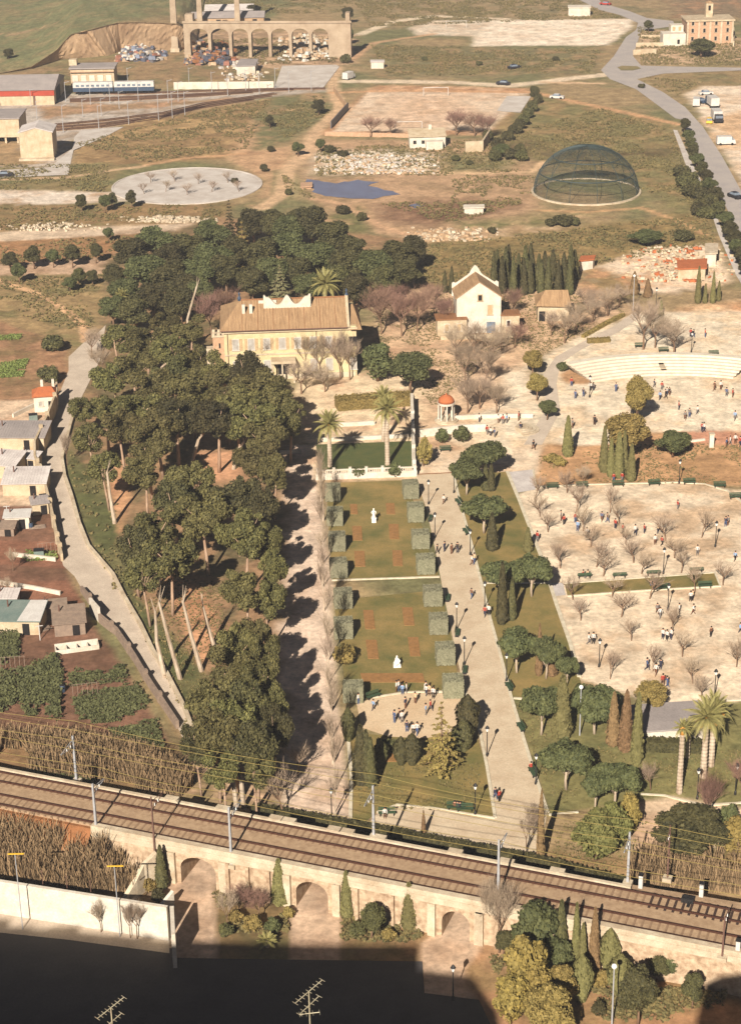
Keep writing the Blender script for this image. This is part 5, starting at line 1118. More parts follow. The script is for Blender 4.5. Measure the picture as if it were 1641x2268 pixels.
# --- pines of the wood: leaning pale trunks, ragged crowns
for k in range(5):
    rg = random.Random(100 + k); h, rad = 13.0, 4.0; sp = []
    ex, ey = rg.uniform(.75, 1.1), rg.uniform(.75, 1.1)
    for i in range(17 + 2 * k):
        a = rg.uniform(0, 6.28); q = math.sqrt(rg.random()) * 0.88; z = 9.6 + rg.uniform(-3.2, 2.4) * (1 - q * 0.4)
        s = rg.choice((.55, .7, .9, 1.1, 1.3, 1.5)); sp.append(((rad * q * ex * math.cos(a), rad * q * ey * math.sin(a), z), (s * 1.1, s * 1.1, s * 0.95)))
    v, core = blobs(sp, 20, 0.2, lo=.6, jit=0.8)
    mb = MB(); lx, ly = rg.uniform(-1, 1), rg.uniform(-1, 1)
    mb.path([(0, 0, 0), (lx * .3, ly * .3, 3), (lx * .7, ly * .7, 6), (lx, ly, 9)], [0.3, 0.25, 0.2, 0.15], 7); limbs(mb, 6.5, [s_[0] for s_ in sp[:9]], 0.12, (lx * .7, ly * .7))
    proto('pine%d' % k, 'pine_tree', h, rad, 9.6, mb, 'bark_pine', cloudmesh('crown', v, ('leaf_pine', 'leaf_dark', 'leaf_olive2', 'leaf_pine', 'leaf_olive2')[k], core))
# --- dense evergreen broadleaf trees
for k in range(4):
    rg = random.Random(200 + k); h, rad = 9.5, 3.6; sp = []
    for i in range(16):
        a = rg.uniform(0, 6.28); e = rg.uniform(-0.5, 1.2); q = rg.uniform(.45, .75); s = rg.uniform(1.0, 1.6)
        sp.append(((rad * q * math.cos(a) * math.cos(e), rad * q * math.sin(a) * math.cos(e), 5.8 + 2.6 * math.sin(e)), (s, s, s * 0.85)))
    sp.append(((0, 0, 5.6), (2.2, 2.2, 2.4)))
    v, core = blobs(sp, 22, 0.2, lo=.62, jit=.75)
    mb = MB(); mb.path([(0, 0, 0), (.1, 0, 2), (0, .15, 4.5)], [0.28, 0.22, 0.15], 7); limbs(mb, 2.4, [s_[0] for s_ in sp[:6]], 0.12)
    proto('ever%d' % k, 'evergreen_tree', h, rad, 5.8, mb, 'bark_brown', cloudmesh('crown', v, ('leaf_dark', 'leaf_round', 'leaf_dark', 'leaf_olive')[k], core))
# --- clipped-looking rounded stone pines of the lawn strip
for k in range(3):
    rg = random.Random(300 + k); h, rad = 6.4, 3.3; sp = [((0, 0, 4.4), (2.3, 2.3, 1.5))]
    for i in range(22):
        a = rg.uniform(0, 6.28); q = math.sqrt(rg.random()) * .8; s = rg.uniform(.7, 1.1)
        z = 4.1 + 1.25 * (1 - q * q) + rg.uniform(-.9, .25); sp.append(((rad * q * math.cos(a), rad * q * math.sin(a), z), (s * 1.1, s * 1.1, s * .8)))
    v, core = blobs(sp, 20, 0.2, jit=0.5)
    mb = MB(); mb.path([(0, 0, 0), (.1, .05, 1.3), (0, .1, 3.0)], [0.2, 0.17, 0.13], 7); limbs(mb, 1.8, [s_[0] for s_ in sp[1:7]], 0.09)
    proto('round%d' % k, 'stone_pine', h, rad, 4.3, mb, 'bark_pale', cloudmesh('crown', v, 'leaf_round', core))
# --- shrubs
def shrub(key, name, rad, h, material, dens=26, size=0.14):
    rg = random.Random(hash(key) % 1000 if False else sum(map(ord, key))); sp = [((0, 0, h * .5), (rad * .75, rad * .75, h * .42))]
    for i in range(10):
        a = rg.uniform(0, 6.28); e = rg.uniform(-.3, 1.3); s = rad * rg.uniform(.25, .42)
        sp.append(((rad * .66 * math.cos(a) * math.cos(e), rad * .66 * math.sin(a) * math.cos(e), h * (.5 + .34 * math.sin(e))), (s, s, s)))
    v, core = blobs(sp, dens, size); mb = MB().path([(0, 0, 0), (0, 0, h * .4)], [rad * .1, rad * .06], 5)
    proto(key, name, h, rad, h * .5, mb, 'bark_brown', cloudmesh('crown', v, material, core))
shrub('shrub', 'shrub', 1.3, 2.2, 'leaf_round'); shrub('shrub_o', 'shrub', 1.3, 2.0, 'leaf_olive'); shrub('bush_d', 'dark_bush', 1.8, 2.6, 'leaf_dark', 18, 0.18); shrub('weep', 'leafy_tree', 2.6, 6.5, 'leaf_round', 16, 0.2)
shrub('yellow', 'yellowing_tree', 2.4, 6.5, 'leaf_yellow', 16, 0.2); shrub('cane', 'bamboo_clump', 2.6, 6.0, 'leaf_bamboo', 18, 0.2)
# --- cypresses
def cypress(key, h, r0, material, broad=False, n=1900):
    z = nrg.uniform(0.02, 1, n); prof = (np.sin(np.clip(z * 1.25 + 0.18, 0, 1) * math.pi * .5) * np.clip((1 - z) * 3.2, 0, 1) ** .8) if broad else (np.clip(z * 9, 0, 1) ** .5 * np.clip(1 - z, 0, 1) ** .62)
    a = nrg.uniform(0, 6.283, n); lump = 1 + .12 * np.sin(a * 5 + z * 9) + nrg.normal(0, .05, n); rr = r0 * prof * lump * 1.12
    p = np.stack([rr * np.cos(a), rr * np.sin(a), z * h], 1); nn = np.stack([np.cos(a), np.sin(a), np.full(n, .35)], 1)
    v = cloud(p, nn, 0.16, 1.3, .35)
    N = 10; cv, cf = [], []
    zz = [0.02, .1, .3, .55, .8, .97]
    for q in zz:
        pr = (math.sin(min(q * 1.25 + .18, 1) * math.pi * .5) * min((1 - q) * 3.2, 1) ** .8) if broad else (min(q * 9, 1) ** .5 * (1 - q) ** .62)
        for i in range(N): cv.append((r0 * pr * .86 * math.cos(6.2832 * i / N), r0 * pr * .86 * math.sin(6.2832 * i / N), q * h))
    for j in range(len(zz) - 1):
        for i in range(N): cf.append((j * N + i, j * N + (i + 1) % N, (j + 1) * N + (i + 1) % N, (j + 1) * N + i))
    mb = MB().path([(0, 0, -0.1), (0, 0, h * .5)], [r0 * .22, r0 * .08], 6)
    proto(key, 'cypress', h, r0, h * .45, mb, 'bark_brown', cloudmesh('crown', v, material, (cv, cf)))
cypress('cyp', 7.0, 0.85, 'leaf_cypress'); cypress('cyp2', 7.0, 0.85, 'leaf_dark'); cypress('cypb', 7.0, 0.95, 'leaf_cypress_brown'); cypress('cypw', 5.5, 1.4, 'leaf_cypress', True); cypress('cypd', 5.5, 1.4, 'leaf_dark', True)
# --- cedars and firs: stacked drooping tiers
def conifer(key, name, h, rad, material, tiers=13, dens=20, sz=.22, open_=0.0):
    out, cv, cf = [], [], []; mb = MB().path([(0, 0, 0), (0, 0, h * .97)], [h * .022, .03], 6)
    rg = random.Random(len(key) * 77 + int(h * 10))
    for i in range(tiers):
        f = i / (tiers - 1); z = h * (.12 + .86 * f); rr = rad * (1 - f) ** .8 + .12; nb = max(4, int(9 * (1 - f * .6)))
        for b_ in range(nb):
            if rg.random() < open_: continue
            a = 6.283 * (b_ + rg.random() * .7) / nb + i; L = rr * rg.uniform(.75, 1.1)
            tip = Vector((L * math.cos(a), L * math.sin(a), z - L * .16)); mb.path([(0, 0, z), tip], [.05, .015], 4)
            n = int(dens * L) + 4; t = nrg.uniform(.2, 1.02, n)[:, None]; w_ = (1.05 - t) * L * .4 + .12
            side = nrg.normal(0, .5, n)[:, None] * w_
            p = np.array([0, 0, z]) + np.array([tip.x, tip.y, tip.z - z]) * t + np.array([-math.sin(a), math.cos(a), 0]) * side; p[:, 2] -= np.abs(side[:, 0]) * .25
            out.append(cloud(p, np.tile([math.cos(a) * .3, math.sin(a) * .3, 1.0], (n, 1)), sz, .6, .4))
    v = np.concatenate(out); core = None
    proto(key, name, h, rad, h * .4, mb, 'bark_brown', cloudmesh('crown', v, material))
conifer('cedar', 'cedar_tree', 11.0, 3.6, 'leaf_cedar'); conifer('fir', 'fir_tree', 14.0, 2.8, 'leaf_dark', 16); conifer('cedar_o', 'cedar_tree', 12.0, 4.0, 'leaf_olive', 12); conifer('young', 'conifer', 9.0, 3.4, 'leaf_olive', 13, 14, .2, .25)
# --- bare trees
def bare(key, name, h, rad, material, tmat, seed, fork, style='plane', twn=4):
    rg = random.Random(seed); mb, tw = MB(), MB()
    def grow(p, d, L, r, lev):
        n = 3 if lev < 3 else 1; pts = [p]; dd = Vector(d)
        for i in range(n):
            dd = (dd + Vector((rg.uniform(-.22, .22), rg.uniform(-.22, .22), rg.uniform(-.05, .16)))).normalized(); pts.append(pts[-1] + dd * L / n)
        if lev < 3: (mb if lev < 2 else tw).path(pts, [r, r * .85, r * .7, r * .5], 6 if lev < 1 else 4)
        else: tw.tube(pts[0], pts[1], r, r * .5, 3, False)
        if lev >= twn: return
        for i in range(rg.choice((6, 7, 8)) if lev else fork):
            f = rg.uniform(.25, 1.0) if lev else rg.uniform(.75, 1.0)
            q = pts[-1].lerp(pts[0], 1 - f); a = rg.uniform(0, 6.283) if lev else 6.283 * (i + rg.random() * .5) / fork
            out_ = Vector((math.cos(a), math.sin(a), 0)); nd = (dd * (.8 if lev else .5) + out_ * rg.uniform(.4, .9) + Vector((0, 0, .2 if lev else .5))).normalized()
            grow(q, nd, L * rg.uniform(.55, .85) if lev else h * .36, max(r * .45, .012), lev + 1)
    grow(Vector((0, 0, 0)), Vector((0, 0, 1)), h * .38 if style == 'plane' else h * .55, h * .028, 0)
    zs = sorted(v[2] for v in tw.v)[int(len(tw.v) * .985)]; rs = sorted(math.hypot(v[0], v[1]) for v in tw.v)[int(len(tw.v) * .93)]
    for B in (mb, tw): B.v = [(x / rs * rad, y / rs * rad, z / zs * h) if z > h * .3 else (x, y, z / zs * h) for x, y, z in B.v]
    t = thing(name, None, None); mb.build('trunk', tmat, t); tw.build('crown', material, t); PROTO[key] = (t, h, rad, h * .6); t['_proto'] = True
for k in range(3): bare('bare%d' % k, 'bare_tree', 5.2, 2.4, 'twig', 'bark_brown', 40 + k, 5, twn=3)
for k in range(2): bare('bareb%d' % k, 'bare_tree', 8.0, 3.4, 'twig', 'bark_brown', 60 + k, 4, twn=4)
for k in range(2): bare('barer%d' % k, 'bare_tree', 7.0, 3.2, 'twig_red', 'bark_brown', 70 + k, 5, twn=4)
for k in range(2): bare('pole%d' % k, 'bare_poplar', 8.0, 1.5, 'twig', 'bark_pale', 80 + k, 6, 'tall', twn=3)
# --- palms, each frond a part
def frond(L, droop, seed):
    rg = random.Random(seed); mb = MB(); n = 12; pts = []
    for i in range(n + 1): f = i / n; pts.append(Vector((L * (f - .12 * f * f), 0, L * (.42 * f - droop * f * f))))
    mb.path(pts, [.05 * (1 - .8 * i / n) + .008 for i in range(n + 1)], 3)
    for i in range(1, n * 2):
        f = i / (n * 2); k = min(int(f * n), n - 1); p = pts[k].lerp(pts[k + 1], f * n - k); d = (pts[k + 1] - pts[k]).normalized(); ll = L * .2 * math.sin(math.pi * min(1, f * .85 + .18)) + .08
        for s in (-1, 1):
            q = p + d * ll * .55 + Vector((0, s * ll * .8, -ll * .28)); wv = d * .07
            mb.add([p - wv, p + wv, q], [(0, 1, 2)])
    return mb.mesh('frond', 'leaf_palm')
FR = [frond(3.1, .25 + .18 * i, i) for i in range(5)]
def palm(lab, u, vb, vc, nfr=38, sc_=1.0, dates=True, r=.3):
    b = P(u, vb); H = hgt(b, vc); t = thing('palm_tree', lab, 'palm', b, rnd.uniform(0, 6.28), 'palm trees')
    pr = []
    k = int(H / .22)
    for i in range(k + 1): z = H * i / k; pr.append(((r * (1.25 - .35 * i / k) + (.05 if i % 2 else 0)) * (1 if i < k else .7), z))
    MB().lathe(pr, 9).build('trunk', 'bark_pale', t)
    MB().lathe([(r * .8, H - .6), (r * 1.5, H - .15), (r * 1.2, H + .3), (.05, H + .6)], 9).build('crown_heart', 'palm_dates', t)
    for i in range(nfr):
        f = i / nfr; a = i * 2.39996; o = obj('frond', FR[min(4, int(f * 5))], t, (0, 0, H + .25)); o.rotation_euler = (0, R(-62 + 88 * f), a); o.scale = (sc_ * rnd.uniform(.85, 1.1),) * 3
    if dates:
        for i in range(6):
            a = i * 1.05; MB().path([(0, 0, H), (.7 * math.cos(a), .7 * math.sin(a), H + .25), (1.1 * math.cos(a), 1.1 * math.sin(a), H - .5)], [.05, .1, .22], 5).build('date_cluster', 'palm_dates', t)
    return t
palm('palm on the dark lawn, left of the pair behind the balustrade', 731, 1034, 945, sc_=1.0); palm('palm on the dark lawn, right of the pair behind the balustrade', 858, 1030, 912, sc_=1.05)
palm('palm standing behind the right-hand tall palm of the terrace', 850, 978, 884, 30, .85, False); palm('palm rising over the palace roof behind the white parapet', 722, 700, 634, 38, 1.25, False, .4)
palm('large bright palm beside the grey-roofed pavilion, the nearer one', 1556, 1722, 1595, 40, .95); palm('palm just behind the large bright palm by the pavilion', 1573, 1697, 1575, 34, .85)
palm('short-crowned palm with white lower trunk in front of the pavilion', 1503, 1757, 1618, 26, .5, False, .26); palm('slim palm right behind the white-trunked one by the pavilion', 1521, 1680, 1617, 22, .5, False, .2)
palm('palm at the western edge of the wood above the lane', 274, 712, 660, 26, .7, False)
# --- topiary cubes
t0 = thing('topiary_cube', None, None)
mb = MB(); n = 4200; side = nrg.integers(0, 5, n); a, b_ = nrg.uniform(-1, 1, n), nrg.uniform(-1, 1, n); e = 1.0 + nrg.normal(0, .022, n)
pts = np.zeros((n, 3)); nr = np.zeros((n, 3))
for s in range(4):
    k = side == s; ax, sg = s % 2, 1 if s < 2 else -1; pts[k, ax] = sg * e[k]; pts[k, 1 - ax] = a[k]; pts[k, 2] = b_[k]; nr[k, ax] = sg
k = side == 4; pts[k, 0], pts[k, 1], pts[k, 2] = a[k], b_[k], e[k]; nr[k, 2] = 1
pts *= np.array([1.12, 1.12, 1.2]); pts[:, 2] += 1.35
v = cloud(pts, nr * 1.6, .09, .8, .5); bm_ = MB().box((0, 0, 1.35), (2.16, 2.16, 2.3))
obj('crown', cloudmesh('crown', v, 'leaf_topiary', (bm_.v, bm_.f)), t0); MB().path([(0, 0, -.05), (0, 0, .5)], [.12, .1], 6).build('trunk', 'bark_brown', t0)
PROTO['cube'] = (t0, 2.55, 1.12, 1.3)
cl, cr_ = [], []
for (x, y) in [k6(315, 810), k6(330, 980), k6(345, 1160), k6(355, 1345), c3(1520, 130), c3(1522, 265), c3(1565, 545)]: cl.append(put('cube', P(x, y), GY + rnd.uniform(-.05, .05), (rnd.uniform(.98, 1.08), rnd.uniform(.94, 1.04), rnd.uniform(.86, .96))))
for (x, y) in [k6(860, 790), k6(895, 955), k6(930, 1140), k6(965, 1320), c4(275, 120), c4(300, 245), c4(330, 380), c4(365, 525)]: cr_.append(put('cube', P(x, y), GY + rnd.uniform(-.05, .05), (rnd.uniform(1.0, 1.12), rnd.uniform(.96, 1.05), rnd.uniform(.88, 1.0))))
for L, w_ in ((cl, 'path-side row left of the lawn'), (cr_, 'row beside the wide walkway')):
    for i, o in enumerate(L): tag(o, 'grey-green clipped cube hedge, %s from the balustrade in the %s' % (ORD[i], w_), 'topiary', 'clipped cube hedges')
# --- the wood
WOOD = [('ever', *q) for q in [(290, 560, 44, 8), (345, 535, 48, 9), (420, 555, 48, 9), (470, 520, 44, 9), (560, 495, 42, 9), (610, 500, 38, 9), (690, 492, 45, 10), (738, 525, 44, 9), (640, 548, 48, 9), (585, 565, 44, 9), (700, 572, 48, 9), (762, 592, 44, 9), (822, 588, 48, 9), (880, 570, 44, 9), (915, 552, 32, 8), (850, 622, 40, 8), (790, 640, 36, 8),
    (320, 600, 48, 9), (382, 618, 48, 9), (440, 606, 44, 9), (500, 602, 44, 9), (278, 645, 40, 7), (340, 662, 44, 8), (400, 672, 40, 8), (655, 495, 30, 8), (250, 610, 30, 6), (445, 650, 34, 8), (560, 625, 40, 8), (680, 630, 34, 7), (520, 560, 40, 9), (600, 600, 40, 9), (660, 600, 40, 8), (300, 690, 40, 8), (370, 575, 40, 9), (740, 620, 36, 8), (250, 680, 34, 7), (410, 640, 38, 8), (470, 570, 42, 9), (780, 560, 40, 9), (640, 510, 40, 9), (900, 605, 34, 7)]]
WOOD += [('pine', *q) for q in [(262, 745, 44, 11), (325, 750, 46, 11), (385, 768, 46, 11), (300, 810, 50, 12), (250, 830, 44, 11), (345, 855, 56, 13), (425, 855, 56, 13), (505, 862, 56, 13), (575, 858, 54, 13), (545, 815, 46, 12), (605, 890, 44, 12), (480, 920, 56, 13), (560, 925, 54, 13), (390, 915, 56, 13), (305, 905, 52, 12), (235, 905, 48, 11), (188, 900, 32, 8), (205, 965, 40, 10),
    (330, 985, 52, 12), (235, 1030, 40, 10), (320, 1040, 44, 11), (420, 1062, 50, 12), (565, 1010, 50, 12), (605, 1040, 36, 11), (390, 1105, 50, 12), (455, 1135, 54, 13), (525, 1095, 54, 13), (345, 1165, 50, 12), (300, 1205, 46, 11), (375, 1230, 54, 12), (325, 1265, 46, 11), (540, 1175, 52, 13), (590, 1190, 34, 11),
    (545, 1300, 52, 12), (590, 1320, 38, 11), (525, 1425, 48, 12), (565, 1410, 40, 11), (505, 1485, 54, 12), (470, 1555, 56, 12), (545, 1545, 58, 12), (480, 1625, 58, 12), (565, 1635, 56, 12), (600, 1560, 36, 11), (440, 1640, 40, 10), (575, 1500, 40, 12), (600, 1250, 34, 11), (640, 920, 38, 11), (355, 715, 44, 10), (420, 725, 40, 10), (440, 790, 44, 12), (470, 815, 44, 12), (355, 940, 50, 12), (270, 940, 46, 12), (590, 965, 44, 12), (380, 820, 44, 12), (530, 895, 50, 13), (580, 1110, 40, 12), (520, 1600, 54, 12), (610, 1600, 34, 11), (495, 1690, 44, 9), (565, 1700, 40, 9), (590, 1450, 34, 11)]]
wood = []
for i, (k, u, v_, r_, h_) in enumerate(WOOD):
    wood.append(by_crown('%s%d' % (k, (i * 7 + i // 3) % (5 if k == 'pine' else 3)), u, v_, r_ * 1.06, h_))
# standing bare trunks in the wood
snags = []
for pts_, zt in (([(400, 1505), (375, 1420), (352, 1335)], 11), ([(366, 1500), (352, 1400), (347, 1340)], 9), ([(447, 1487), (425, 1400), (405, 1330)], 10), ([(255, 1160), (248, 1090), (242, 1030)], 8), ([(424, 1030), (440, 975), (475, 945)], 9), ([(365, 830), (358, 815), (372, 812)], 3), ([(418, 790), (420, 690), (440, 620)], 13), ([(518, 1040), (522, 1000), (540, 985)], 5), ([(475, 1435), (462, 1385), (450, 1345)], 6), ([(525, 1790), (517, 1730), (512, 1690)], 7), ([(540, 1790), (534, 1740), (525, 1700)], 7)):
    b = P(*pts_[0]); q = []
    for i, (a, c_) in enumerate(pts_): q.append(P(a, c_, zt * i / (len(pts_) - 1)) - b)
    # keep the trunk near its foot: only the sideways lean is taken over
    q = [Vector((p.x, p.y * .3, p.z)) for p in q]
    t = thing('bare_pine', None, None, b); mb = MB().path(q, [.3, .24, .16], 7); mb.build('trunk', 'bark_pale', t)
    br = MB()
    for i in range(3): d = Vector((rnd.uniform(-.6, .6), rnd.uniform(-.6, .6), rnd.uniform(.7, 1.1))); br.path([q[-1] * .97, q[-1] + d * .7, q[-1] + d * 1.6 + Vector((0, 0, .4))], [.08, .05, .02], 5)
    br.build('branches', 'bark_pale', t); snags.append(t)
# --- rows and single trees
strip = [by_crown('round0', 1033, 1040, 44, 6.2), by_crown('round1', 1072, 1006, 48, 6.6), by_crown('round2', 1072, 1125, 56, 6.0), by_crown('round1', 1110, 1270, 48, 6.4), by_crown('round0', 1178, 1258, 46, 6.4), by_crown('round2', 1145, 1425, 52, 6.2), by_crown('round0', 1210, 1440, 42, 6.0), by_crown('round1', 1255, 1475, 26, 4.5),
         by_crown('round2', 1200, 1555, 52, 6.6), by_crown('round1', 1318, 1555, 56, 6.4), by_crown('round0', 1255, 1678, 60, 6.2), by_crown('round1', 1362, 1722, 56, 5.6), by_crown('round2', 1320, 1738, 40, 5.0), by_crown('ever3', 1441, 1537, 38, 4.4)]
CYP = [(1075, 1086, 1030, 18, 'cyp2'), (1087, 1087, 1028, 17, 'cyp2'), (1089, 1219, 1136, 24, 'cyp2'), (1168, 1222, 1168, 20, 'cyp'), (1111, 1382, 1245, 24, 'cyp2'), (1133, 1374, 1280, 18, 'cyp2'), (1193, 1497, 1383, 15, 'cypb'), (1221, 1497, 1425, 22, 'cypb'), (1243, 1634, 1495, 40, 'cyp'), (1356, 1652, 1535, 28, 'cypb'), (1383, 1664, 1530, 30, 'cypb'), (1408, 1692, 1535, 26, 'cyp')]
CYP2 = [(1256, 1011, 921, 22, 'cyp'), (1336, 1046, 944, 20, 'cyp'), (1351, 1056, 972, 17, 'cyp'), (1368, 1058, 958, 22, 'cyp'), (1380, 1051, 955, 17, 'cyp'), (1396, 1066, 984, 20, 'cyp')]
CYP3 = [(360, 1966, 1873, 26, 'cyp2'), (620, 2002, 1903, 34, 'cyp'), (768, 2031, 1930, 27, 'cyp'), (906, 2056, 1955, 32, 'cyp'), (1288, 2154, 2045, 20, 'cyp'), (1313, 2162, 2012, 26, 'cypb'), (1348, 2156, 2058, 40, 'cypw'), (1286, 2217, 2115, 42, 'cypw'), (1371, 2203, 2115, 48, 'cypw'), (1273, 2146, 2000, 20, 'cyp'), (1240, 2138, 1995, 30, 'cyp2')]
CYP4 = [(1196, 1905, 1750, 17, 'cypb'), (800, 1737, 1607, 34, 'cyp2'), (822, 1742, 1634, 24, 'cyp2'), (888, 1694, 1632, 28, 'cypd'), (913, 1694, 1625, 32, 'cypd'), (1035, 1632, 1540, 44, 'cypd'), (1026, 1662, 1596, 38, 'cypd'), (772, 1642, 1568, 26, 'cypd'), (1010, 1668, 1612, 30, 'cypd'), (812, 1738, 1618, 30, 'cyp2'), (845, 1690, 1640, 26, 'cypd'), (938, 1850, 1795, 10, 'cypb')]
CYP5 = [(1092 + i * 21 + rnd.randint(-5, 5), 655 + rnd.randint(-6, 4), 562 + rnd.randint(-8, 14), 17, 'cyp2') for i in range(9)] + [(1000, 650, 590, 13, 'cyp2'), (985, 648, 600, 12, 'cyp2'), (1120, 640, 575, 16, 'cyp2'), (1180, 638, 570, 16, 'cyp2')] + [(1098 + i * 16 + rnd.randint(-5, 5), 640 - (i % 3) * 9, 556 + rnd.randint(-10, 16) - (i % 3) * 5, 20, 'cyp2') for i in range(12)]
CYP6 = [(1544, 672, 590, 13, 'cyp'), (1577, 672, 602, 11, 'cyp'), (1590, 667, 622, 10, 'cyp'), (1560, 672, 628, 10, 'cyp'), (1462, 700, 664, 11, 'cyp'), (1403, 653, 602, 19, 'cypb'), (1433, 659, 618, 17, 'cypb')]
cyps = [[by_base(k, u, vb, vt, w_) for u, vb, vt, w_, k in L] for L in (CYP, CYP2, CYP3, CYP4, CYP5, CYP6)]
bigs = [by_base('fir', 512, 560, 442, 44), by_base('cedar_o', 540, 610, 490, 76), by_base('cedar', 622, 680, 585, 66), by_base('young', 978, 1716, 1553, 104)]
for o, lab in zip(bigs, ('dark pointed fir standing highest at the back of the wood', 'olive tiered cedar below the pointed fir', 'grey layered cedar behind the palace roof', 'spiky open conifer between the sand circle and the walkway')): tag(o, lab, 'conifer', 'tiered conifers')
ev = [by_crown('weep', 836, 800, 42, 7.5), by_crown('ever1', 909, 815, 50, 8), by_crown('ever3', 1412, 878, 32, 9), by_crown('ever3', 1388, 955, 50, 8.5), by_crown('ever1', 1491, 976, 42, 4.6), by_crown('ever3', 1179, 797, 24, 5), by_crown('ever3', 1190, 850, 25, 5), by_crown('ever1', 1212, 903, 22, 3.6),
      by_crown('ever0', 1436, 55, 13, 4), by_crown('ever0', 1552, 102, 36, 6), by_crown('weep', 1190, 2070, 62, 7.5), by_crown('yellow', 1165, 2150, 62, 8.0), by_crown('yellow', 1130, 2210, 44, 6.0), by_crown('ever3', 1215, 2240, 60, 7.0), by_crown('cane', 1322, 1850, 58, 6.0), by_crown('cane', 1360, 1830, 40, 6.0), by_crown('yellow', 1395, 1800, 26, 6), by_crown('ever2', 1525, 1835, 88, 6.0), by_crown('yellow', 1625, 1850, 40, 5), by_crown('shrub', 1612, 1810, 26, 3),
      by_crown('ever0', 822, 2035, 36, 4.2), by_crown('ever2', 1415, 2195, 46, 7.0), by_crown('ever2', 1455, 2140, 26, 3.0), by_crown('ever1', 1490, 2130, 28, 3.0), by_crown('ever2', 1535, 2185, 28, 4.2)]
EVL = ['light green dense tree right of the palace, the nearer of two', 'dark dense tree right of the palace, the farther right of two', 'upper olive lobe of the tall ragged tree on the esplanade', 'broad lower crown of the ragged tree behind the cypress group', 'round dark tree alone on the dry bank', 'upper olive tree of the column beside the curved path', 'middle olive tree of the column beside the curved path', 'green tree at the foot of the column by the gazebo wall',
       'round dark tree in the middle of the road bend', 'wide dark tree before the brick mansion', 'dark glossy tree against the viaduct left of the cypresses', 'tall yellow-green tree in the foreground garden', 'yellowish shrub tree at the shadow edge', 'olive leafy tree at the bottom frame edge', 'tall green bamboo clump behind the viaduct', 'second bamboo clump just right of the tall one', 'yellow bamboo tuft above the sandy path', 'broad dark rounded bush by the reeds', 'yellow tree at the right edge above the tracks', 'green shrub right of the broad dark bush',
       'dark evergreen bush between two foreground cypresses', 'tall dark evergreen on the red soil', 'small dark bush left of two below the stone wall', 'small green bush right of two below the stone wall', 'slim dark bush on the slope near the corner shadow']
for o, lab in zip(ev, EVL): tag(o, lab, 'tree', 'single leafy trees')
shr = [by_crown('shrub', 980, 966, 18, 2.4), by_crown('shrub', 1023, 962, 23, 2.6), by_crown('shrub', 792, 1045, 18, 1.9), by_crown('shrub', 874, 1041, 22, 2.1), by_crown('shrub_o', 938, 1000, 20, 5.0), by_crown('shrub', 1245, 812, 14, 1.8), by_crown('shrub_o', 1222, 1015, 24, 1.6), by_crown('shrub_o', 1240, 1022, 18, 1.4), by_crown('bush_d', 955, 2035, 14, 1.6), by_crown('bush_d', 1325, 2235, 18, 1.6), by_crown('shrub_o', 765, 1450, 30, 2.6)]
for o, lab in zip(shr, ('left of two round shrubs before the white garden wall', 'larger right one of two round shrubs before the white garden wall', 'left round shrub in front of the balustrade', 'right round shrub in front of the balustrade', 'tall glossy shrub beside the white terrace wall', 'dark shrub at the left end of the stepped seating', 'low sprawling shrub left of the single cypress', 'small dry shrub at the foot of the single cypress', 'small dark bush by the third viaduct arch', 'tiny dark bush on the foreground soil', 'ragged bush in the gap of the left cube hedge row')): tag(o, lab, 'shrub', 'shrubs of the park')
fg = [by_crown(k, u, v_, r_, h_) for k, u, v_, r_, h_ in (('shrub_o', 520, 2030, 22, 1.6), ('shrub_o', 560, 2045, 26, 1.8), ('shrub', 605, 2050, 22, 1.5), ('bush_d', 500, 2060, 20, 1.4), ('shrub_o', 640, 2020, 16, 1.2), ('bush_d', 790, 2060, 20, 1.6), ('shrub_o', 860, 2070, 20, 1.4), ('weep', 1240, 2120, 36, 4.5), ('ever0', 1115, 2085, 26, 3.0), ('bush_d', 1150, 2130, 30, 2.4), ('ever3', 1240, 2180, 40, 5.0), ('yellow', 1190, 2190, 44, 6.0), ('shrub_o', 1330, 2170, 26, 1.8), ('bush_d', 350, 1985, 18, 1.5), ('shrub_o', 330, 1960, 18, 1.6))]
near_later = fg
FRS = [frond(1.3, .5, 31), frond(1.2, .3, 32)]
t = thing('agave', 'bright spiky agave lit at the edge of the big shadow', 'plant', P(592, 2098)); MB().lathe([(.2, 0), (.25, .5), (.1, .9)], 8).build('trunk', 'bark_pale', t)
for i in range(22): o = obj('leaf', FRS[i % 2], t, (0, 0, .7)); o.rotation_euler = (0, R(-60 + 3.6 * i), i * 2.4)
# bare trees
bl = []
PL1 = [c2(*q) for q in [(750, 585), (785, 655), (840, 815), (910, 570), (940, 650), (1060, 570), (1100, 625), (1130, 710), (1165, 790), (1200, 840), (1030, 850), (1000, 810), (1305, 695), (1345, 770), (1465, 680), (1375, 835), (975, 720), (870, 480), (730, 505)]]
PL1b = [c2(895, 955), c2(1070, 940), c2(1235, 950), c2(1435, 920), c2(1560, 890)]
PL2 = [c4(930, 195), c4(1110, 180), c4(1155, 285), c4(1330, 255), c4(1380, 355), c4(1060, 455), c4(1425, 475), c4(1465, 545), c4(1620, 400), c4(1250, 420)]
for L, noun in ((PL1, 'bare plane tree of the upper square'), (PL1b, 'bare plane tree of the green strip'), (PL2, 'bare plane tree of the lower square')):
    for i, (u, v_) in enumerate(L):
        o = by_base('bare%d' % (i % 3), u, v_, v_ - rnd.uniform(46, 66), rnd.uniform(40, 62)); bl.append((o, noun))
pop = []
for i in range(15):
    f = i / 14; v_ = 1075 + (1812 - 1075) * (f ** 1.15); u = 706 + (744 - 706) * f + rnd.uniform(-5, 5); pop.append(by_base('pole%d' % (i % 2), u, v_, v_ - rnd.uniform(95, 125) * (.85 + .3 * f), 30 + 10 * f))
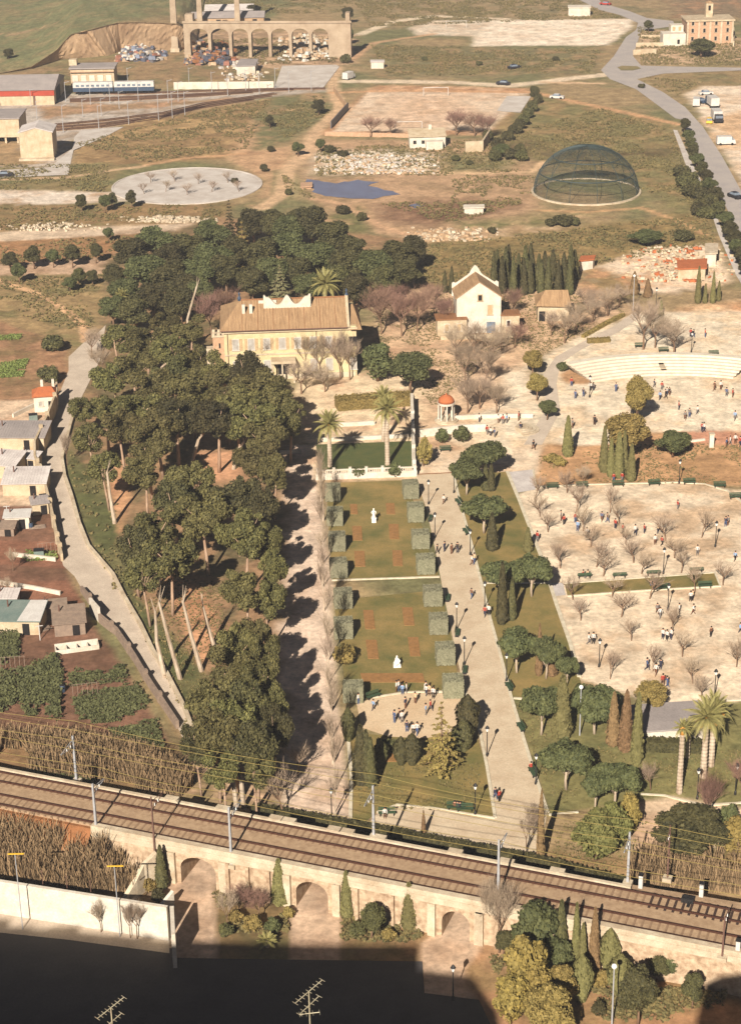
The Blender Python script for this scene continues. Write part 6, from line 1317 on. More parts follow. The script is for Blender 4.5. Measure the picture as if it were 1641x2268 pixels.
for i, o in enumerate(pop): tag(o, 'slim pale leafless tree edging the shady path, %s from the balustrade end' % ORD[i], 'tree', 'slim trees along the shady path')
OTH = [('barer', 470, 745, 650, 70), ('barer', 500, 720, 640, 60), ('barer', 845, 740, 640, 76), ('barer', 890, 745, 650, 70), ('barer', 925, 735, 640, 66), ('barer', 870, 700, 630, 66), ('barer', 960, 700, 630, 60), ('bareb', 562, 826, 732, 56), ('bareb', 626, 832, 734, 52), ('bareb', 676, 836, 735, 60), ('bareb', 754, 840, 735, 66), ('bareb', 595, 832, 740, 60), ('bareb', 710, 838, 742, 62), ('bareb', 775, 842, 750, 60), ('bareb', 540, 828, 735, 56), ('bareb', 668, 872, 800, 80), ('bareb', 720, 868, 812, 66),
       ('bareb', 1010, 800, 720, 66), ('bareb', 1050, 790, 715, 70), ('bareb', 1090, 800, 735, 66), ('bareb', 1030, 850, 760, 76), ('bareb', 1075, 860, 770, 76), ('bareb', 1035, 915, 830, 70), ('bareb', 1062, 905, 835, 66), ('bareb', 1100, 915, 850, 60), ('bareb', 1110, 780, 720, 56), ('barer', 1140, 770, 715, 56), ('bareb', 1424, 774, 664, 80), ('bareb', 1491, 784, 708, 76), ('bareb', 1450, 770, 690, 60), ('bareb', 1312, 714, 655, 56), ('bareb', 1345, 700, 640, 56), ('bareb', 1250, 760, 690, 64), ('bareb', 1275, 735, 670, 60), ('bareb', 1220, 745, 690, 50),
       ('barer', 985, 730, 660, 56), ('barer', 1140, 700, 640, 50), ('bareb', 1300, 690, 640, 60), ('bareb', 1370, 680, 630, 60), ('bare', 628, 1808, 1695, 90), ('bare', 660, 1720, 1650, 60), ('bare', 1440, 1750, 1690, 56), ('barer', 1560, 1830, 1720, 70), ('barer', 1640, 1760, 1680, 60), ('bareb', 1105, 2110, 1960, 76), ('bareb', 1085, 2090, 1950, 60), ('bareb', 1060, 2075, 1985, 56), ('barer', 530, 2030, 1960, 60), ('barer', 575, 2040, 1975, 60), ('bareb', 505, 2060, 1975, 50), ('bareb', 225, 2065, 1995, 40), ('bareb', 305, 2080, 2000, 50), ('bareb', 290, 2078, 2002, 40),
       ('barer', 820, 305, 258, 46), ('barer', 866, 300, 262, 40), ('barer', 1010, 300, 245, 60), ('barer', 1050, 302, 250, 56), ('barer', 1075, 310, 255, 56), ('bareb', 205, 790, 730, 60), ('bareb', 225, 840, 770, 56), ('bareb', 150, 1030, 960, 30), ('bareb', 1290, 1075, 1035, 40), ('bareb', 1180, 1850, 1780, 50), ('bareb', 1165, 1880, 1810, 40), ('bareb', 30, 1265, 1215, 30), ('bareb', 15, 1330, 1280, 30)]
for i, (k, u, vb, vt, w_) in enumerate(OTH):
    n_v = 3 if k == 'bare' else 2
    bl.append((by_base('%s%d' % (k, i % n_v), u, vb, vt, w_), 'reddish leafless tree' if k == 'barer' else 'leafless grey-brown tree'))
for i, (u, v_) in enumerate([(320, 430), (335, 405), (368, 425), (388, 402), (415, 432), (440, 408), (470, 425), (505, 405), (530, 425)]): bl.append((by_base('bare%d' % (i % 3), u, v_, v_ - 26, 26), 'spindly sapling on the gravel'))
# road trees and small far trees
rt = [by_crown('ever%d' % (i % 3), *m7(x, y), 15 + i * .55, 4.2) for i, (x, y) in enumerate([(1240, 100), (1270, 175), (1285, 235), (1310, 290), (1330, 345), (1365, 405), (1390, 465), (1420, 520), (1455, 590), (1490, 690), (1530, 760), (1560, 830), (1585, 890), (1610, 960), (1640, 1020), (1680, 1100)])]
for i, o in enumerate(rt): tag(o, 'small dark street tree beside the main road, %s counted from the junction' % ORD[i], 'tree', 'trees lining the main road')
FT = [(180, 446, 15, 4.5), (232, 446, 15, 4.5), (248, 440, 12, 4), (292, 437, 15, 4.5), (240, 516, 13, 3.5), (22, 575, 20, 4.5), (75, 565, 24, 5), (118, 568, 18, 4), (160, 562, 22, 5), (212, 556, 18, 4.5), (42, 600, 20, 4.5), (175, 610, 18, 4), (205, 612, 16, 3.5), (155, 625, 18, 3.5), (706, 233, 18, 4.5), (598, 266, 12, 3.5), (660, 326, 15, 4), (585, 372, 10, 2), (1182, 205, 14, 5), (1180, 235, 14, 3), (1160, 265, 16, 3), (1140, 285, 18, 3), (1110, 330, 20, 4), (1155, 345, 16, 3),
      (770, 30, 16, 6), (772, 75, 12, 6), (765, 130, 14, 3), (20, 118, 14, 4), (270, 15, 26, 5), (245, 0, 16, 4), (560, 20, 22, 4), (1430, 522, 40, 3.5), (1512, 522, 26, 2.5), (1250, 488, 30, 2.0), (710, 318, 12, 4), (120, 760, 30, 3), (110, 830, 28, 3), (1190, 218, 12, 3), (1170, 250, 14, 3), (1150, 275, 15, 3), (1125, 300, 16, 3), (1100, 318, 18, 3), (1130, 340, 20, 3), (1095, 345, 16, 3), (1150, 330, 14, 3), (1080, 300, 14, 3), (640, 425, 10, 1.6), (600, 330, 10, 1.6), (520, 400, 9, 1.5), (760, 465, 18, 2.2), (800, 480, 14, 2), (1270, 490, 18, 1.6), (1220, 492, 18, 1.6), (1090, 510, 12, 1.4), (730, 330, 16, 2), (760, 340, 16, 1.6), (1010, 350, 12, 1.5), (1040, 360, 10, 1.2), (940, 130, 8, 1.5), (1060, 140, 9, 1.5), (1230, 130, 9, 1.5), (1420, 190, 9, 1.4)]
ft = [by_crown('bush_d' if h_ <= 3 else 'ever%d' % (i % 3), u, v_, r_, h_) for i, (u, v_, r_, h_) in enumerate(FT) if r_]
# dark thicket by the road
th = [by_crown('bush_d', *m7(x, y), 24, 3.0) for x, y in [(1230, 440), (1280, 480), (1240, 510), (1310, 540), (1350, 590), (1290, 570), (1370, 660), (1400, 720), (1350, 700), (1410, 640)]]
for i, o in enumerate(th): tag(o, 'brownish dark bush of the thicket beside the street trees, %s from its upper end' % ORD[i], 'bush', 'roadside thicket')
# --- hedges
def hedge(lab, pts, wd, h, material='leaf_dark', name='hedge'):
    q = line(pts); b0 = q[0]; t = thing(name, lab, 'hedge', b0); V = []
    for a, b in zip(q, q[1:]):
        L = (b - a).length; n = int(L * (wd + 2 * h) * 26); f = nrg.random(n); u_ = nrg.uniform(-1, 1, n); d = (b - a) / L; nn = Vector((-d.y, d.x, 0))
        per = wd + 2 * h; s = nrg.random(n) * per
        off = np.where(s < h, -wd / 2, np.where(s < h + wd, s - h - wd / 2, wd / 2)); z = np.where(s < h, s, np.where(s < h + wd, h, per - s)) * (1 + nrg.normal(0, .04, n))
        p = np.array(a - b0)[None] + np.array(b - a)[None] * f[:, None] + np.array(nn)[None] * off[:, None]; p[:, 2] = z
        no = np.array(nn)[None] * np.where(s < h, -1, np.where(s < h + wd, 0, 1))[:, None]; no[:, 2] += np.where((s > h) & (s < h + wd), 1, .2)
        V.append(cloud(p, no, .15, .8, .6))
    rb = MB().ribbon([p - b0 for p in q], wd * .92, 0, h * .95)
    obj('foliage', cloudmesh('foliage', np.concatenate(V), material, (rb.v, rb.f)), t)
hedge('long clipped dark hedge across the terrace below the palace', [(745, 905), (800, 900), (910, 893)], 3.2, 1.8, 'leaf_olive')
hedge('dark hedge at the foot of the grey-roofed pavilion', [(1425, 1660), (1550, 1664)], 1.4, 1.4)
hedge('low hedge along the curved path below the barn', [(1290, 748), (1340, 720), (1380, 700)], .8, .6, 'leaf_olive')
hedge('small hedge beside the top of the stepped seating', [(1300, 760), (1350, 757)], .8, .9, 'leaf_olive')
hedge('low dark hedge along the park side of the viaduct', [(560, 1798), (820, 1845), (1190, 1915), (1380, 1965)], 1.0, 1.0)
hedge('clipped low hedge facing the sand circle by the trimmed shrubs', [(835, 1660), (880, 1664)], 1.2, 1.2)
# --- uncountable cover
def bank_reeds(name, lab, s0, s1, y0, y1, z0, z1, n, h_):
    V = []; s = nrg.uniform(s0, s1, n); f_ = nrg.random(n); y = y0 + (y1 - y0) * f_; zb = z0 + (z1 - z0) * f_; ns = fbm(s, y, 2.5, 5); k = ns > .3; s, y, zb = s[k], y[k], zb[k]; m_ = len(s)
    x = nA.x + VX.x * s + VY.x * y; yy = nA.y + VX.y * s + VY.y * y; h = h_ * nrg.uniform(.4, 1.1, m_); a = nrg.uniform(0, 3.14, m_); wx, wy = .05 * np.cos(a), .05 * np.sin(a); lx, ly = nrg.normal(0, .25, m_) * h, nrg.normal(0, .25, m_) * h
    V = np.stack([np.stack([x - wx, yy - wy, zb], 1), np.stack([x + wx, yy + wy, zb], 1), np.stack([x + lx + wx * .6, yy + ly + wy * .6, zb + h], 1), np.stack([x + lx - wx * .6, yy + ly - wy * .6, zb + h], 1)], 1).reshape(-1, 3)
    o = obj(name, cloudmesh(name, V, 'reed')); structure(o, 'stuff'); tag(o, lab, 'undergrowth')
bank_reeds('bank_reeds', 'brown reeds covering the railway bank above the court wall', -45, -.5, -5.6, -.9, .2, BED - .8, 9000, 1.9)
def scatter(name, lab, zones, n, hgt_, size, material, blade=False, rows=0.0, z0=0.0):
    V = []
    W_ = [[P(a, b) for a, b in z] for z in zones]; ar = [abs(sum(p[i].x * p[(i + 1) % len(p)].y - p[(i + 1) % len(p)].x * p[i].y for i in range(len(p)))) / 2 for p in W_]
    for pz_, a_ in zip(W_, ar):
        k = int(n * a_ / sum(ar)); xs = [p.x for p in pz_]; ys = [p.y for p in pz_]
        x = nrg.uniform(min(xs), max(xs), k * 3); y = nrg.uniform(min(ys), max(ys), k * 3); ins = sdist(x, y, [(p.x, p.y) for p in pz_]) < 0
        x, y = x[ins][:k], y[ins][:k]
        if rows: y = np.round((y - x * .15) / rows) * rows + x * .15 + nrg.normal(0, .1, len(y))
        ns = fbm(x, y, 6, 77); keep = ns > (.34 if rows else .42); x, y = x[keep], y[keep]; m_ = len(x)
        if blade:
            h = hgt_ * nrg.uniform(.5, 1.1, m_); lx, ly = nrg.normal(0, .18, m_) * h, nrg.normal(0, .18, m_) * h; w_ = size; a = nrg.uniform(0, 3.14, m_); wx, wy = w_ * np.cos(a), w_ * np.sin(a); o = np.zeros(m_) + z0
            V.append(np.stack([np.stack([x - wx, y - wy, o], 1), np.stack([x + wx, y + wy, o], 1), np.stack([x + lx + wx * .7, y + ly + wy * .7, h + o], 1), np.stack([x + lx - wx * .7, y + ly - wy * .7, h + o], 1)], 1).reshape(-1, 3))
        else:
            for r_ in range(4):
                p = np.stack([x + nrg.normal(0, size, m_), y + nrg.normal(0, size, m_), z0 + nrg.uniform(.05, 1, m_) * hgt_], 1); V.append(cloud(p, np.tile([0, -.3, .8], (m_, 1)), size, .7, .8))
    o = obj(name, cloudmesh(name, np.concatenate(V), material)); structure(o, 'stuff'); tag(o, lab, 'undergrowth'); return o
scatter('reed_bed', 'tall tan reeds between the allotments and the tracks', [[(-40, 1650), (200, 1655), (330, 1690), (430, 1740), (400, 1768), (200, 1735), (-40, 1700)]], 9000, 3.0, .05, 'reed', True)
scatter('reed_bed', 'brown reeds filling the slope below the tracks', [[(-60, 1850), (60, 1840), (180, 1860), (290, 1890), (335, 1930), (300, 1990), (150, 1975), (-60, 1945)]], 12000, 2.6, .05, 'reed', True, z0=.6)
scatter('reed_bed', 'pale reeds beside the tracks at the right edge', [[(1400, 1930), (1480, 1900), (1700, 1900), (1700, 1985), (1400, 1968)]], 7000, 3.0, .05, 'reed', True)
scatter('weeds', 'dark weeds under the reeds left of the mast', [[(-40, 1690), (200, 1732), (300, 1752), (300, 1765), (-40, 1712)]], 1500, .7, .2, 'crop_green')
scatter('crop_rows', 'dark vegetables in the allotment beside the lane wall', [[m1(600, 830), m1(1050, 760), m1(1090, 880), m1(590, 930)], [m1(620, 1040), m1(1180, 930), m1(1280, 1100), m1(900, 1280), m1(680, 1200)], [m1(930, 1330), m1(1340, 1250), m1(1400, 1480), m1(1050, 1440)]], 2600, .55, .16, 'crop_green', rows=1.25)
scatter('crop_rows', 'dark tangled plot at the left edge of the allotments', [[m1(150, 850), m1(480, 700), m1(540, 900), m1(500, 1100), m1(530, 1200), m1(250, 1200), m1(170, 1050)], [m1(0, 520), m1(170, 500), m1(150, 700), m1(0, 740)], [m1(0, 860), m1(120, 850), m1(140, 1100), m1(0, 1150)]], 3000, .9, .18, 'crop_green', rows=1.6)
scatter('crop_rows', 'rows of leafy greens in the upper left plots', [[cC(0, 640), cC(100, 630), cC(90, 650), cC(0, 655)], [cC(0, 760), cC(130, 740), cC(100, 820), cC(0, 820)], [k8(280, 2000), k8(620, 2020), k8(640, 2080), k8(300, 2090)]], 1300, .35, .14, 'crop_bright', rows=1.1)
scatter('scrub', 'dry scrub scattered over the far fields', [[(820, 100), (1330, 112), (1310, 162), (860, 170)], [(165, 320), (480, 240), (600, 222), (545, 330), (310, 362)], [(1090, 310), (1330, 240), (1490, 290), (1510, 360), (1560, 470), (1420, 420), (1180, 350)], [(940, 545), (1300, 505), (1560, 475), (1590, 540), (1300, 590), (920, 640)], [(0, 455), (500, 455), (480, 490), (0, 510)], [(0, 620), (230, 610), (200, 740), (0, 690)], [(430, 90), (780, 80), (740, 140), (600, 150)], [(1400, 170), (1560, 180), (1500, 212)], [(840, 450), (1160, 445), (1000, 500)], [(150, 1000), (250, 1090), (270, 1230), (420, 1480), (410, 1580), (180, 1170)], [(780, 0), (1270, 0), (1380, 40), (820, 60)], [(420, 0), (780, 0), (780, 30), (420, 30)], [(620, 380), (700, 440), (640, 440)], [(700, 330), (1080, 310), (1160, 380), (980, 390), (700, 390)], [(1000, 390), (1180, 390), (1200, 460), (1000, 450)], [(0, 365), (240, 365), (240, 425), (0, 420)], [(0, 540), (430, 515), (240, 575), (0, 590)], [(1410, 60), (1640, 90), (1640, 145), (1420, 145)], [(560, 262), (712, 206), (730, 250), (640, 310)]], 44000, .4, .2, 'scrub_leaf')
scatter('dry_tufts', 'dry grass tufts over the trodden park ground', [[(850, 650), (1290, 650), (1380, 690), (1200, 790), (1130, 760), (960, 900), (830, 760)], [(1195, 990), (1640, 980), (1640, 1070), (1195, 1072)], [(1220, 1820), (1400, 1790), (1640, 1800), (1640, 1900), (1230, 1950)], [(1140, 1560), (1310, 1565), (1400, 1700), (1230, 1790)], [(1420, 1680), (1640, 1660), (1640, 1770), (1420, 1750)], [(780, 1700), (1060, 1690), (1085, 1800), (800, 1790)], [(300, 1270), (480, 1290), (600, 1700), (440, 1700)], [(0, 1640), (380, 1660), (420, 1750), (0, 1690)]], 16000, .14, .11, 'scrub_leaf')
scatter('undergrowth', 'low growth under the shrubs south of the viaduct', [[(478, 1975), (640, 2005), (635, 2070), (485, 2060)], [(760, 2035), (930, 2065), (925, 2090), (760, 2080)], [(1090, 2120), (1300, 2180), (1600, 2200), (1600, 2260), (1100, 2260)]], 2500, .4, .2, 'scrub_leaf')
# ------------------------------------------------------------------ railway masts and wires
mast_top = {}
def mast(lab, u, vb, vt, z, arm, material='mast_paint', dep=WID / 2):
    b = P(u, vb, z); H = hgt(b, vt); t = thing('catenary_mast', lab, 'mast', b, VRZ, 'railway masts'); r = .13 if material == 'mast_paint' else .09
    MB().box((0, 0, H / 2), (r * 2, r * 2, H), top=(.7, .7)).build('post', material, t); MB().box((0, 0, .2), (.9, .9, .4)).build('footing', 'stone_pale', t)
    ar = MB(); s = 1 if arm > 0 else -1
    ar.tube((0, 0, H * .78), (0, arm, H * .86), .05); ar.tube((0, 0, H * .93), (0, arm, H * .87), .04); ar.tube((0, arm * .35, H * .81), (0, arm * .35, H * .9), .03); ar.build('bracket_arm', material, t)
    for k in (.25, .55): MB().tube((0, arm * k, H * .8 + .12), (0, arm * k, H * .8 + .42), .09, .06, 6).build('insulator', 'lamp_glass', t)
    return b + VY * arm + Vector((0, 0, H * .86)), b + Vector((0, 0, H))
mm = []
mm.append(mast('grey mast on the park side of the tracks by the reeds', 171, 1733, 1630, 3.0, -2.8))
mm.append(mast('grey mast on the near side of the tracks left of the arches', 215, 1845, 1736, BED - .5, 2.4))
mm.append(mast('grey mast standing before the wall between the first two arches', 514, 1920, 1788, 3.2, 3.0))
mm.append(mast('grey mast on the park side above the lower lawn', 828, 1858, 1740, BED, -2.6))
mm.append(mast('thin rusty mast beside the first arch', 345, 1905, 1765, 2.5, 2.6, 'mast_rust'))
mm.append(mast('lattice mast beside the third arch', 1103, 1995, 1860, 4.6, 2.8, 'mast_paint'))
mm.append(mast('grey mast on the park side before the bamboo', 1389, 1960, 1843, BED, -2.4))
mm.append(mast('dark mast on the near side at the right edge', 1598, 2125, 2030, BED - .4, 2.4, 'mast_rust'))
mm.append(mast('dark pole at the edge of the broad bush', 1477, 1950, 1828, 3.5, -1.5, 'mast_rust'))
def wires(lab, pts, sag=.5, r=.028):
    b0 = pts[0]; t = thing('overhead_wire', lab, 'wire', b0, 0, 'overhead wires')
    for dz, nm in ((0, 'contact_wire'), (1.15, 'messenger_wire')):
        mb = MB(); L = []
        for a, b in zip(pts, pts[1:]):
            for i in range(8): f = i / 8; p = a.lerp(b, f) - b0; p.z += dz - 4 * sag * f * (1 - f) * (1 if dz else .3); L.append(p)
        L.append(pts[-1] - b0 + Vector((0, 0, dz))); mb.path(L, r, 3); mb.build(nm, 'wire', t)
def trk(s, yc, z): return nA + VX * s + VY * yc + Vector((0, 0, z - nA.z))
wires('pair of thin wires over the park-side track', [trk(s, WID / 2 + 2.05, BED + 5.6) for s in (-40, sx(171, 1733, BED), sx(600, 1850, BED), sx(828, 1858, BED), sx(1389, 1960, BED), sR + 20)])
wires('pair of thin wires over the track nearer the arches', [trk(s, WID / 2 - 2.05, BED + 5.6) for s in (-40, sx(215, 1845, BED), sx(514, 1900, BED), sx(1103, 1995, BED), sx(1598, 2110, BED), sR + 20)])
wires('feeder wires behind the tracks along the reeds', [trk(s, WID + 1.2, BED + 6.2) for s in (-40, sx(171, 1733, BED), sx(828, 1858, BED), sx(1389, 1960, BED), sR + 20)], .7)
for lab, u, vb, h_, m_ in (('white signal box post near the track at the right edge', 1632, 2120, 1.9, 'paint_white'), ('small grey trackside post by the exposed sleepers', 1552, 1985, 1.5, 'paint_white'), ('short pale marker post at the end of the far coping', 1418, 1966, 1.5, 'paint_white')):
    b = P(u, vb, BED if vb < 2000 else BED - .3); t = thing('trackside_post', lab, 'post', b, VRZ, 'trackside posts'); MB().box((0, 0, h_ / 2), (.4, .4, h_)).build('post', m_, t); MB().box((0, 0, h_ + .05), (.5, .5, .12)).build('cap', 'iron_dark', t)
t = thing('point_motor', 'dark point machine beside the exposed sleepers', 'track machine', P(1522, 1997, BED + .3), VRZ); MB().box((0, 0, .25), (1.2, .7, .5)).build('housing', 'iron_dark', t); MB().box((.2, -.6, .1), (.3, .8, .12)).build('throw_bar', 'iron_dark', t)
# ------------------------------------------------------------------ street furniture
lt = thing('street_lamp', None, None); MB().lathe([(.16, 0), (.14, .4), (.07, .5), (.05, 3.2), (.07, 3.3)], 8).build('post', 'iron_dark', lt); MB().lathe([(.1, 3.3), (.22, 3.65), (.24, 3.72)], 6).build('lantern', 'lamp_glass', lt); MB().lathe([(.28, 3.72), (.16, 3.95), (.03, 4.1)], 6).build('lamp_cap', 'iron_dark', lt)
PROTO['lamp'] = (lt, 4.1, .28, 2)
LAMPS = [('left side of the wide walkway', [(949, 1117), (963, 1191), (1011, 1395), (1028, 1472), (1078, 1675), (1052, 1805)]), ('right side of the wide walkway', [(1005, 1092), (1041, 1229), (1073, 1347), (1121, 1510), (1186, 1737)]), ('upper sandy square', [(1503, 1071), (1583, 1211), (1468, 1271)]), ('lower sandy square', [(1478, 1352), (1326, 1477), (1581, 1547)]), ('viaduct foreground', [(745, 2025), (963, 2062), (1003, 2215)]), ('esplanade and rear grounds', [(1305, 880), (1530, 780), (1452, 680)]), ('bottom lawn and palms', [(1627, 1760), (1543, 1770), (735, 1815)])]
for where, L in LAMPS:
    for i, (u, v_) in enumerate(L): tag(put('lamp', P(u, v_), GY, (1, 1, 1)), 'iron lantern post, %s from the far end, %s' % (ORD[i], where), 'street lamp', 'iron lantern posts')
for lab, u, vb, h_ in (('tall white globe lamp rising among the lawn trees', 1283, 1630, 6.3), ('tall white globe lamp at the bottom frame edge', 1354, 2275, 6.6), ('white globe lamp by the bare trees above the stepped seating', 1401, 690, 7.0)):
    b = P(u, vb); t = thing('globe_lamp', lab, 'street lamp', b, 0, 'globe lamps'); MB().tube((0, 0, 0), (0, 0, h_), .09, .06, 8).build('post', 'mast_paint', t); MB().lathe([(.03, h_), (.2, h_ + .08), (.27, h_ + .26), (.2, h_ + .44), (.03, h_ + .52)], 10).build('globe', 'lamp_glass', t)
bt_ = thing('park_bench', None, None)
for i in range(3): MB().box((0, -.18 + i * .18, .45), (1.9, .15, .05)).build('seat_slat', 'bench_green', bt_)
for i in range(2): MB().box((0, .3 + .03 * i, .66 + i * .2), (1.9, .05, .15)).build('back_slat', 'bench_green', bt_)
for s in (-.75, .75): MB().box((s, .05, .22), (.08, .5, .44)).build('leg', 'iron_dark', bt_)
PROTO['bench'] = (bt_, 1, 1, .5)
BEN = [('right kerb of the wide walkway', R(-80), [k6(1190, 825), k6(1245, 1035), c4(610, 490), c4(662, 670), c4(715, 870)]), ('left edge of the wide walkway', R(80), [k6(1000, 940), c4(343, 95), c4(385, 250), c4(418, 415)]), ('top edge of the upper sandy square', 0, [c2(805, 455), c2(935, 450), c2(1095, 445), c2(1255, 440), c2(1410, 435), c2(1545, 450), c2(1615, 500)]),
       ('green strip facing the upper square', math.pi, [c2(945, 850), c2(1100, 848), c2(1250, 838), c2(1440, 825)]), ('green strip facing the lower square', 0, [c2(1290, 905), c2(1480, 895)]), ('rim of the sand circle', R(30), [m2(330, 385)]), ('bottom plaza edge', 0, [m2(430, 1262), m2(940, 1218), m2(1010, 1232)]), ('far shrub walk', 0, [c2(330, 290)]), ('esplanade above the steps', 0, [k7(1020, 715), k7(1420, 742), k7(830, 680)])]
for where, rz, L in BEN:
    for i, (u, v_) in enumerate(L): tag(put('bench', P(u, v_ + 4), GY + rz, (1.0, 1.0, 1.0)), 'green slatted bench, %s on the %s' % (ORD[i], where), 'bench', 'green park benches')
# statues on the lawn
def statue(lab, u, v_, kind):
    t = thing('statue', lab, 'statue', P(u, v_), GY, 'white lawn statues'); t.scale = (.8, .8, .75)
    if kind == 'standing':
        MB().box((0, 0, .45), (.8, .8, .9), top=(.9, .9)).build('pedestal', 'marble', t); MB().box((0, 0, .95), (.95, .95, .12)).build('cap', 'marble', t)
        b = MB().lathe([(.3, 1.0), (.34, 1.2), (.26, 1.7), (.2, 2.0), (.27, 2.3), (.3, 2.45), (.1, 2.58), (.09, 2.66), (.15, 2.75), (.16, 2.9), (.06, 3.02)], 12); b.path([(-.27, 0, 2.42), (-.42, -.05, 2.1), (-.25, -.25, 1.9)], [.09, .08, .06], 6); b.path([(.27, 0, 2.42), (.4, 0, 2.1), (.3, -.15, 1.8)], [.09, .08, .06], 6); b.build('figure', 'marble', t, smooth=True)
    else:
        MB().box((0, 0, .3), (1.2, 1.0, .6), top=(.92, .92)).build('pedestal', 'marble', t)
        b = MB().lathe([(.5, .6), (.55, .8), (.42, 1.1), (.3, 1.35), (.32, 1.6), (.1, 1.75), (.15, 1.88), (.15, 2.0), (.05, 2.1)], 12); b.path([(.2, -.1, 1.5), (.5, -.3, 1.2), (.2, -.5, 1.0)], [.1, .09, .07], 6); b.path([(-.2, -.3, .8), (-.1, -.75, .85), (-.1, -.7, .6)], [.16, .13, .1], 6); b.build('figure', 'marble', t, smooth=True)
statue('white standing statue on the upper lawn', *k6(602, 970), 'standing'); statue('white crouching statue on the lower lawn', *m2(505, 160), 'crouch')
beds = [('far left', k6, (440, 845), (490, 915)), ('far right', k6, (692, 838), (752, 915)), ('middle left', k6, (455, 1000), (522, 1100)), ('middle right', k6, (712, 985), (780, 1090)), ('near left', k6, (470, 1175), (542, 1285)), ('near right', k6, (737, 1170), (805, 1280))]
for nm, cf_, a, b in beds:
    q = [P(*cf_(*w_)) for w_ in ((a[0], b[1]), (b[0], b[1]), (b[0] - 6, a[1]), (a[0] - 6, a[1]))]; c = sum(q, Vector()) / 4
    t = thing('flower_bed', 'bare brown planting bed on the upper lawn, %s one' % nm, 'flower bed', c, 0, 'planting beds'); MB().prism([(p.x - c.x, p.y - c.y) for p in q], 0, .09).build('soil', 'bed_soil', t)
for nm, a, b in (('far left', (806, 1352), (828, 1394)), ('far right', (892, 1346), (915, 1386)), ('near left', (812, 1418), (836, 1460)), ('near right', (905, 1412), (928, 1454)), ('long bottom', (800, 1492), (938, 1512)), ('square beside the trimmed shrubs', (838, 1668), (888, 1688))):
    q = [P(*w_) for w_ in ((a[0] + 3, b[1]), (b[0] + 3, b[1]), (b[0] - 2, a[1]), (a[0] - 2, a[1]))]; c = sum(q, Vector()) / 4
    t = thing('flower_bed', 'bare brown planting bed below the cross path, %s one' % nm, 'flower bed', c, 0, 'planting beds'); MB().prism([(p.x - c.x, p.y - c.y) for p in q], 0, .09).build('soil', 'bed_soil', t)
# antennas on the roof below the viewpoint
def antenna(lab, u, v_, dist, k, tilt):
    p = CP + ray(u, v_).normalized() * dist; zb = 54.0; t = thing('tv_antenna', lab, 'antenna', (p.x, p.y, zb), tilt, 'rooftop antennas'); H = p.z - zb
    MB().tube((0, 0, 0), (0, 0, H), .035, .03).build('mast', 'antenna_metal', t)
    for z, L, a, n in ((H, 1.7 * k, .7, 9), (H - .75, 1.3 * k, .75, 6), (H - 1.2, .9 * k, .05, 4)):
        d = Vector((math.cos(a), math.sin(a), .18 if a > .3 else 0)); s = Vector((-math.sin(a), math.cos(a), 0)); b = MB().tube(d * (-L * .5) + Vector((0, 0, z)), d * (L * .5) + Vector((0, 0, z)), .022)
        o = b.build('boom', 'antenna_metal', t)
        for i in range(n): q = d * L * (-.5 + i / (n - 1)) + Vector((0, 0, z)); MB().tube(q - s * .18, q + s * .18, .012, n=4).build('element', 'antenna_metal', o)
antenna('television antenna in the dark foreground right of centre', 684, 2196, 88, 1.0, .1); antenna('television antenna in the dark foreground near the left side', 246, 2232, 88, .9, .1)
# ------------------------------------------------------------------ vehicles
def car(lab, u, v_, rz, col, kind='car'):
    t = thing(kind if kind != 'car' else 'parked_car', lab, kind, P(u, v_), rz, 'vehicles')
    L, W_, Hc = (4.2, 1.7, 1.4) if kind == 'car' else ((5.0, 2.0, 2.3) if kind == 'van' else (7.5, 2.4, 3.2))
    if kind == 'car':
        MB().box((0, 0, .58), (L, W_, .6), top=(.97, .94)).build('body', col, t); MB().box((-.15, 0, 1.13), (L * .52, W_ * .9, .5), top=(.76, .86)).build('cabin', 'glass_window', t); MB().box((-.15, 0, 1.4), (L * .36, W_ * .74, .05)).build('roof', col, t)
    elif kind == 'van':
        MB().box((-.5, 0, 1.35), (L * .78, W_, 1.9), top=(.97, .92)).build('body', col, t); MB().box((1.9, 0, .9), (1.2, W_ * .96, 1.0), top=(.7, .9)).build('bonnet', col, t); MB().box((1.55, 0, 1.75), (.5, W_ * .86, .7), top=(.4, .9)).build('windscreen', 'glass_window', t)
    else:
        MB().box((-1.1, 0, 1.9), (5.0, W_, 2.2)).build('box_body', 'paint_white', t); MB().box((2.7, 0, 1.5), (1.8, W_ * .95, 1.9), top=(.85, .95)).build('cab', col, t); MB().box((3.45, 0, 1.9), (.35, W_ * .85, .7)).build('windscreen', 'glass_window', t)
    for sx_ in (-L * .31, L * .31):
        for s in (-1, 1): MB().tube((sx_, s * (W_ / 2 - .2), .34), (sx_, s * (W_ / 2 + .01), .34), .34, .34, 10).build('wheel', 'rubber', t)
car('white van on the pale lot beside the main road', *k4(1190, 1052), R(80), 'paint_white', 'van'); car('blue-grey car beside the white van on the lot', *k4(1232, 1025), R(120), 'paint_blue'); car('white lorry with blue cab on the lot, the upper one', *k4(1345, 1060), R(95), 'paint_blue', 'truck'); car('white lorry with dark cab on the lot, the lower one', *k4(1395, 1210), R(-90), 'paint_dark', 'truck')
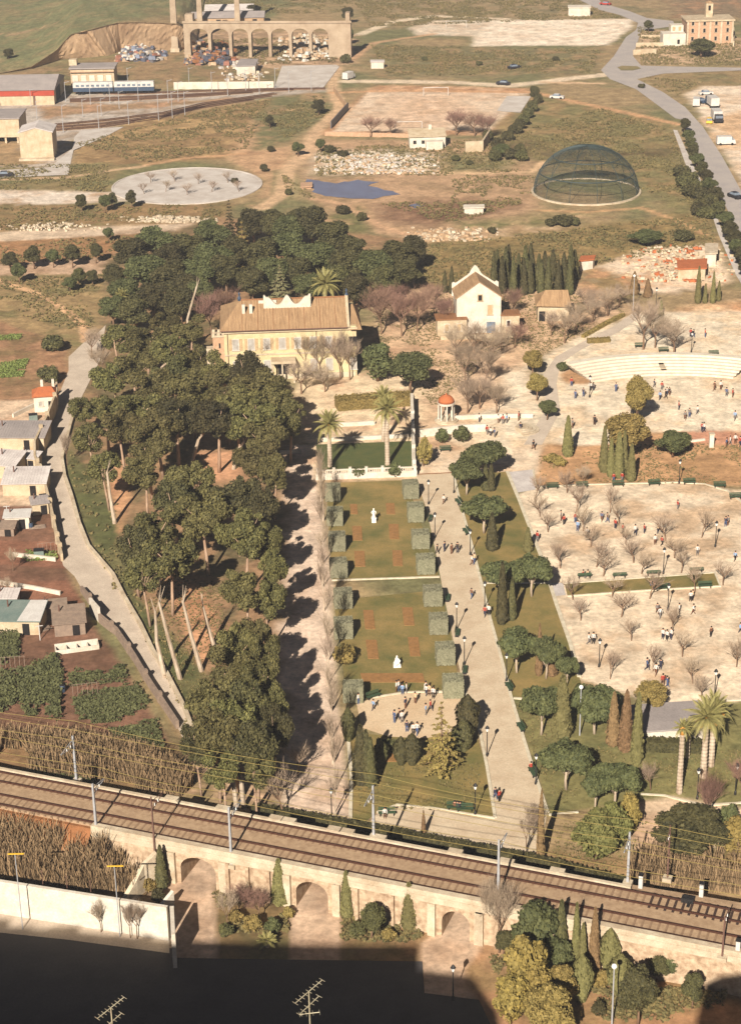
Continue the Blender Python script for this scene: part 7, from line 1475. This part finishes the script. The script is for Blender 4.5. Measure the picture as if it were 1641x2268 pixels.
car('white trailer van lower on the eastern lot', *m7(1530, 245), R(0), 'paint_white', 'van'); car('dark car driving on the main road', *m7(1595, 620), R(-65), 'paint_dark'); car('dark car on the track above the football field', 1114, 188, R(160), 'paint_dark'); car('dark car out on the far green field', *cB(635, 305), R(20), 'paint_dark'); car('white car on the dirt near the street trees', *cB(825, 437), R(-20), 'paint_white'); car('red car far up the road', *k4(285, 50), R(150), 'paint_red'); car('white parked car at the edge of the lot', *k4(1285, 945), R(10), 'paint_white'); car('yellow car at the lower end of the lot', *k4(1320, 1225), R(80), 'paint_yellow'); car('pale car beside the dirt track end at the brickworks', *cA(1545, 350), R(60), 'paint_white', 'van'); car('grey car at the left end of the yard slab', 12, 391, R(0), 'paint_dark')
# ------------------------------------------------------------------ allotment clutter
def clutter(kind, lab, u, v_, rz=0.0):
    t = thing(kind, lab, 'yard clutter', P(u, v_), rz, 'clutter in the allotments')
    if kind == 'water_barrel': MB().lathe([(.32, 0), (.36, .4), (.34, .85), (.3, .9)], 10).build('barrel', 'paint_blue', t); MB().lathe([(.3, .9), (.05, .95)], 10).build('lid', 'iron_dark', t)
    elif kind == 'timber_pile':
        for i in range(5): MB().box((rnd.uniform(-.2, .2), -.5 + i * .25, .1 + .08 * (i % 2)), (2.4, .2, .14), rnd.uniform(-.1, .1)).build('plank', 'board_grey', t)
    elif kind == 'washing_post': MB().tube((0, 0, 0), (0, 0, 2.2), .07).build('post', 'paint_white', t); MB().box((0, 0, 2.1), (1.0, .08, .08)).build('cross_arm', 'paint_white', t)
    elif kind == 'bean_frame':
        for i in range(6): MB().tube((-1.5 + i * .6, -.3, 0), (-1.5 + i * .6, 0, 1.7), .03, .03, 4).build('cane', 'board_grey', t)
        MB().tube((-1.6, 0, 1.65), (1.6, 0, 1.65), .03, .03, 4).build('ridge_cane', 'board_grey', t)
    else: MB().box((0, 0, .5), (1.4, 1.0, 1.0)).build('tank', 'roof_green', t); MB().box((0, 0, 1.04), (1.5, 1.1, .08)).build('lid', 'iron_dark', t)
for kind, lab, u, v_, rz in (('water_barrel', 'blue barrel beside the white hut', 70, 1170, 0), ('water_barrel', 'blue barrel on the path between the vegetable plots', 140, 1532, 0), ('timber_pile', 'pile of planks between the hut and the lane wall', 85, 1168, .3), ('timber_pile', 'planks lying behind the half green roofed shed', 95, 1395, .7), ('timber_pile', 'plank pile in front of the long brownish shed', 80, 965, .1), ('washing_post', 'white post with cross arm left of the white hut', 18, 1150, .2), ('washing_post', 'white post beside the half green roofed shed', 90, 1418, .2), ('green_tank', 'green tank on the pale wall of the ploughed plot', 88, 1232, .1), ('green_tank', 'green tank beside the corrugated shed', 100, 1110, .3), ('bean_frame', 'cane bean frame at the end of the red plot', 110, 1225, .2), ('bean_frame', 'cane bean frame in the lower plot by the path', 190, 1540, .2), ('bean_frame', 'cane frame at the far left of the dark plot', 30, 1480, .1), ('green_tank', 'dark tank near the cottage terrace', 75, 930, .2)): clutter(kind, lab, u, v_, rz)
# ------------------------------------------------------------------ people
def person_mesh(pose):
    """one continuous skin grown round a skeleton"""
    J = dict(pelvis=(0, 0, .95, .15), waist=(0, 0, 1.12, .135), chest=(0, 0, 1.33, .165), neck=(0, 0, 1.5, .06), head=(0, -.02, 1.62, .1), crown=(0, 0, 1.72, .085),
             lsh=(.19, 0, 1.43, .065), lel=(.25, .02, 1.15, .05), lha=(.24, -.07, .9, .042), rsh=(-.19, 0, 1.43, .065), rel=(-.25, .02, 1.15, .05), rha=(-.24, -.07, .9, .042),
             lhi=(.1, 0, .88, .1), lkn=(.11, -.02, .48, .068), lan=(.11, .02, .08, .048), lto=(.12, -.14, .04, .042), rhi=(-.1, 0, .88, .1), rkn=(-.11, -.02, .48, .068), ran=(-.11, .02, .08, .048), rto=(-.12, -.14, .04, .042))
    J = {k: list(v) for k, v in J.items()}
    if pose == 'walk':
        for k, dy in (('lkn', -.16), ('lan', -.24), ('lto', -.4), ('rkn', .02), ('ran', .3), ('rto', .16), ('lel', .1), ('lha', .18), ('rel', -.08), ('rha', -.24)): J[k][1] = dy
        J['ran'][2] = .14
    if pose == 'sit':
        for k in J: J[k][2] -= .46 if k[1:] not in ('an', 'to') else 0
        for s in 'lr': J[s + 'hi'][2] = .46; J[s + 'kn'][1:3] = [-.42, .48]; J[s + 'an'][1:3] = [-.44, .08]; J[s + 'to'][1:3] = [-.58, .04]; J[s + 'ha'][1:3] = [-.3, .58]; J[s + 'el'][1:3] = [-.05, .72]
    names = list(J); ix = {k: i for i, k in enumerate(names)}
    E = [('pelvis', 'waist'), ('waist', 'chest'), ('chest', 'neck'), ('neck', 'head'), ('head', 'crown')]
    for s in 'lr': E += [('chest', s + 'sh'), (s + 'sh', s + 'el'), (s + 'el', s + 'ha'), ('pelvis', s + 'hi'), (s + 'hi', s + 'kn'), (s + 'kn', s + 'an'), (s + 'an', s + 'to')]
    me = bpy.data.meshes.new('skeleton'); me.from_pydata([J[k][:3] for k in names], [(ix[a], ix[b]) for a, b in E], []); o = bpy.data.objects.new('skeleton', me); COL.objects.link(o)
    sk = o.modifiers.new('skin', 'SKIN'); sk.use_smooth_shade = True
    for i, k in enumerate(names): r_ = J[k][3]; me.skin_vertices[0].data[i].radius = (r_, r_ * (.8 if k in ('chest', 'waist', 'pelvis') else 1))
    me.skin_vertices[0].data[0].use_root = True; sb = o.modifiers.new('sub', 'SUBSURF'); sb.levels = sb.render_levels = 1
    dg = bpy.context.evaluated_depsgraph_get(); out_ = bpy.data.meshes.new_from_object(o.evaluated_get(dg)); bpy.data.objects.remove(o); bpy.data.meshes.remove(me)
    out_.name = 'person_' + pose; out_.materials.clear()
    for q in ('skin_tone', 'cloth_white', 'cloth_navy'): out_.materials.append(M[q])
    off = -.46 if pose == 'sit' else 0
    for p in out_.polygons:
        c = p.center; z = c.z - off; p.use_smooth = True
        if z > 1.47: p.material_index = 0
        elif z > 1.0 or (abs(c.x) > .2 and z > .98): p.material_index = 1
        elif abs(c.x) > .2 and (pose != 'sit'): p.material_index = 0
        else: p.material_index = 2
        if pose == 'sit' and c.z < .56: p.material_index = 2
    return out_
PM = {k: person_mesh(k) for k in ('stand', 'walk', 'sit')}
HM = {}
for k, dz in (('stand', 0), ('walk', 0), ('sit', -.46)):
    HM[k] = MB().lathe([(.105, 1.62 + dz), (.125, 1.68 + dz), (.115, 1.76 + dz), (.07, 1.815 + dz), (.01, 1.83 + dz)], 10, (0, .02, 0)).mesh('hair', 'hair_dark', True)
people = []
CW = ['white', 'red', 'blue', 'navy', 'brown', 'grey', 'black', 'beige', 'lightblue']
def person(u, v_, top=None, pose='stand', z=0.0):
    top = top or rnd.choice(CW); bot = rnd.choice(('navy', 'grey', 'brown', 'black', 'blue')); b = P(u, v_, z)
    o = obj('person', PM[pose], None, b, rnd.uniform(0, 6.28)); s = rnd.uniform(.86, 1.0); o.scale = (s * 1.08, s * 1.08, s)
    for i, nm in ((1, 'cloth_' + top), (2, 'cloth_' + bot)): o.material_slots[i].link = 'OBJECT'; o.material_slots[i].material = M[nm]
    obj('hair', HM[pose], o); people.append((o, top, pose)); return o
for cf_, L in ((k7, [(945, 1010, 'navy'), (1005, 1030, 'red'), (1045, 1075, 'white'), (1065, 1075, 'black'), (990, 1110, 'lightblue'), (1035, 1100, 'black'), (1425, 1035, 'brown'), (1475, 1030, 'white'), (1520, 1085, 'blue'), (1570, 1090, 'red'), (1140, 1190, 'red'), (1190, 1270, 'grey'), (1225, 1250, 'grey'), (1287, 1225, 'white'), (1325, 1360, 'red'), (1340, 1368, 'white'), (1587, 1275, 'lightblue'), (862, 1150, 'red'), (640, 1045, 'blue'), (437, 1035, 'white'), (460, 1035, 'grey'), (316, 1100, 'blue'), (285, 1000, 'red'), (380, 1085, 'navy'), (970, 850, 'brown'), (1235, 610, 'red'), (1258, 612, 'black'), (1350, 612, 'red'), (470, 1308, 'black'), (293, 1335, 'grey'), (1520, 1490, 'blue'), (1550, 1470, 'white'), (1590, 1460, 'white'), (1630, 1480, 'red')]),
               (c2, [(855, 622, 'red'), (905, 612, 'red'), (842, 604, 'grey'), (915, 650, 'lightblue'), (955, 680, 'white'), (1022, 607, 'blue'), (1047, 612, 'brown'), (1082, 640, 'red'), (1115, 660, 'red'), (1170, 668, 'white'), (1210, 660, 'red'), (1258, 710, 'white'), (1288, 715, 'red'), (1270, 660, 'beige'), (1358, 554, 'red'), (1570, 630, 'navy'), (1580, 625, 'grey'), (1445, 758, 'white'), (1612, 782, 'lightblue'), (737, 697, 'red'), (1075, 432, 'red'), (1112, 432, 'red'), (323, 530, 'white'), (295, 752, 'black'), (327, 742, 'navy'), (358, 752, 'brown'), (384, 748, 'black'), (448, 800, 'white'), (458, 796, 'beige'), (720, 290, 'black'), (990, 180, 'black'), (893, 192, 'grey'), (565, 172, 'white'), (585, 176, 'red'), (602, 172, 'lightblue'), (655, 162, 'red'), (662, 210, 'navy'), (480, 168, 'white'), (515, 222, 'red'), (548, 235, 'blue'), (530, 228, 'white')]),
               (c4, [(1415, 112, 'white'), (1425, 106, 'beige'), (1365, 165, 'white'), (1427, 168, 'white'), (1280, 185, 'white'), (1268, 165, 'grey'), (1310, 285, 'white'), (1292, 278, 'white'), (1328, 280, 'white'), (1505, 268, 'brown'), (1223, 415, 'blue'), (1262, 438, 'white'), (1282, 412, 'navy'), (1292, 486, 'red'), (1311, 492, 'blue'), (446, 98, 'brown'), (505, 178, 'red'), (522, 175, 'white'), (1636, 252, 'lightblue'), (965, 300, 'white'), (985, 298, 'white')]),
               (m2, [(518, 345, 'white'), (545, 372, 'lightblue'), (575, 360, 'white'), (500, 352, 'white'), (720, 358, 'white'), (722, 378, 'white'), (745, 378, 'beige'), (775, 400, 'white'), (640, 436, 'beige'), (568, 476, 'navy'), (328, 486, 'lightblue'), (720, 524, 'lightblue'), (755, 490, 'red'), (485, 580, 'blue'), (522, 556, 'brown'), (542, 580, 'white'), (578, 650, 'navy'), (625, 668, 'white'), (655, 670, 'white'), (218, 440, 'white'), (1238, 1150, 'navy'), (1268, 1172, 'red')])):
    for x, y, c_ in L: person(*cf_(x, y), c_, rnd.choice(('stand', 'stand', 'walk')))
for x, y, c_ in [(955, 1232, 'navy'), (975, 1234, 'black'), (935, 1228, 'brown'), (415, 1278, 'white'), (1505, 935, 'red')]: person(*m2(x, y), c_, 'sit')
for x, y, c_ in [(940, 856, 'red'), (960, 856, 'beige'), (1240, 900, 'navy'), (1255, 902, 'red')]: person(*c2(x, y), c_, 'sit')
# ------------------------------------------------------------------ names by landmark
MK = {'the palace': (650, 838), 'the white house': (1060, 738), 'the gazebo': (988, 932), 'the stepped seating': (1455, 830), 'the standing statue': k6(602, 970), 'the crouching statue': m2(505, 160), 'the balustrade': (812, 1058), 'the bend of the lane': (200, 1290), 'the cottage with two chimneys': (103, 912), 'the gravel rink': (415, 411), 'the wire dome': (1297, 425), 'the pond': (780, 420), 'the grey-roofed pavilion': (1482, 1640), 'the sand circle': (905, 1585), 'the first arch': (430, 1960), 'the second arch': (690, 2020), 'the third arch': (1015, 2055), 'the lone cypress': (1256, 1011), 'the green bench strip': (1420, 1300), 'the barn': (1225, 712), 'the football field': (960, 250), 'the aqueduct': (600, 128), 'the white cold frames': (172, 1440), 'the court wall': (200, 2050), 'the mast by the reeds': (171, 1733), 'the brick mansion': (1570, 98), 'the pointed fir': (512, 560), 'the farmhouse': (947, 328), 'the lower lawn by the tracks': (950, 1760), 'the soil bluff': (260, 120), 'the cream gabled store': (84, 353), 'the round tree on the dry bank': (1491, 1023)}
MK = {k: tuple(P(*v)[:2]) for k, v in MK.items()}
def sub(*ks): return {k: MK[k] for k in ks}
WM = sub('the palace', 'the bend of the lane', 'the cottage with two chimneys', 'the balustrade', 'the sand circle', 'the pointed fir', 'the standing statue', 'the crouching statue', 'the first arch', 'the white cold frames')
near(wood, lambda o: 'ragged pine of the wood' if o.name.startswith('pine') else 'dense evergreen of the wood', 'tree', 'trees of the wood', WM)
near(near_later, 'foreground bush below the viaduct', 'bush', 'foreground bushes', sub('the first arch', 'the second arch', 'the third arch', 'the court wall'))
near(snags, 'pale bare trunk in the wood', 'tree', 'bare trunks in the wood', WM)
near(strip, 'rounded pine beside the walkway', 'tree', 'rounded pines by the walkway', sub('the balustrade', 'the standing statue', 'the crouching statue', 'the sand circle', 'the grey-roofed pavilion', 'the green bench strip'))
for L, noun, g_, mk in ((cyps[0], 'cypress beside the walkway', 'cypresses by the walkway', ('the balustrade', 'the standing statue', 'the crouching statue', 'the sand circle', 'the grey-roofed pavilion')), (cyps[1], 'cypress on the dry bank', 'cypresses on the dry bank', ('the gazebo', 'the round tree on the dry bank')), (cyps[2], 'cypress below the viaduct wall', 'foreground cypresses', ('the first arch', 'the second arch', 'the third arch')), (cyps[3], 'column-shaped evergreen', 'columns of the lower garden', ('the sand circle', 'the lower lawn by the tracks', 'the crouching statue')), (cyps[4], 'dark cypress of the grove behind', 'cypress grove', ('the white house', 'the barn')), (cyps[5], 'slim cypress beyond the bare trees', 'rear cypresses', ('the stepped seating', 'the barn'))):
    near(L, noun, 'cypress', g_, sub(*mk))
grp = {}
for o, noun in bl: grp.setdefault(noun, []).append(o)
for noun, L in grp.items(): near(L, noun, 'tree', 'leafless trees', MK)
near(ft, 'small dark tree or bush', 'tree', 'scattered dark trees', {k: v for k, v in MK.items()})
near(ym, 'thin pale yard mast', 'mast', 'yard masts', {'the depot office': tuple(P(207, 190)[:2]), 'the cream gabled store': MK['the cream gabled store'], 'the aqueduct': MK['the aqueduct'], 'the huge depot shed': tuple(P(120, 233)[:2]), 'the gravel rink': MK['the gravel rink']})
VERB = {'stand': 'standing', 'walk': 'walking', 'sit': 'sitting'}
pp = {}
for o, top, pose in people: o['_n'] = '%s person in a %s top' % (VERB[pose], {'lightblue': 'light blue'}.get(top, top))
near([o for o, _, _ in people], lambda o: o['_n'], 'person', 'people in the park', MK)
for o, _, _ in people: del o['_n']
for k, (t, *_) in PROTO.items():
    if '_proto' in t:
        for ch in list(t.children): bpy.data.objects.remove(ch)
        bpy.data.objects.remove(t)
# ------------------------------------------------------------------ haze: a closed body of thin dusty air round the whole place
hz = bpy.data.materials.new('dusty_air'); hz.use_nodes = True; n, l = hz.node_tree.nodes, hz.node_tree.links; n.clear()
pv = n.new('ShaderNodeVolumePrincipled'); pv.inputs['Color'].default_value = (0.9, 0.88, 0.85, 1); pv.inputs['Density'].default_value = 0.00028; pv.inputs['Anisotropy'].default_value = 0.2
ou = n.new('ShaderNodeOutputMaterial'); l.new(pv.outputs[0], ou.inputs['Volume'])
me = MB().box((0, 1500, 61), (13000, 16000, 125)).mesh('haze', hz); o = structure(obj('haze', me), 'stuff'); tag(o, 'thin dusty haze over the whole landscape', 'haze')
